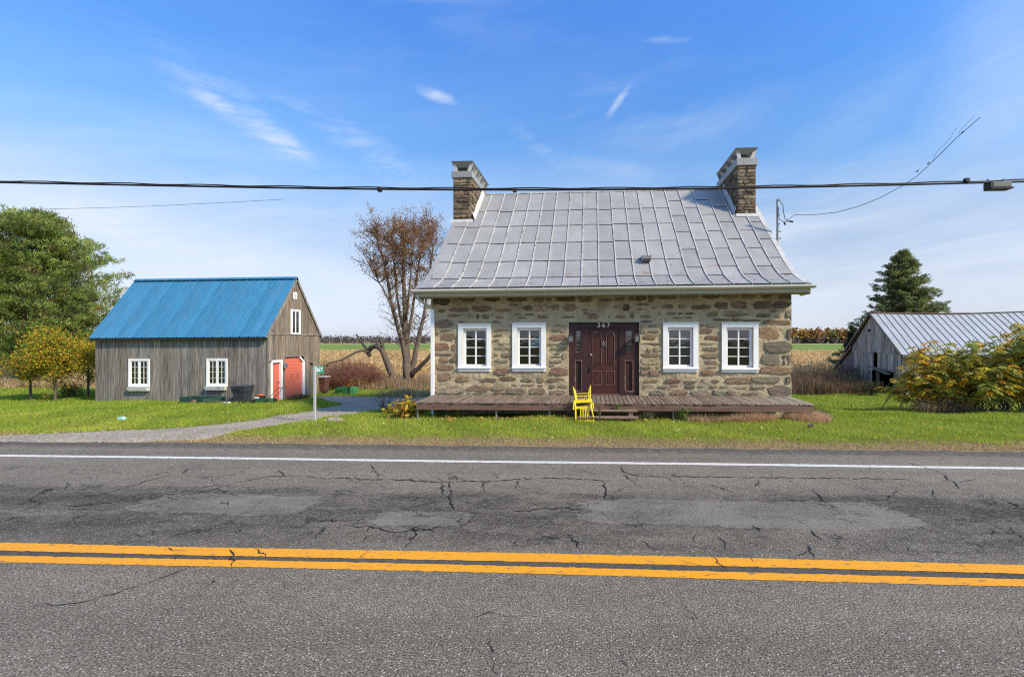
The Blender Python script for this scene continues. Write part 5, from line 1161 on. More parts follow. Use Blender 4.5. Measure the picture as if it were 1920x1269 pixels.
mb.build('roof_underside', M['rust'], SHED)
for k in range(8):
    x0, x1 = rx0 + (rx1 - rx0) * k / 8, rx0 + (rx1 - rx0) * (k + 1) / 8; MB().beam(srp(x0, 1, .02), srp(x1, 1, .02), .22, .04).build('ridge_cap', M['shedroof'] if k in (3, 4) else M['rust'], SHED)
MB().beam(srp(rx0, 0, -.03), srp(rx0, 1, -.03), .04, .10, (0, -.6, .8)).build('verge_board', M['barnwood'], SHED)
MB().beam(srp(rx0, 0, -.04, True), srp(rx0, 1, -.04), .04, .10, (0, .6, .8)).build('verge_board', M['barnwood'], SHED)
MB().beam(srp(rx0 + .1, 0, -.09), srp(rx1, 0, -.09), .03, .10).build('eave_board', M['barnwood'], SHED)

# ------------------------------------------------------------------ props by the barn
def wheelie_bin(name, u, vb, Y, h, w, col, label, lid, wheels='right', tilt=0):
    b = at(u, vb, Y); B = thing(name, (b.x, Y, gzf(b.x, Y)), label, 'bin'); z = gzf(b.x, Y); x, y = b.x, Y
    mat = worn(name + '_plastic', col, .55, .15, 3, bmp=.05)
    mb = MB(); r = lambda k, zz: [(x - w * k, y - w * .95 * k, zz), (x + w * k, y - w * .95 * k, zz), (x + w * k, y + w * .95 * k, zz), (x - w * k, y + w * .95 * k, zz)]
    mb.hexa(r(.36, z + .03), r(.43, z + h * .62)); mb.hexa(r(.46, z + h * .62 + .001), r(.5, z + h * .93)); mb.build('body', mat, B, bevel=.02)
    mb = MB(); mb.hexa(r(.53, z + h * .93 + .001), r(.54, z + h * .97)); mb.hexa(r(.52, z + h * .9701), r(.40, z + h)); mb.build('lid', worn(name + '_lid_plastic', lid, .5, .1, 3), B, bevel=.01)
    for s in (-1, 1): MB().tube([(x + s * w * .40, y - .28 * w - .02, z + .09), (x + s * w * .48, y - .28 * w - .02, z + .09)], .09, 12).build('wheel', M['black'], B)
    MB().tube([(x - w * .35, y - w * .55, z + h * .88), (x + w * .35, y - w * .55, z + h * .88)], .018, 8).build('handle', mat, B)
wheelie_bin('grey_bin', 455, 757.5, 21.55, .86, .70, (0.035, .042, .055), 'dark grey wheeled bin standing against the front wall of the grey barn', (.07, .075, .085))
wheelie_bin('brown_bin', 606, 741, 26.8, 1.0, .60, (.10, .045, .030), 'brown wheeled bin standing at the back corner of the grey barn', (.36, .33, .33))
def green_bin():
    a, b = at(632, 741, 26.6), at(669, 741, 26.6); z = gzf(a.x, 26.6); y = 26.6; h = at(640, 725, 26.6).z - z
    G = thing('green_bin', ((a.x + b.x) / 2, y, z), 'green wheeled bin lying on its side on the drive below the red shrub', 'bin')
    m = worn('green_plastic', (.025, .12, .035), .5, .15, 3, bmp=.05); xl = a.x + (b.x - a.x) * .70
    mb = MB(); q = lambda x, s: [(x, y - .3 * s, z + .02), (x, y + .3 * s, z + .02), (x, y + .3 * s, z + .02 + h * s), (x, y - .3 * s, z + .02 + h * s)]
    mb.hexa(q(a.x, .88), q(xl, 1.0)); mb.build('body', m, G, bevel=.02); MB().box(a.x + .1, xl - .3, y - .31, y - .27, z + h * .5, z + h * .62).build('grip_rib', m, G)
    MB().hexa(q(xl + .005, 1.03), q(xl + .07, 1.03)).build('rim', M['black'], G); MB().hexa(q(xl + .075, 1.0), q(b.x - .02, .86)).build('lid', worn('green_lid_plastic', (.05, .19, .06), .5, .1, 3), G, bevel=.02)
    for dy in (-.18, .18): MB().tube([(a.x + .1, y + dy, z + h - .04), (a.x + .1, y + dy + .06, z + h - .04)], .1, 12).build('wheel', M['black'], G)
green_bin()
def cart():
    a, b = at(345, 757, 21.4), at(411, 757, 21.4); z = gzf(a.x, 21.4); h = at(345, 745.5, 21.4).z - z; y0, y1 = 21.2, 21.75
    C = thing('garden_cart', ((a.x + b.x) / 2, 21.4, z), 'dark green tipped garden cart lying in front of the grey barn wall', 'cart'); m = worn('cart_green', (.018, .062, .048), .6, .3, 5, dirt=(.07, .07, .06), dirt_amt=.4)
    xm = a.x + (b.x - a.x) * .62
    for nm, p, q, hh in (('front_panel', (a.x, y0), (xm, y0 + .02), (h, h * .72)), ('rear_panel', (a.x + .12, y1), (b.x, y1), (h * .95, h * .9)), ('side_panel', (a.x, y0), (a.x + .12, y1), (h, h * .95)), ('tail_panel', (xm, y0 + .02), (b.x, y1), (h * .72, h * .9))):
        P0, P1 = Vector((p[0], p[1], z + .06)), Vector((q[0], q[1], z + .06)); n = (P1 - P0).cross(Vector((0, 0, 1))).normalized() * .015
        MB().hexa([P0 - n, P1 - n, P1 + n, P0 + n], [P0 - n + Vector((-.02, 0, hh[0])), P1 - n + Vector((.02, 0, hh[1])), P1 + n + Vector((.02, 0, hh[1])), P0 + n + Vector((-.02, 0, hh[0]))]).build(nm, m, C)
    MB().hexa([(a.x, y0, z + .06), (xm, y0, z + .06), (b.x, y1, z + .06), (a.x + .1, y1, z + .06)], [(a.x, y0, z + .09), (xm, y0, z + .09), (b.x, y1, z + .09), (a.x + .1, y1, z + .09)]).build('floor_panel', M['dark'], C)
    wx_ = at(364, 757, 21.2).x; MB().tube([(wx_, y0 - .07, z + .07), (wx_, y0 - .01, z + .07)], .11, 14).build('wheel', M['rust'], C)
cart()
def mower():
    c = at(497, 757, 21.7); z = gzf(c.x, 21.7); x, y = c.x, 21.7
    W = thing('lawn_mower', (x, y, z), 'green push mower with orange engine cover parked beside the barn door', 'mower')
    MB().hexa([(x - .42, y - .26, z + .07), (x + .34, y - .26, z + .07), (x + .34, y + .26, z + .07), (x - .42, y + .26, z + .07)], [(x - .34, y - .22, z + .21), (x + .26, y - .22, z + .21), (x + .26, y + .22, z + .21), (x - .34, y + .22, z + .21)]).build('deck', worn('mower_green', (.02, .08, .04), .5, .2, 5), W, bevel=.03)
    MB().box(x - .42, x - .06, y - .15, y + .15, z + .211, z + .33).build('engine', M['black'], W, bevel=.02); MB().box(x - .36, x - .10, y - .13, y + .13, z + .331, z + .41).build('engine_cover', worn('mower_orange', (.62, .12, .03), .45, .1, 5), W, bevel=.03)
    MB().box(x - .40, x - .18, y - .157, y - .151, z + .23, z + .30).build('side_plate', M['white'], W)
    for sx in (-.36, .28):
        for sy in (-.3, .26): MB().tube([(x + sx, y + sy, z + .1), (x + sx, y + sy + .05, z + .1)], .1, 12).build('wheel', M['black'], W)
    e = at(526, 727, 21.7)
    for dy in (-.2, .2): MB().tube([(x + .22, y + dy, z + .16), (x + .55, y + dy, (z + .16) * .45 + e.z * .55), (e.x, y + dy, e.z)], .013, 6).build('handle_tube', M['black'], W)
    MB().tube([(e.x, y - .2, e.z), (e.x + .05, y, e.z + .01), (e.x, y + .2, e.z)], .016, 6).build('grip', M['black'], W)
mower()
def junk():
    c = at(424, 758, 21.3); z = gzf(c.x, 21.3); J = thing('scrap_pile', (c.x, 21.3, z), 'small heap of white and dark scraps between the cart and the grey bin', 'scrap')
    for k in range(7):
        x = c.x - .3 + .1 * k; h_ = random.uniform(.03, .12); MB().hexa([(x, 21.2, z), (x + .18, 21.22, z), (x + .14, 21.4, z), (x + .02, 21.36, z)], [(x + .02, 21.24, z + h_), (x + .12, 21.25, z + h_ * .6), (x + .1, 21.36, z + h_ * .8), (x + .03, 21.35, z + h_)]).build('scrap', M['white'] if k % 3 else M['black'], J)
junk()
p = on_ground(227, 789); MB().hexa([(p.x - .10, p.y - .03, p.z + .02), (p.x + .08, p.y - .04, p.z + .03), (p.x + .09, p.y + .05, p.z + .02), (p.x - .07, p.y + .06, p.z + .02)], [(p.x - .08, p.y - .02, p.z + .11), (p.x + .06, p.y - .02, p.z + .13), (p.x + .11, p.y + .04, p.z + .09), (p.x - .04, p.y + .04, p.z + .11)]).build('litter', worn('pale_cyan_plastic', (.35, .68, .66), .5, .1, 8))
tag(bpy.data.objects['litter'], 'crumpled pale turquoise litter lying on the front lawn', 'litter')
p = on_ground(1520, 803); MB().tube([(p.x - .06, p.y, p.z + .06), (p.x + .03, p.y, p.z + .09), (p.x + .09, p.y + .02, p.z + .05)], [.03, .05, .015], 6).build('dead_leaf_clump', M['bark']); tag(bpy.data.objects['dead_leaf_clump'], 'small dark dead leaf clump on the grass before the porch end', 'leaf clump')
def rock():
    c = on_ground(628, 789); mb = MB(); n, m_ = 14, 6
    for j in range(m_):
        ph = math.pi * .5 * j / (m_ - 1)
        for i in range(n):
            t_ = 2 * math.pi * i / n; k = 1 + .12 * math.sin(3 * t_ + j) + .06 * math.sin(7 * t_ - 2 * j)
            mb.v.append(Vector((c.x + .24 * k * math.cos(t_) * math.cos(ph), c.y + .17 * k * math.sin(t_) * math.cos(ph), c.z - .02 + .12 * math.sin(ph) * (1 + .1 * math.sin(2 * t_)))))
    for j in range(m_ - 1):
        for i in range(n): a = j * n + i; b = j * n + (i + 1) % n; mb.f.append((a, b, b + n, a + n))
    o = mb.build('boulder', M['stone'], smooth=True); o.color = (.42, .36, .27, 1); tag(o, 'low tan boulder in the grass beside the number post', 'rock')
rock()
# number post
b = on_ground(590.5, 790); Yp = b.y; t_ = at(590.5, 687, Yp)
POST = thing('number_post', (b.x, Yp, gzf(b.x, Yp)), 'slim pale grey steel post with green house number plate by the drive', 'sign')
pm = MB().box(b.x - .023, b.x + .023, Yp - .03, Yp - .012, b.z - .1, t_.z).box(b.x - .023, b.x - .014, Yp - .012, Yp + .02, b.z - .1, t_.z).box(b.x + .014, b.x + .023, Yp - .012, Yp + .02, b.z - .1, t_.z).build('post', worn('post_grey', (.42, .43, .44), .5, .1, 6), POST)
a, c = at(590.5, 700.5, Yp), at(605.5, 686.5, Yp)
pl = MB().box(a.x - .03, c.x, Yp + .021, Yp + .026, a.z, c.z).build('number_plate', worn('sign_green', (.03, .36, .17), .4, .05, 5), POST)
text_part('367', .155, ((a.x + c.x) / 2 - .005, Yp + .017, (a.z + c.z) / 2), M['white'], pl, 'numerals', .002, sx=.78, offset=.004)
mb = MB(); mb.box(a.x - .028, c.x - .002, Yp + .0185, Yp + .0209, c.z - .008, c.z - .003); mb.build('plate_border', M['white'], pl)

# ------------------------------------------------------------------ overhead lines
M['cable'] = worn('black_cable', (.022, .02, .02), .6, .3, 4)
def cat_line(P, sagf, n): return [P[0].lerp(P[1], k / n) for k in range(n + 1)]
YW = 11.0
wire_px = [(-420, 338), (0, 342.5), (300, 348), (600, 353), (900, 356), (1100, 356.2), (1300, 354), (1500, 350.5), (1700, 346), (1850, 342.5), (2400, 330)]
def smooth_px(P, n):
    us = np.linspace(P[0][0], P[-1][0], n); deg = 4; c = np.polyfit([p[0] for p in P], [p[1] for p in P], deg); return [(u, float(np.polyval(c, u))) for u in us]
wpts = [at(u, v, YW) for u, v in smooth_px(wire_px, 90)]
CB = thing('telephone_cable', tuple(wpts[45]), 'thick black twin telephone cable hanging across the whole view', 'cable')
MB().tube(wpts, .024, 8).build('main_strand', M['cable'], CB)
MB().tube([p + Vector((0, -.01, .035 + .012 * math.sin(k * 1.3))) for k, p in enumerate(wpts)], .014, 6).build('support_strand', M['cable'], CB)
for u, v in ((712, 359), (965, 360), (1812, 341)): q = at(u, v - 2, YW); MB().box(q.x - .04, q.x + .04, YW - .05, YW + .05, q.z - .03, q.z + .05).build('strand_clip', M['cable'], CB)
a, b = at(1850, 356, YW), at(1892, 341.5, YW)
SB = thing('splice_enclosure', ((a.x + b.x) / 2, YW, a.z), 'grey metal splice box strapped under the cable at far right', 'splice box')
MB().box(a.x + .06, b.x, YW - .09, YW + .09, a.z + .03, b.z - .01).build('case', worn('box_grey', (.17, .165, .155), .5, .1, 5), SB, bevel=.02); MB().box(a.x, a.x + .055, YW - .10, YW + .10, a.z + .01, b.z).build('end_cap', M['black'], SB, bevel=.01)
MB().box(a.x + .02, b.x + .02, YW - .11, YW + .11, a.z, a.z + .029).build('lower_flange', M['black'], SB)
for x in (a.x + .03, b.x - .12): MB().tube([(x, YW, b.z - .02), (x, YW, b.z + .07)], .025, 8).build('hanger', M['steel'], SB)
# service mast on the far side of the right verge
YM = 16.5; mt = at(1458, 376, YM)
MAST = thing('service_mast', (mt.x, YM, gzf(mt.x, YM)), 'thin grey electric service mast rising behind the right roof edge', 'mast')
MB().tube([(mt.x, YM, gzf(mt.x, YM)), (mt.x, YM, mt.z - .05), (mt.x + .01, YM - .0, mt.z), (mt.x + .07, YM, mt.z + .03)], [.045, .045, .06, .05], 8).build('conduit', M['steel'], MAST)
for v, n_ in ((403, 0), (420, 0), (434, 1), (447, 1)):
    q = at(1460, v, YM); MB().box(q.x - .05, q.x + .03 + .04 * n_, YM - .04, YM + .04, q.z - .02, q.z + .02).build('bracket', M['steel'], MAST)
q0 = at(1463, 378, YM); qs = [(1463, 378), (1468, 385), (1469, 398), (1472, 410), (1480, 416)]; MB().tube([at(u, v, YM - .1) for u, v in qs], .013, 6).build('drip_loop', M['cable'], MAST)
qs = [(1460, 390), (1458, 402), (1462, 412), (1470, 416), (1477, 415)]; MB().tube([at(u, v, YM - .1) for u, v in qs], .011, 6).build('drip_loop', M['cable'], MAST)
for (u, v, u2, v2) in ((1473, 422, 1470, 417), (1480, 415, 1487, 416)): MB().tube([at(u, v, YM - .1), at(u2, v2, YM - .1)], .03, 8).build('connector', M['cable'], MAST)
px = [(1474, 415, 16.3), (1490, 402.5, 16.0), (1530, 402.5, 15.6), (1570, 398, 15.2), (1610, 387, 14.8), (1650, 371, 14.4), (1690, 350, 14.0), (1720, 330, 13.7), (1750, 302, 13.4), (1790, 262, 13.0), (1838, 220, 12.6)]
SW = thing('service_drop', tuple(at(1650, 371, 14.4)), 'thin twisted service wire sweeping up right from the roof mast', 'wire')
MB().tube([at(*q) for q in px], .009, 6).build('main_strand', M['cable'], SW)
MB().tube([at(1749, 303, 13.4), at(1756, 285, 13.3), at(1770, 272, 13.2), at(1783, 258, 13.1), at(1787, 248, 13.0), at(1795, 240, 12.95)], .0035, 5).build('side_strand', M['cable'], SW)
MB().tube([at(1797, 256, 13.0), at(1800, 245, 12.9), at(1812, 233, 12.8), at(1826, 218, 12.7)], .0035, 5).build('side_strand', M['cable'], SW)
for u, v in ((1741, 306), (1805, 248), (1720, 321)): q = at(u, v, 13.4); MB().tube([q - Vector((.04, 0, .035)), q, q + Vector((.04, 0, .035))], [.006, .02, .006], 6).build('wire_joint', M['cable'], SW)
wl = [at(u, v, 60) for u, v in [(-300, 389), (0, 393), (100, 392), (200, 389.5), (300, 386), (420, 380), (530, 374)]]
tag(MB().tube(wl, .022, 4).build('distant_wire', M['cable']), 'hair thin distant wire above the pine tree at left', 'wire')
# ------------------------------------------------------------------ vegetation
def rot_basis(n):
    """n random orthonormal pairs"""
    a = rng.normal(size=(n, 3)); a /= np.linalg.norm(a, axis=1)[:, None]
    b = rng.normal(size=(n, 3)); b -= a * (a * b).sum(1)[:, None]; b /= np.linalg.norm(b, axis=1)[:, None]; return a, b
def leaves(P, L, W, cols, A=None, flat=0.0):
    """diamond leaves at P; cols (n,3)"""
    n = len(P); a, b = rot_basis(n)
    if A is not None: a = A / (np.linalg.norm(A, axis=1)[:, None] + 1e-9); b = rng.normal(size=(n, 3)); b[:, 2] *= (1 - flat); b -= a * (a * b).sum(1)[:, None]; b /= np.linalg.norm(b, axis=1)[:, None] + 1e-9
    L = np.broadcast_to(L, (n,))[:, None]; W = np.broadcast_to(W, (n,))[:, None]
    V = np.stack([P, P + a * L * .5 + b * W * .5, P + a * L, P + a * L * .5 - b * W * .5], 1).reshape(-1, 3)
    F = np.arange(4 * n).reshape(n, 4); C = np.repeat(cols, 4, 0); return V, F, C
def pick(cols, n, var=.18):
    cols = np.array(cols); c = cols[rng.integers(0, len(cols), n)]; return np.clip(c * (1 + rng.normal(0, var, (n, 1))) * (1 + rng.normal(0, .06, (n, 3))), 0.004, 1)
def cat(parts):
    V, F, C, o = [], [], [], 0
    for v, f, c in parts: V.append(v); F.append(f + o); C.append(c); o += len(v)
    return np.concatenate(V), np.concatenate(F), np.concatenate(C)
def blades(P, H, W, lean, cols, name=None):
    n = len(P); th = rng.random(n) * 2 * math.pi; d = np.stack([np.cos(th), np.sin(th), np.zeros(n)], 1); ph = rng.random(n) * 2 * math.pi; l = np.stack([np.cos(ph), np.sin(ph), np.zeros(n)], 1)
    H = np.broadcast_to(H, (n,))[:, None]; W = np.broadcast_to(W, (n,))[:, None]
    top = P + np.array([0, 0, 1.]) * H + l * H * lean * rng.random((n, 1))
    V = np.stack([P - d * W / 2, P + d * W / 2, top], 1).reshape(-1, 3); return V, np.arange(3 * n).reshape(n, 3), np.repeat(cols, 3, 0)
def wob(x, y, s=1.0): return np.sin(x * 1.7 * s + y * .9 * s) * .5 + np.sin(x * .53 * s - y * 1.3 * s + 2) * .3 + np.sin(x * 4.1 * s + y * 3.3 * s) * .2

def house_mask(x, y): return ((x > WL - .05) & (x < WR + .05) & (y > D - .1)) | ((x > XB0 + .1) & (x < XB1 - .1) & (y > 12.75) & (y < D + .2))
def barn_mask(x, y): return (x > bx0) & (x < bx1 + .03) & (y > YBF - .02) & (y < YBB)
def shed_mask(x, y): return (x > SX) & (y > SY0)
def lawn_blades():
    parts = []
    for (y0, y1, dens, h, w) in ((8.88, 10.2, 2000, .055, .008), (10.2, 12.6, 1350, .06, .0095), (12.6, 16, 640, .065, .013), (16, 21, 340, .07, .018), (21, 29.3, 190, .085, .026)):
        xr_ = y1 * 1.25 + 2; xl_ = -y1 * 1.35 - 1; n = int((xr_ - xl_) * (y1 - y0) * dens)
        n = min(n, 90000); x = rng.uniform(xl_, xr_, n); y = rng.uniform(y0, y1, n)
        k = ~in_poly(DRIVE, x, y + .0) & ~house_mask(x, y) & ~barn_mask(x, y) & ~shed_mask(x, y)
        x, y = x[k], y[k]; n = len(x); z = gz(x, y) - .004
        wv = wob(x, y); clump = wob(x * 2.3 + 5, y * 2.1)
        H = h * (1 + .5 * rng.random(n) + .45 * clump); W = w * (.7 + .6 * rng.random(n))
        c = np.empty((n, 3)); g = np.array([.20, .31, .028]); g2 = np.array([.42, .46, .07]); t_ = np.clip(.5 + .4 * wv + rng.normal(0, .28, n) + np.where(y < 12.6, .25, -.12), 0, 1)[:, None]
        c[:] = g * (1 - t_) + g2 * t_
        dryp = np.clip(1 - (y - 9.2 - .30 * wob(x * 1.3, y * 0) - .22 * wob(x * 4.1, y * 3) - .3 * rng.random(n)) / .6, 0, 1); dryp = np.maximum(dryp * .93, .10 + .12 * np.clip(wob(x * .8 + 3, y * .9), 0, 1) * (y < 14))
        isd = rng.random(n) < dryp; dc = pick([(.55, .38, .20), (.38, .25, .13), (.62, .48, .26), (.22, .15, .09)], n); c[isd] = dc[isd]
        H[isd] *= .55; c *= (1 + rng.normal(0, .18, (n, 1))) * (1 + .16 * clump[:, None])
        lean = 1.1
        parts.append(blades(np.stack([x, y, z], 1), H, W, lean, np.clip(c, .005, 1)))
    V, F, C = cat(parts); np_mesh('grass', V, F, M['blade'], col=C)['kind'] = 'stuff'
lawn_blades()
def tufts(name, regions, kind='stuff'):
    """regions: (x0,x1,y0,y1,n,h,w,lean,cols)"""
    parts = []
    for (x0, x1, y0, y1, n, h, w, lean, cols, yshape) in regions:
        x = rng.uniform(x0, x1, n); y = rng.uniform(y0, y1, n); cl = .75 + .45 * wob(x * 1.5, y * 1.5)
        parts.append(blades(np.stack([x, y, gz(x, y)], 1), h * (.5 + .6 * rng.random(n)) * np.clip(cl, .3, 1.4), w, lean, pick(cols, n)))
    V, F, C = cat(parts); o = np_mesh(name, V, F, M['blade'], col=C); o['kind'] = kind; return o
TAN = [(0.52, 0.39, 0.208), (0.65, 0.494, 0.286), (0.429, 0.299, 0.156)]; BRN = [(0.182, 0.124, 0.0845), (0.26, 0.182, 0.117), (0.13, 0.0975, 0.065), (0.338, 0.234, 0.13)]
RX = lambda u, Y: at(u, 700, Y).x
tufts('field_edge_weeds', [(RX(1478, 28), RX(1620, 28), 27.3, 30.5, 9000, 1.05, .03, .5, BRN, 0), (RX(1478, 30), RX(1640, 30), 30, 35, 8000, 1.35, .035, .5, BRN + TAN, 0),
                           (-40, RX(178, 30), 28.2, 34, 14000, .75, .03, .6, TAN + [(.24, .17, .10)], 0), (RX(590, 29), RX(830, 29), 28.5, 34, 12000, .8, .03, .6, TAN + BRN, 0),
                           (RX(740, 27), RX(815, 27), 24.5, 29, 2600, .55, .025, .6, TAN + [(.16, .2, .05)], 0), (RX(835, 30), RX(1478, 30), 29, 33, 6000, .9, .03, .5, TAN + BRN, 0),
                           (RX(1640, 33), 60, 33.5, 37, 6000, 1.0, .03, .5, BRN + TAN, 0)])
def dryclump(name, cx, cy, rx, ry, n, h, cols, label, cat_='weeds', w=.012, lean=.9):
    th = rng.random(n) * 6.283; r = np.sqrt(rng.random(n)); x = cx + rx * r * np.cos(th); y = cy + ry * r * np.sin(th)
    V, F, C = blades(np.stack([x, y, gz(x, y)], 1), h * (1 - .45 * r) * (.45 + .7 * rng.random(n)), w, lean, pick(cols, n)); return tag(np_mesh(name, V, F, M['blade'], col=C), label, cat_)
PK = [(0.69, 0.45, 0.285), (0.54, 0.33, 0.21), (0.81, 0.6, 0.39), (0.42, 0.285, 0.18)]
dryclump('dry_grass_clump', at(1512, 790, 12.75).x, 12.75, .62, .38, 5200, .40, PK, 'pinkish dry grass clump at the right end of the porch', 'dry grass', .008)
dryclump('dry_grass_clump', at(1405, 790, 12.6).x, 12.62, .75, .16, 3000, .34, PK, 'tangle of dry grass under the porch left of its right end', 'dry grass', .008)
dryclump('dry_grass_clump', at(1320, 790, 12.6).x, 12.62, .8, .14, 1200, .28, PK + [(.12, .18, .04)], 'thin mixed grass under the porch right of the wooden steps', 'dry grass', .008)
dryclump('weed_patch', at(1512, 760, 15).x, 15.2, .6, 1.0, 2600, .55, [(.10, .15, .03), (.25, .24, .09), (.07, .07, .04)], 'green seeding weeds behind the right end of the porch', 'weeds', .012)
dryclump('weed_patch', at(550, 745, 24.2).x + .5, 23.9, .32, .8, 2200, .32, [(.22, .14, .08), (.15, .16, .05), (.30, .20, .11)], 'dry brown weeds at the foot of the coral garage door', 'weeds', .014)

# corn
def corn():
    rows_ = []; yr = 36.0
    while yr < 104: rows_.append(yr); yr += .8 if yr < 55 else 1.1
    xs_, ys_ = [], []
    for y in rows_:
        x = np.arange(-y * 1.3 - 5, y * 1.05 + 5, .30 if y < 50 else .42); xs_.append(x + rng.normal(0, .08, len(x))); ys_.append(np.full(len(x), y) + rng.normal(0, .10, len(x)))
    x, y = np.concatenate(xs_), np.concatenate(ys_)
    # drop what the house, barn and shed hide for good
    u = PPU + FPX * ((x * CY + y * SY) / (-x * SY + y * CY)); keep = ~(((u > 900) & (u < 1400)) | ((u > 230) & (u < 520)) | (u > 1860) | (u < -250)); x, y = x[keep], y[keep]; n = len(x)
    z = gz(x, y); H = 1.25 * (.75 + .35 * rng.random(n)) * (1 + .08 * wob(x * .3, y * .3)); P = np.stack([x, y, z], 1)
    cols = pick([(0.598, 0.403, 0.182), (0.715, 0.507, 0.247), (0.494, 0.325, 0.143), (0.78, 0.572, 0.312)], n, .15)
    parts = [blades(P, H, .045, .25, cols)]
    for k in range(5):
        f = (.45 + .13 * k); th = rng.random(n) * 6.283; a = np.stack([np.cos(th), np.sin(th), rng.uniform(-.9, .7, n)], 1)
        parts.append(tuple([*leaves(P + np.array([0, 0, 1]) * (H * f)[:, None], .42, .07, cols * rng.uniform(.75, 1.25, (n, 1)), A=a, flat=.3)]))
    # triangles and quads cannot share an array: two meshes would split one crop, so widen the stalk blades to quads
    V, F, C = parts[0]; Fq = np.concatenate([F, F[:, 2:3]], 1)
    V3 = V.reshape(-1, 3, 3); top = V3[:, 2]; V4 = np.concatenate([V3, (top + np.array([.01, .0, .0]))[:, None]], 1).reshape(-1, 3); m = len(V3)
    parts[0] = (V4, np.arange(4 * m).reshape(m, 4), np.repeat(C.reshape(-1, 3, 3)[:, 0], 4, 0))
    V, F, C = cat(parts); np_mesh('dry_corn', V, F, M['blade'], col=np.clip(C, 0, 1))['kind'] = 'stuff'
corn()
# far wood
def forest():
    parts = []
    def row(x0, x1, y, step, hf, cols_lo, cols_hi, nl):
        x = x0
        while x < x1:
            h = hf(x) * random.uniform(.86, 1.12); w = h * random.uniform(.30, .5); n = nl; yy = y + random.uniform(-12, 12)
            q = rng.normal(size=(n, 3)) * np.array([w * .55, w * .5, h * .30]) + np.array([x, yy, -1.1 + h * .52]); q[:, 2] = np.clip(q[:, 2], -1.1, -1.1 + h)
            fr = (q[:, 2] + 1.1) / h; hi = pick([random.choice(cols_hi)], n, .2); lo = pick(cols_lo, n, .2); c = np.where((fr > .38 + .1 * rng.random(n))[:, None], hi, lo)
            parts.append(leaves(q, h * .26, h * .20, c)); x += step * random.uniform(.6, 1.3)
    gray = [(.17, .145, .135), (.145, .125, .12), (.20, .165, .145)]
    row(-720, 20, 560, 3.0, lambda x: 7.4 + .6 * math.sin(x * .02), gray, gray + [(.13, .09, .075)], 44)
    row(-720, 20, 590, 3.4, lambda x: 7.8 + .8 * math.sin(x * .03), gray, gray, 40)
    row(60, 620, 560, 3.2, lambda x: 13.5 + 1.5 * math.sin(x * .03), gray, [(.36, .20, .06), (.30, .15, .055), (.42, .28, .07), (.22, .12, .06), (.20, .19, .06)], 70)
    row(60, 620, 595, 4.0, lambda x: 15 + 2 * math.sin(x * .021), gray, [(.34, .19, .07), (.25, .15, .07)], 46)
    V, F, C = cat(parts); np_mesh('distant_wood', V, F, M['leaf'], col=C)['kind'] = 'stuff'
forest()

# --- trees
def limb(mb, pts, r0, r1, n=6):
    m_ = len(pts); rad = [r0 + (r1 - r0) * k / (m_ - 1) for k in range(m_)]; mb.tube(pts, rad, n)
def wiggle(a, b, n, amp):
    out = [a]
    for k in range(1, n): out.append(a.lerp(b, k / n) + Vector((random.gauss(0, amp), random.gauss(0, amp), random.gauss(0, amp * .5))))
    return out + [b]
def broadleaf(name, base, label, cat_, group, h, crown_c, crown_r, n_main, cols, nleaf, ls, trunk_r=.08, bare_low=.25, gaps=.35, dens_fn=None):
    T = thing(name, tuple(base), label, cat_, group); tr = MB(); br = MB(); tips = []
    top = base + Vector((random.gauss(0, .1), 0, h * .8)); st = wiggle(base - Vector((0, 0, .1)), top, 6, .05 * h * .15); limb(tr, st, trunk_r, trunk_r * .25); tr.build('trunk', M['bark'], T)
    for k in range(n_main):
        s = random.uniform(bare_low, .95); o = base.lerp(top, s); d = Vector((random.gauss(0, 1), random.gauss(0, 1), random.uniform(-.1, 1.1))).normalized()
        e = crown_c + Vector((d.x * crown_r[0], d.y * crown_r[1], (d.z - .25) * crown_r[2])) * random.uniform(.55, 1.0); pts = wiggle(o, e, 4, .04 * h); limb(br, pts, trunk_r * .35, .006, 4)
        for j in range(4):
            a = pts[random.choice((1, 2, 3))]; e2 = a + Vector((random.gauss(0, 1), random.gauss(0, 1), random.gauss(.2, .8))) * crown_r[0] * .3; limb(br, wiggle(a, e2, 2, .02 * h), trunk_r * .12, .004, 3); tips += [e2, a.lerp(e2, .6)]
        tips += pts[2:]
    br.build('branches', M['bark'], T); tips = np.array([tuple(q) for q in tips]); c = tips[rng.integers(0, len(tips), nleaf)] + rng.normal(0, 1, (nleaf, 3)) * np.array(crown_r) * .10
    cc = pick(cols, nleaf, .2); hz = (c[:, 2] - c[:, 2].min()) / (np.ptp(c[:, 2]) + 1e-6)
    V, F, C = leaves(c, ls * rng.uniform(.7, 1.3, nleaf), ls * .6, cc); np_mesh('foliage', V, F, M['leaf'], T, col=C); return T
def G(u, v): return on_ground(u, v)
YG1 = [(.30, .33, .03), (.20, .25, .03), (.50, .25, .04), (0.65, 0.463, 0.0375), (0.525, 0.413, 0.0375), (0.275, 0.312, 0.0375), (0.65, 0.362, 0.0375), (0.175, 0.225, 0.0312)]
b = G(103, 752); broadleaf('small_tree', b, 'golden green young tree at the lawn edge, taller of the pair left of the barn', 'tree', None, 3.9, b + Vector((.05, 0, 2.5)), (1.65, 1.4, 1.85), 42, YG1, 16000, .095, .07, .18)
b = G(58, 751); broadleaf('small_tree', b, 'slender orange tinged young tree with pale trunk at far left of the lawn', 'tree', None, 2.9, b + Vector((-.1, 0, 1.95)), (.9, .9, 1.15), 24, [(.42, .22, .03), (.30, .22, .03), (.18, .19, .03)], 4200, .085, .07, .3)
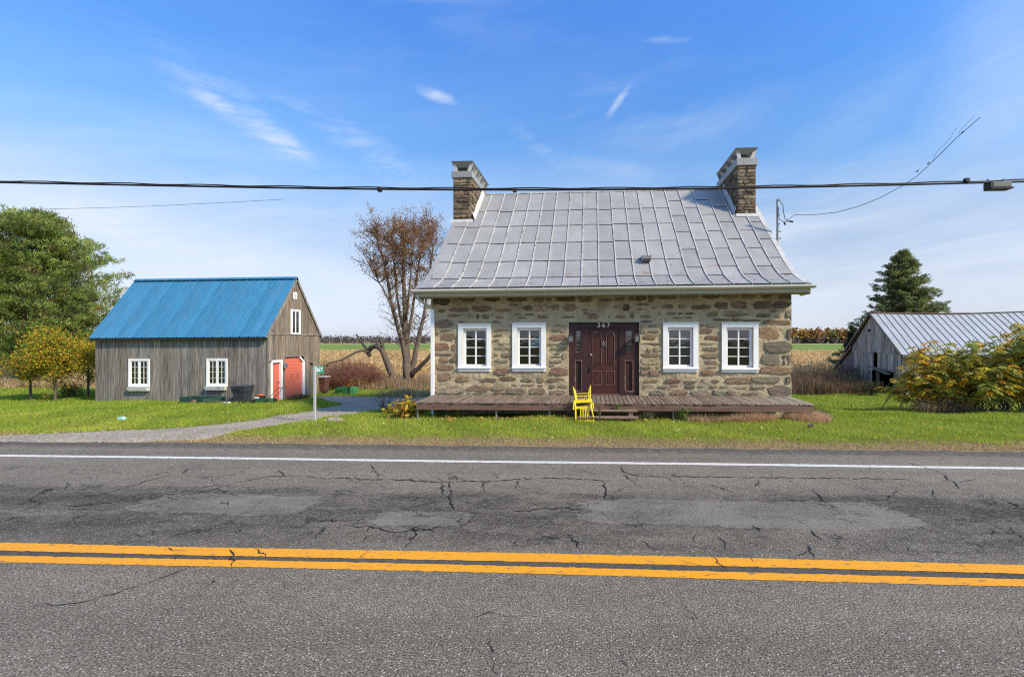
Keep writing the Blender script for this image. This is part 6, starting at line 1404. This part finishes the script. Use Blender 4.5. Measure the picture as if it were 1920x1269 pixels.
bx = at(168, 742, 25.2); bx.z = gzf(bx.x, 25.2); broadleaf('small_tree', bx, 'yellow green sapling tucked against the left end of the barn', 'tree', None, 3.6, bx + Vector((0, 0, 2.3)), (.8, .8, 1.5), 22, YG1, 5000, .09, .06, .2)

def pine():
    Y = 33.0; base = at(72, 735, Y); base.z = gzf(base.x, Y); top = at(78, 402, Y); T = thing('white_pine', tuple(base), 'huge spreading green pine tree rising behind the left side of the barn', 'tree'); H = top.z - base.z
    tr = MB(); limb(tr, wiggle(base, top - Vector((0, 0, .4)), 8, .1), .38, .04, 9); tr.build('trunk', M['bark'], T)
    # crown outline: half width as a function of height fraction, from the photograph
    prof_h = [0.06, .2, .35, .5, .6, .7, .8, .88, .95, 1.0]; right = [3.6, 4.2, 4.4, 4.4, 4.1, 3.6, 3.1, 2.4, 1.2, .3]; left = [6.0, 6.6, 6.5, 6.2, 5.6, 4.9, 4.1, 3.2, 2.0, .5]
    br = MB(); tp, tn = [], []
    nb_ = 270
    for k in range(nb_):
        f = (k + .5) / nb_; f = .08 + .92 * f ** .9; th = random.random() * 6.283; z = base.z + H * f
        rr = np.interp(f, prof_h, right) * max(0, math.cos(th)) ** 2 + np.interp(f, prof_h, left) * max(0, -math.cos(th)) ** 2 + .5 * (np.interp(f, prof_h, right) + np.interp(f, prof_h, left)) * math.sin(th) ** 2
        rr *= random.uniform(.5, 1.12); o = Vector((base.x, base.y, z - rr * .12)); up = random.uniform(.10, .42) * rr
        e = Vector((base.x + rr * math.cos(th), base.y + rr * math.sin(th), z + up - .1)); pts = [o, o.lerp(e, .35) + Vector((0, 0, -.04 * rr)), o.lerp(e, .7) + Vector((0, 0, -.02 * rr)), e]; limb(br, pts, .05 * (1.2 - f) + .012, .008, 4)
        ns = int(7 + rr * 4.5)
        for j in range(ns):
            s = .28 + .72 * (j + random.random()) / ns; p = o.lerp(e, s); sp = rr * .17 * (1.25 - s) + .16
            q = p + Vector((random.gauss(0, sp), random.gauss(0, sp), random.gauss(.06, .13))); tp.append(tuple(q)); tn.append((math.cos(th) * .5 + random.gauss(0, .4), math.sin(th) * .5 + random.gauss(0, .4), .75))
    # leaders poking out of the top
    for (u, v, hh) in ((27, 405, .5), (38, 408, .4), (55, 417, .5), (74, 412, .6), (90, 418, .4), (108, 430, .5), (134, 440, .5), (162, 455, 1.2), (165, 470, 1.0)):
        q = at(u, v, Y + random.uniform(-1, 1))
        for j in range(7): tp.append((q.x + random.gauss(0, .10), q.y + random.gauss(0, .1), q.z - hh * j / 6)); tn.append((random.gauss(0, .4), random.gauss(0, .4), 1))
        br.tube([q, q - Vector((0, 0, hh + .8))], [.012, .03], 4)
    br.build('branches', M['bark'], T); tp = np.array(tp); tn = np.array(tn); per = 24; n = len(tp) * per
    c = np.repeat(tp, per, 0) + rng.normal(0, .13, (n, 3)) * np.array([1, 1, .8]); A = np.repeat(tn, per, 0) + rng.normal(0, .55, (n, 3))
    tc = pick([(0.275, 0.341, 0.0798), (0.189, 0.261, 0.0653), (0.348, 0.392, 0.102), (0.123, 0.181, 0.0508)], len(tp), .2); inner = rng.random(len(tp)) < .06; tc[inner] = (.16, .10, .045)
    V, F, C = leaves(c, .26, .050, np.clip(np.repeat(tc, per, 0) * (1 + rng.normal(0, .12, (n, 1))), .005, 1), A=A); np_mesh('needles', V, F, M['leaf'], T, col=C)
pine()
def spruce():
    Y = 36.0; top = at(1692, 471, Y); base = Vector((top.x, Y, gzf(top.x, Y))); T = thing('spruce_tree', tuple(base), 'tall dark green spruce tree rising behind the derelict grey shed', 'tree'); H = top.z - base.z
    tr = MB(); limb(tr, wiggle(base, top, 6, .04), .22, .02, 8); tr.build('trunk', M['bark'], T); br = MB(); tp, tn = [], []
    nb_ = 330
    for k in range(nb_):
        f = .04 + .96 * (k + .5) / nb_; f = min(f, .992); th = random.random() * 6.283; t_ = 1 - f
        rr = (5.6 * t_ ** .80 * .92 + .08) * random.uniform(.62, 1.12); z = base.z + H * f; o = Vector((base.x, Y, z)); dr_ = rr * (.12 * t_ * 1.6)
        e = Vector((base.x + rr * math.cos(th), Y + rr * math.sin(th), z - dr_ + .20 * rr * random.uniform(.1, 1))); pts = [o, o.lerp(e, .5) + Vector((0, 0, -.10 * rr)), e]; limb(br, pts, .03 * t_ + .01, .006, 4); ns = int(4 + rr * 7)
        for j in range(ns):
            s = .15 + .85 * (j + random.random()) / ns; p = (pts[0].lerp(pts[1], s * 2) if s < .5 else pts[1].lerp(pts[2], s * 2 - 1)); sp = rr * .10 * (1.2 - s) + .06
            tp.append((p.x + random.gauss(0, sp), p.y + random.gauss(0, sp), p.z + random.gauss(-.02, .06))); tn.append((math.cos(th), math.sin(th), random.uniform(-.1, .35)))
    br.build('branches', M['bark'], T); tp = np.array(tp); tn = np.array(tn); per = 18; n = len(tp) * per
    c = np.repeat(tp, per, 0) + rng.normal(0, .09, (n, 3)) * np.array([1, 1, .6]); A = np.repeat(tn, per, 0) + rng.normal(0, .6, (n, 3)) * np.array([1, 1, .6])
    tc = pick([(0.19, 0.24, 0.09), (0.24, 0.28, 0.10), (0.13, 0.17, 0.075), (0.30, 0.31, 0.11)], len(tp), .16)
    V, F, C = leaves(c, .21, .05, np.repeat(tc, per, 0), A=A); np_mesh('needles', V, F, M['leaf'], T, col=C)
    # low left-hand boughs beside the shed
spruce()
def low_bough():
    Y = 34.5; b = at(1592, 735, Y); base = Vector((b.x, Y, gzf(b.x, Y))); T = thing('young_spruce', tuple(base), 'small dark young spruce showing left of the shed gable', 'tree'); tr = MB(); top = at(1598, 612, Y); limb(tr, [base, top], .06, .01, 5); tr.build('trunk', M['bark'], T); tp, tn = [], []
    for k in range(80):
        f = random.uniform(.25, 1); th = random.random() * 6.283; rr = 1.15 * (1.1 - f) * random.uniform(.6, 1.1); z = base.z + (top.z - base.z) * f
        for j in range(int(4 + rr * 9)):
            s = random.random(); tp.append((base.x + (top.x - base.x) * f + rr * s * math.cos(th) + random.gauss(0, .05), Y + rr * s * math.sin(th), z - .1 * s * rr)); tn.append((math.cos(th), math.sin(th), .1))
    tp = np.array(tp); tn = np.array(tn); per = 12; n = len(tp) * per; c = np.repeat(tp, per, 0) + rng.normal(0, .07, (n, 3)); V, F, C = leaves(c, .17, .04, np.repeat(pick([(.035, .055, .028), (.05, .07, .03)], len(tp)), per, 0), A=np.repeat(tn, per, 0) + rng.normal(0, .6, (n, 3))); np_mesh('needles', V, F, M['leaf'], T, col=C)
low_bough()

def big_bare_tree():
    Y = 33.0; g = at(765, 722, Y); base = Vector((g.x, Y, gzf(g.x, Y))); T = thing('old_broken_tree', tuple(base), 'tall nearly bare old tree with brown leaves and a broken drooping limb', 'tree')
    Pp = lambda u, v, dy=0: at(u, v, Y + dy)
    mains = [([(765, 724, 0), (764, 700, 0), (763, 670, 0), (762, 640, 0), (760, 600, .2), (758, 560, .3), (757, 510, .4), (757, 470, .3), (755, 440, .3)], .40, .05),
             ([(766, 722, 0), (760, 690, -.3), (757, 655, -.4), (748, 620, -.6), (738, 585, -.8), (730, 545, -.8), (722, 500, -.9), (710, 465, -1), (704, 440, -1)], .26, .035),
             ([(768, 720, 0), (773, 690, .2), (780, 655, .3), (788, 620, .5), (797, 580, .6), (803, 540, .6), (808, 500, .8), (812, 460, .9)], .27, .035),
             ([(762, 650, 0), (768, 610, .6), (775, 570, .9), (780, 530, 1.1), (786, 490, 1.3), (797, 450, 1.2), (806, 428, 1.2)], .15, .03),
             ([(760, 640, 0), (752, 600, .9), (745, 560, 1.3), (742, 520, 1.5), (738, 480, 1.4), (734, 440, 1.3)], .14, .03),
             ([(760, 600, 0), (766, 560, -.5), (770, 520, -.9), (772, 480, -1.0), (776, 450, -.9)], .10, .02),
             ([(742, 600, -.5), (733, 570, -.9), (718, 540, -1.2), (706, 520, -1.3), (694, 500, -1.3)], .09, .02),
             ([(770, 705, 0), (785, 690, -.3), (800, 675, -.6), (815, 655, -.8)], .22, .10)]
    tw = MB(); tips = []; tm = MB()
    for k, (pl, r0, r1) in enumerate(mains):
        pts = [Pp(*q) for q in pl]; fine = []
        for a, b in zip(pts, pts[1:]): fine += [a, a.lerp(b, .5) + Vector((random.gauss(0, .04), random.gauss(0, .04), 0))]
        fine.append(pts[-1]); pts = fine; n = len(pts); mb = MB(); mb.tube(pts, [r0 + (r1 - r0) * (j / (n - 1)) ** .7 for j in range(n)], 9); mb.build('trunk' if k == 0 else 'limb', M['bark'], T, smooth=True)
        if k == 7: continue
        for j in range(5, n):
            f = j / n
            for _ in range(6 if k < 5 else 7):
                d = Vector((random.gauss(0, .8), random.gauss(0, .8), random.uniform(.35, 1.5))).normalized(); L_ = random.uniform(.7, 2.1) * (1.15 - f * .35); a = pts[j]; e = a + d * L_; q = wiggle(a, e, 3, .08); limb(tw, q, .03, .009, 4)
                for m_ in range(5):
                    a2 = q[random.choice((1, 2, 3))]; d2 = (d + Vector((random.gauss(0, .7), random.gauss(0, .7), random.gauss(.1, .5)))).normalized(); e2 = a2 + d2 * random.uniform(.3, .9); limb(tw, wiggle(a2, e2, 2, .05), .011, .004, 3); tips.append((a2, e2))
    # thin shoots low on the trunk
    for k in range(26):
        a = Pp(random.uniform(752, 775), random.uniform(600, 700)); e = a + Vector((random.gauss(0, .7), random.gauss(0, .7), random.uniform(.0, .8))); limb(tw, wiggle(a, e, 2, .05), .012, .004, 3); tips.append((a, e))
    tw.build('twigs', M['bark'], T)
    bl = [([(762, 716, -.2), (752, 722, -.4), (742, 712, -.5), (732, 695, -.5), (724, 674, -.5), (717, 656, -.5), (706, 648, -.4), (695, 652, -.3), (690, 662, -.2), (694, 668, -.2)], .29, .13), ([(693, 662, -.2), (686, 652, -.2), (680, 644, -.2), (673, 636, -.2), (668, 626, -.2)], .12, .06),
          ([(692, 660, -.3), (680, 657, -.5), (668, 660, -.7), (655, 667, -.9), (642, 674, -1.1), (628, 678, -1.2), (618, 680, -1.3), (611, 687, -1.3)], .11, .045), ([(717, 655, -.5), (717, 645, -.5), (713, 636, -.4)], .14, .10)]
    for pl, r0, r1 in bl:
        pts = [Pp(*q) for q in pl]; n = len(pts); MB().tube(pts, [r0 + (r1 - r0) * j / (n - 1) for j in range(n)], 9).build('broken_limb', M['bark'], T, smooth=True)
    tw = MB()
    for k in range(46):
        u, v = random.choice([(717, 645), (713, 638), (720, 660), (690, 655), (700, 650), (742, 690), (735, 670)]); a = Pp(u, v, -.4); e = a + Vector((random.gauss(0, .6), random.gauss(0, .5), random.uniform(-.3, .8))); limb(tw, wiggle(a, e, 2, .06), .013, .004, 3)
        if random.random() < .5: tips.append((a, e))
    tw.build('limb_twigs', M['bark'], T)
    A0 = np.array([tuple(a) for a, e in tips]); E0 = np.array([tuple(e) for a, e in tips]); hz = (E0[:, 2] - base.z) / 12.0
    wgt = np.clip((hz - .25) / .75, .08, 1) ** 1.6; wgt /= wgt.sum(); n = 26000; i = rng.choice(len(tips), n, p=wgt); s = rng.random((n, 1)) * .9 + .2
    c = A0[i] * (1 - s) + E0[i] * s + rng.normal(0, .13, (n, 3)); hc = (c[:, 2] - base.z) / 12.0
    colr = np.where((rng.random(n) < np.clip(1.5 - hc * 1.9, .05, .9))[:, None], pick([(.30, .20, .04), (.36, .27, .06), (.2, .17, .05)], n), pick([(.34, .15, .06), (.26, .12, .055), (.38, .20, .08), (.22, .14, .08)], n))
    V, F, C = leaves(c, .10, .055, colr); np_mesh('foliage', V, F, M['leaf'], T, col=C)
big_bare_tree()

def shrub_red():
    Y = 29.5; c0 = at(660, 730, Y); T = thing('red_shrub', (c0.x, Y, gzf(c0.x, Y)), 'wide rust red twiggy shrub with orange leaves behind the green bin', 'shrub'); br = MB(); tips = []; z = gzf(c0.x, Y)
    for k in range(520):
        r = random.random() ** .5; th = random.random() * 6.283; x = c0.x + 1.1 * r * math.cos(th) ; y = Y + 1.0 * r * math.sin(th); X1 = c0.x + 2.35 * r * math.cos(th) + random.gauss(0, .15); Y1 = y + .6 * r * math.sin(th); hh = 1.85 * math.sqrt(max(.05, 1 - r * r * .82)) * random.uniform(.8, 1.1)
        a = Vector((x, y, z)); e = Vector((X1, Y1, z + hh)); br.tube([a, a.lerp(e, .55) + Vector((0, 0, .1)), e], [.012, .009, .004], 3); tips.append((a, e))
        for _ in range(3):
            s = random.uniform(.5, .95); q = a.lerp(e, s); br.tube([q, q + Vector((random.gauss(0, .16), random.gauss(0, .16), random.uniform(.05, .3)))], [.006, .003], 3)
    br.build('stems', worn('red_twigs', (.17, .075, .055), .9, .35, 8), T); n = 7000; A0 = np.array([tuple(a) for a, e in tips]); E0 = np.array([tuple(e) for a, e in tips]); i = rng.integers(0, len(tips), n); s = rng.random((n, 1)) ** .8; c = A0[i] * (1 - s) + E0[i] * s + rng.normal(0, .08, (n, 3))
    low = (s[:, 0] < .42) ; colr = np.where((low & (rng.random(n) < .75))[:, None], pick([(0.702, 0.297, 0.027), (0.608, 0.405, 0.0405), (0.743, 0.23, 0.027)], n), pick([(0.23, 0.101, 0.0675), (0.297, 0.135, 0.0675), (0.176, 0.0945, 0.0675)], n)); V, F, C = leaves(c, np.where(low, .10, .06), np.where(low, .06, .03), colr); np_mesh('foliage', V, F, M['leaf'], T, col=C)
shrub_red()
def simple_bush(name, x, y, rx, ry, h, n, ls, cols, label, cat_='bush', stems=30, scol=(.13, .09, .06)):
    z = gzf(x, y); T = thing(name, (x, y, z), label, cat_); br = MB()
    for k in range(stems):
        e = Vector((x + random.gauss(0, rx * .5), y + random.gauss(0, ry * .5), z + h * random.uniform(.5, 1))); a = Vector((x + random.gauss(0, rx * .2), y + random.gauss(0, ry * .2), z)); br.tube([a, e], [.008, .003], 3)
    br.build('stems', M['bark'], T); d = rng.normal(size=(n, 3)); d /= np.linalg.norm(d, axis=1)[:, None]; r = rng.random((n, 1)) ** .45; c = d * r * np.array([rx, ry, h * .55]) * (1 + .25 * np.sin(d[:, :1] * 9 + d[:, 1:2] * 7)) + np.array([x, y, z + h * .5]); c[:, 2] = np.maximum(c[:, 2], z + .01)
    V, F, C = leaves(c, ls * rng.uniform(.6, 1.4, n), ls * .55, pick(cols, n)); np_mesh('foliage', V, F, M['leaf'], T, col=C)
HO = [(0.65, 0.429, 0.039), (0.468, 0.364, 0.052), (0.546, 0.26, 0.039), (0.286, 0.286, 0.052), (0.338, 0.195, 0.065)]
q = on_ground(772, 783); simple_bush('yellow_hosta', q.x, 13.1, .55, .40, .50, 420, .17, HO, 'yellowing broad leaved hosta at the left corner of the porch', 'plant', 10)
q = at(735, 752, 17); simple_bush('dry_weed', q.x, 16.4, .45, .4, .9, 110, .04, TAN, 'spindly dry weed stalks standing left of the porch', 'weed', 26)
q = at(832, 785, 12.75); simple_bush('green_hosta', q.x, 12.85, .5, .14, .26, 160, .12, [(.05, .09, .03), (.09, .13, .04), (.35, .28, .04)], 'dark green leaves in the shade under the left porch', 'plant', 6)
q = at(1012, 775, 12.75); simple_bush('seedling', q.x, 12.8, .14, .08, .30, 36, .08, [(.12, .18, .03), (.16, .22, .04)], 'small bright seedling under the porch left of the chair', 'plant', 4)
q = at(1280, 777, 12.6); simple_bush('green_weed', q.x, 12.55, .20, .12, .36, 160, .07, [(.10, .18, .03), (.13, .22, .04)], 'leafy green weed under the porch right of the steps', 'plant', 6)
q = at(1215, 780, 12.6); simple_bush('trailing_weed', q.x, 12.62, .28, .10, .26, 150, .045, [(.08, .13, .03), (.2, .2, .07)], 'trailing weeds beside the right end of the steps', 'plant', 10)
q = at(1160, 762, 12.5); simple_bush('vine_leaf', q.x, 12.52, .09, .05, .14, 16, .10, [(.12, .2, .03)], 'cluster of vine leaves poking over the top step', 'plant', 2)
bpy.data.objects['vine_leaf'].location.z = at(1160, 766, 12.5).z
q = at(1124, 780, 12.1); simple_bush('tall_weed', q.x, 12.05, .07, .05, .50, 60, .045, [(.18, .17, .08), (.10, .13, .04)], 'thin grey green weed stalk growing right of the yellow chair', 'plant', 5)
q = at(1500, 700, 29); simple_bush('dark_brush', q.x + 1.2, 29.2, 2.3, .8, 1.6, 5200, .07, BRN + [(.09, .09, .05)], 'dark brown brush at the field edge beyond the right end of the cottage', 'brush', 120)
q = at(1600, 725, 30.5); simple_bush('bramble', q.x + .2, 31.2, 1.1, .6, 1.5, 2600, .06, [(.06, .05, .035), (.09, .08, .05), (.12, .09, .06)], 'dark bramble growing over the lean-to end of the shed', 'brush', 60)
q = at(1655, 738, 26.6); simple_bush('dark_weeds', q.x - .6, 26.6, .9, .3, .8, 1300, .08, [(.04, .065, .03), (.07, .09, .04), (.10, .08, .05)], 'dark green weeds in front of the broken shed opening', 'brush', 30)
q = at(148, 742, 25); simple_bush('low_bush', q.x, 24.6, .7, .5, .75, 1300, .07, [(.07, .09, .03), (.14, .13, .05), (.2, .13, .07)], 'low greenish bush beside the sapling left of the barn', 'bush', 24)
q = at(505, 600, 22); 
# fallen leaves on the lawns
n = 900; x = rng.uniform(-16, 17, n); y = 9.3 + 12 * rng.random(n) ** 1.6; k = ~house_mask(x, y) & ~in_poly(DRIVE, x, y) & ~barn_mask(x, y); x, y = x[k], y[k]; n = len(x); A = rng.normal(size=(n, 3)); A[:, 2] *= .3
V, F, C = leaves(np.stack([x, y, gz(x, y) + .05], 1), .075, .05, pick([(.50, .33, .08), (.42, .24, .08), (.34, .24, .12), (.6, .5, .2)], n), A=A); np_mesh('scattered_leaves', V, F, M['leaf'], col=C)['kind'] = 'stuff'
# fallen leaves along the porch
n = 260; x = rng.uniform(XB0, XB1, n); y = 12.35 + rng.normal(0, .18, n); c = np.stack([x, y, gz(x, y) + .045], 1); A = rng.normal(size=(n, 3)); A[:, 2] *= .25
V, F, C = leaves(c, .09, .06, pick([(.50, .33, .06), (.42, .22, .06), (.3, .2, .08)], n), A=A); np_mesh('fallen_leaves', V, F, M['leaf'], col=C)['kind'] = 'stuff'

# --- sumac: stems with drooping pinnate leaves
def sumac(base, rx, ry, h, nleaf, label, cols, seed):
    nleaf = int(nleaf * 1.7)
    T = thing('sumac_bush', tuple(base), label, 'bush', 'sumac bushes before the derelict shed'); br = MB(); parts = []; tops = []
    ns = int(rx * 26)
    for k in range(ns):
        a = base + Vector((random.gauss(0, rx * .30), random.gauss(0, ry * .35), 0)); th = random.random() * 6.283; r = random.random() ** .5
        e = base + Vector((rx * r * math.cos(th), ry * r * math.sin(th), h * (1 - .55 * r * r) * random.uniform(.62, 1.05))); pts = [a, a.lerp(e, .5) + Vector((0, 0, .1)), e]; br.tube(pts, [.022, .016, .008], 4); tops.append(pts)
    br.build('stems', M['bark'], T); P, A, L_, W_, CC = [], [], [], [], []
    for k in range(nleaf):
        pts = random.choice(tops); s = random.uniform(.35, 1.0); o = pts[0].lerp(pts[2], s) + Vector((random.gauss(0, .05), random.gauss(0, .05), 0)); th = random.random() * 6.283; ln = random.uniform(.26, .46); d = Vector((math.cos(th), math.sin(th), random.uniform(-.05, .55))).normalized(); side = d.cross(Vector((0, 0, 1))).normalized(); col = pick([random.choice(cols)], 1)[0]
        for j in range(9):
            t_ = (j + 1.5) / 10; p = o + d * ln * t_ + Vector((0, 0, -.55 * ln * t_ * t_)); dd = (d + Vector((0, 0, -1.1 * t_))).normalized(); l = .12 * math.sin(math.pi * (.15 + .75 * t_)) + .025
            for sg in (-1, 1):
                v = side * sg + dd * .45 + Vector((0, 0, -.45)); P.append(tuple(p)); A.append(tuple(v)); L_.append(l); W_.append(l * .32); CC.append(col * random.uniform(.8, 1.2))
    V, F, C = leaves(np.array(P), np.array(L_), np.array(W_), np.clip(np.array(CC), 0, 1), A=np.array(A), flat=.6); np_mesh('foliage', V, F, M['leaf'], T, col=C)
SGc = [(0.39, 0.429, 0.091), (0.494, 0.494, 0.13), (0.26, 0.325, 0.065), (0.676, 0.546, 0.078), (0.546, 0.494, 0.091), (0.78, 0.442, 0.039)]; SOc = [(0.78, 0.416, 0.039), (0.676, 0.52, 0.078), (0.494, 0.468, 0.104), (0.338, 0.377, 0.091)]
def gxy(u, Y): q = at(u, 760, Y); return Vector((q.x, Y, gzf(q.x, Y)))
sumac(gxy(1755, 18.8), 1.7, 1.2, 2.8, 900, 'orange flecked sumac, leftmost and lowest of the row, touching the shed wall', SOc, 1)
sumac(gxy(1850, 18.2), 1.9, 1.4, 3.35, 1150, 'large yellow green sumac in the middle of the row', SGc, 2)
sumac(gxy(1945, 17.6), 1.9, 1.4, 3.6, 1000, 'tallest green sumac, cut by the right edge of the photo', SGc, 3)
q = gxy(1770, 18.0); simple_bush('dry_underbrush', q.x, 17.7, 1.7, .5, .55, 1600, .06, BRN, 'brown dry underbrush along the foot of the sumac row', 'brush', 60)
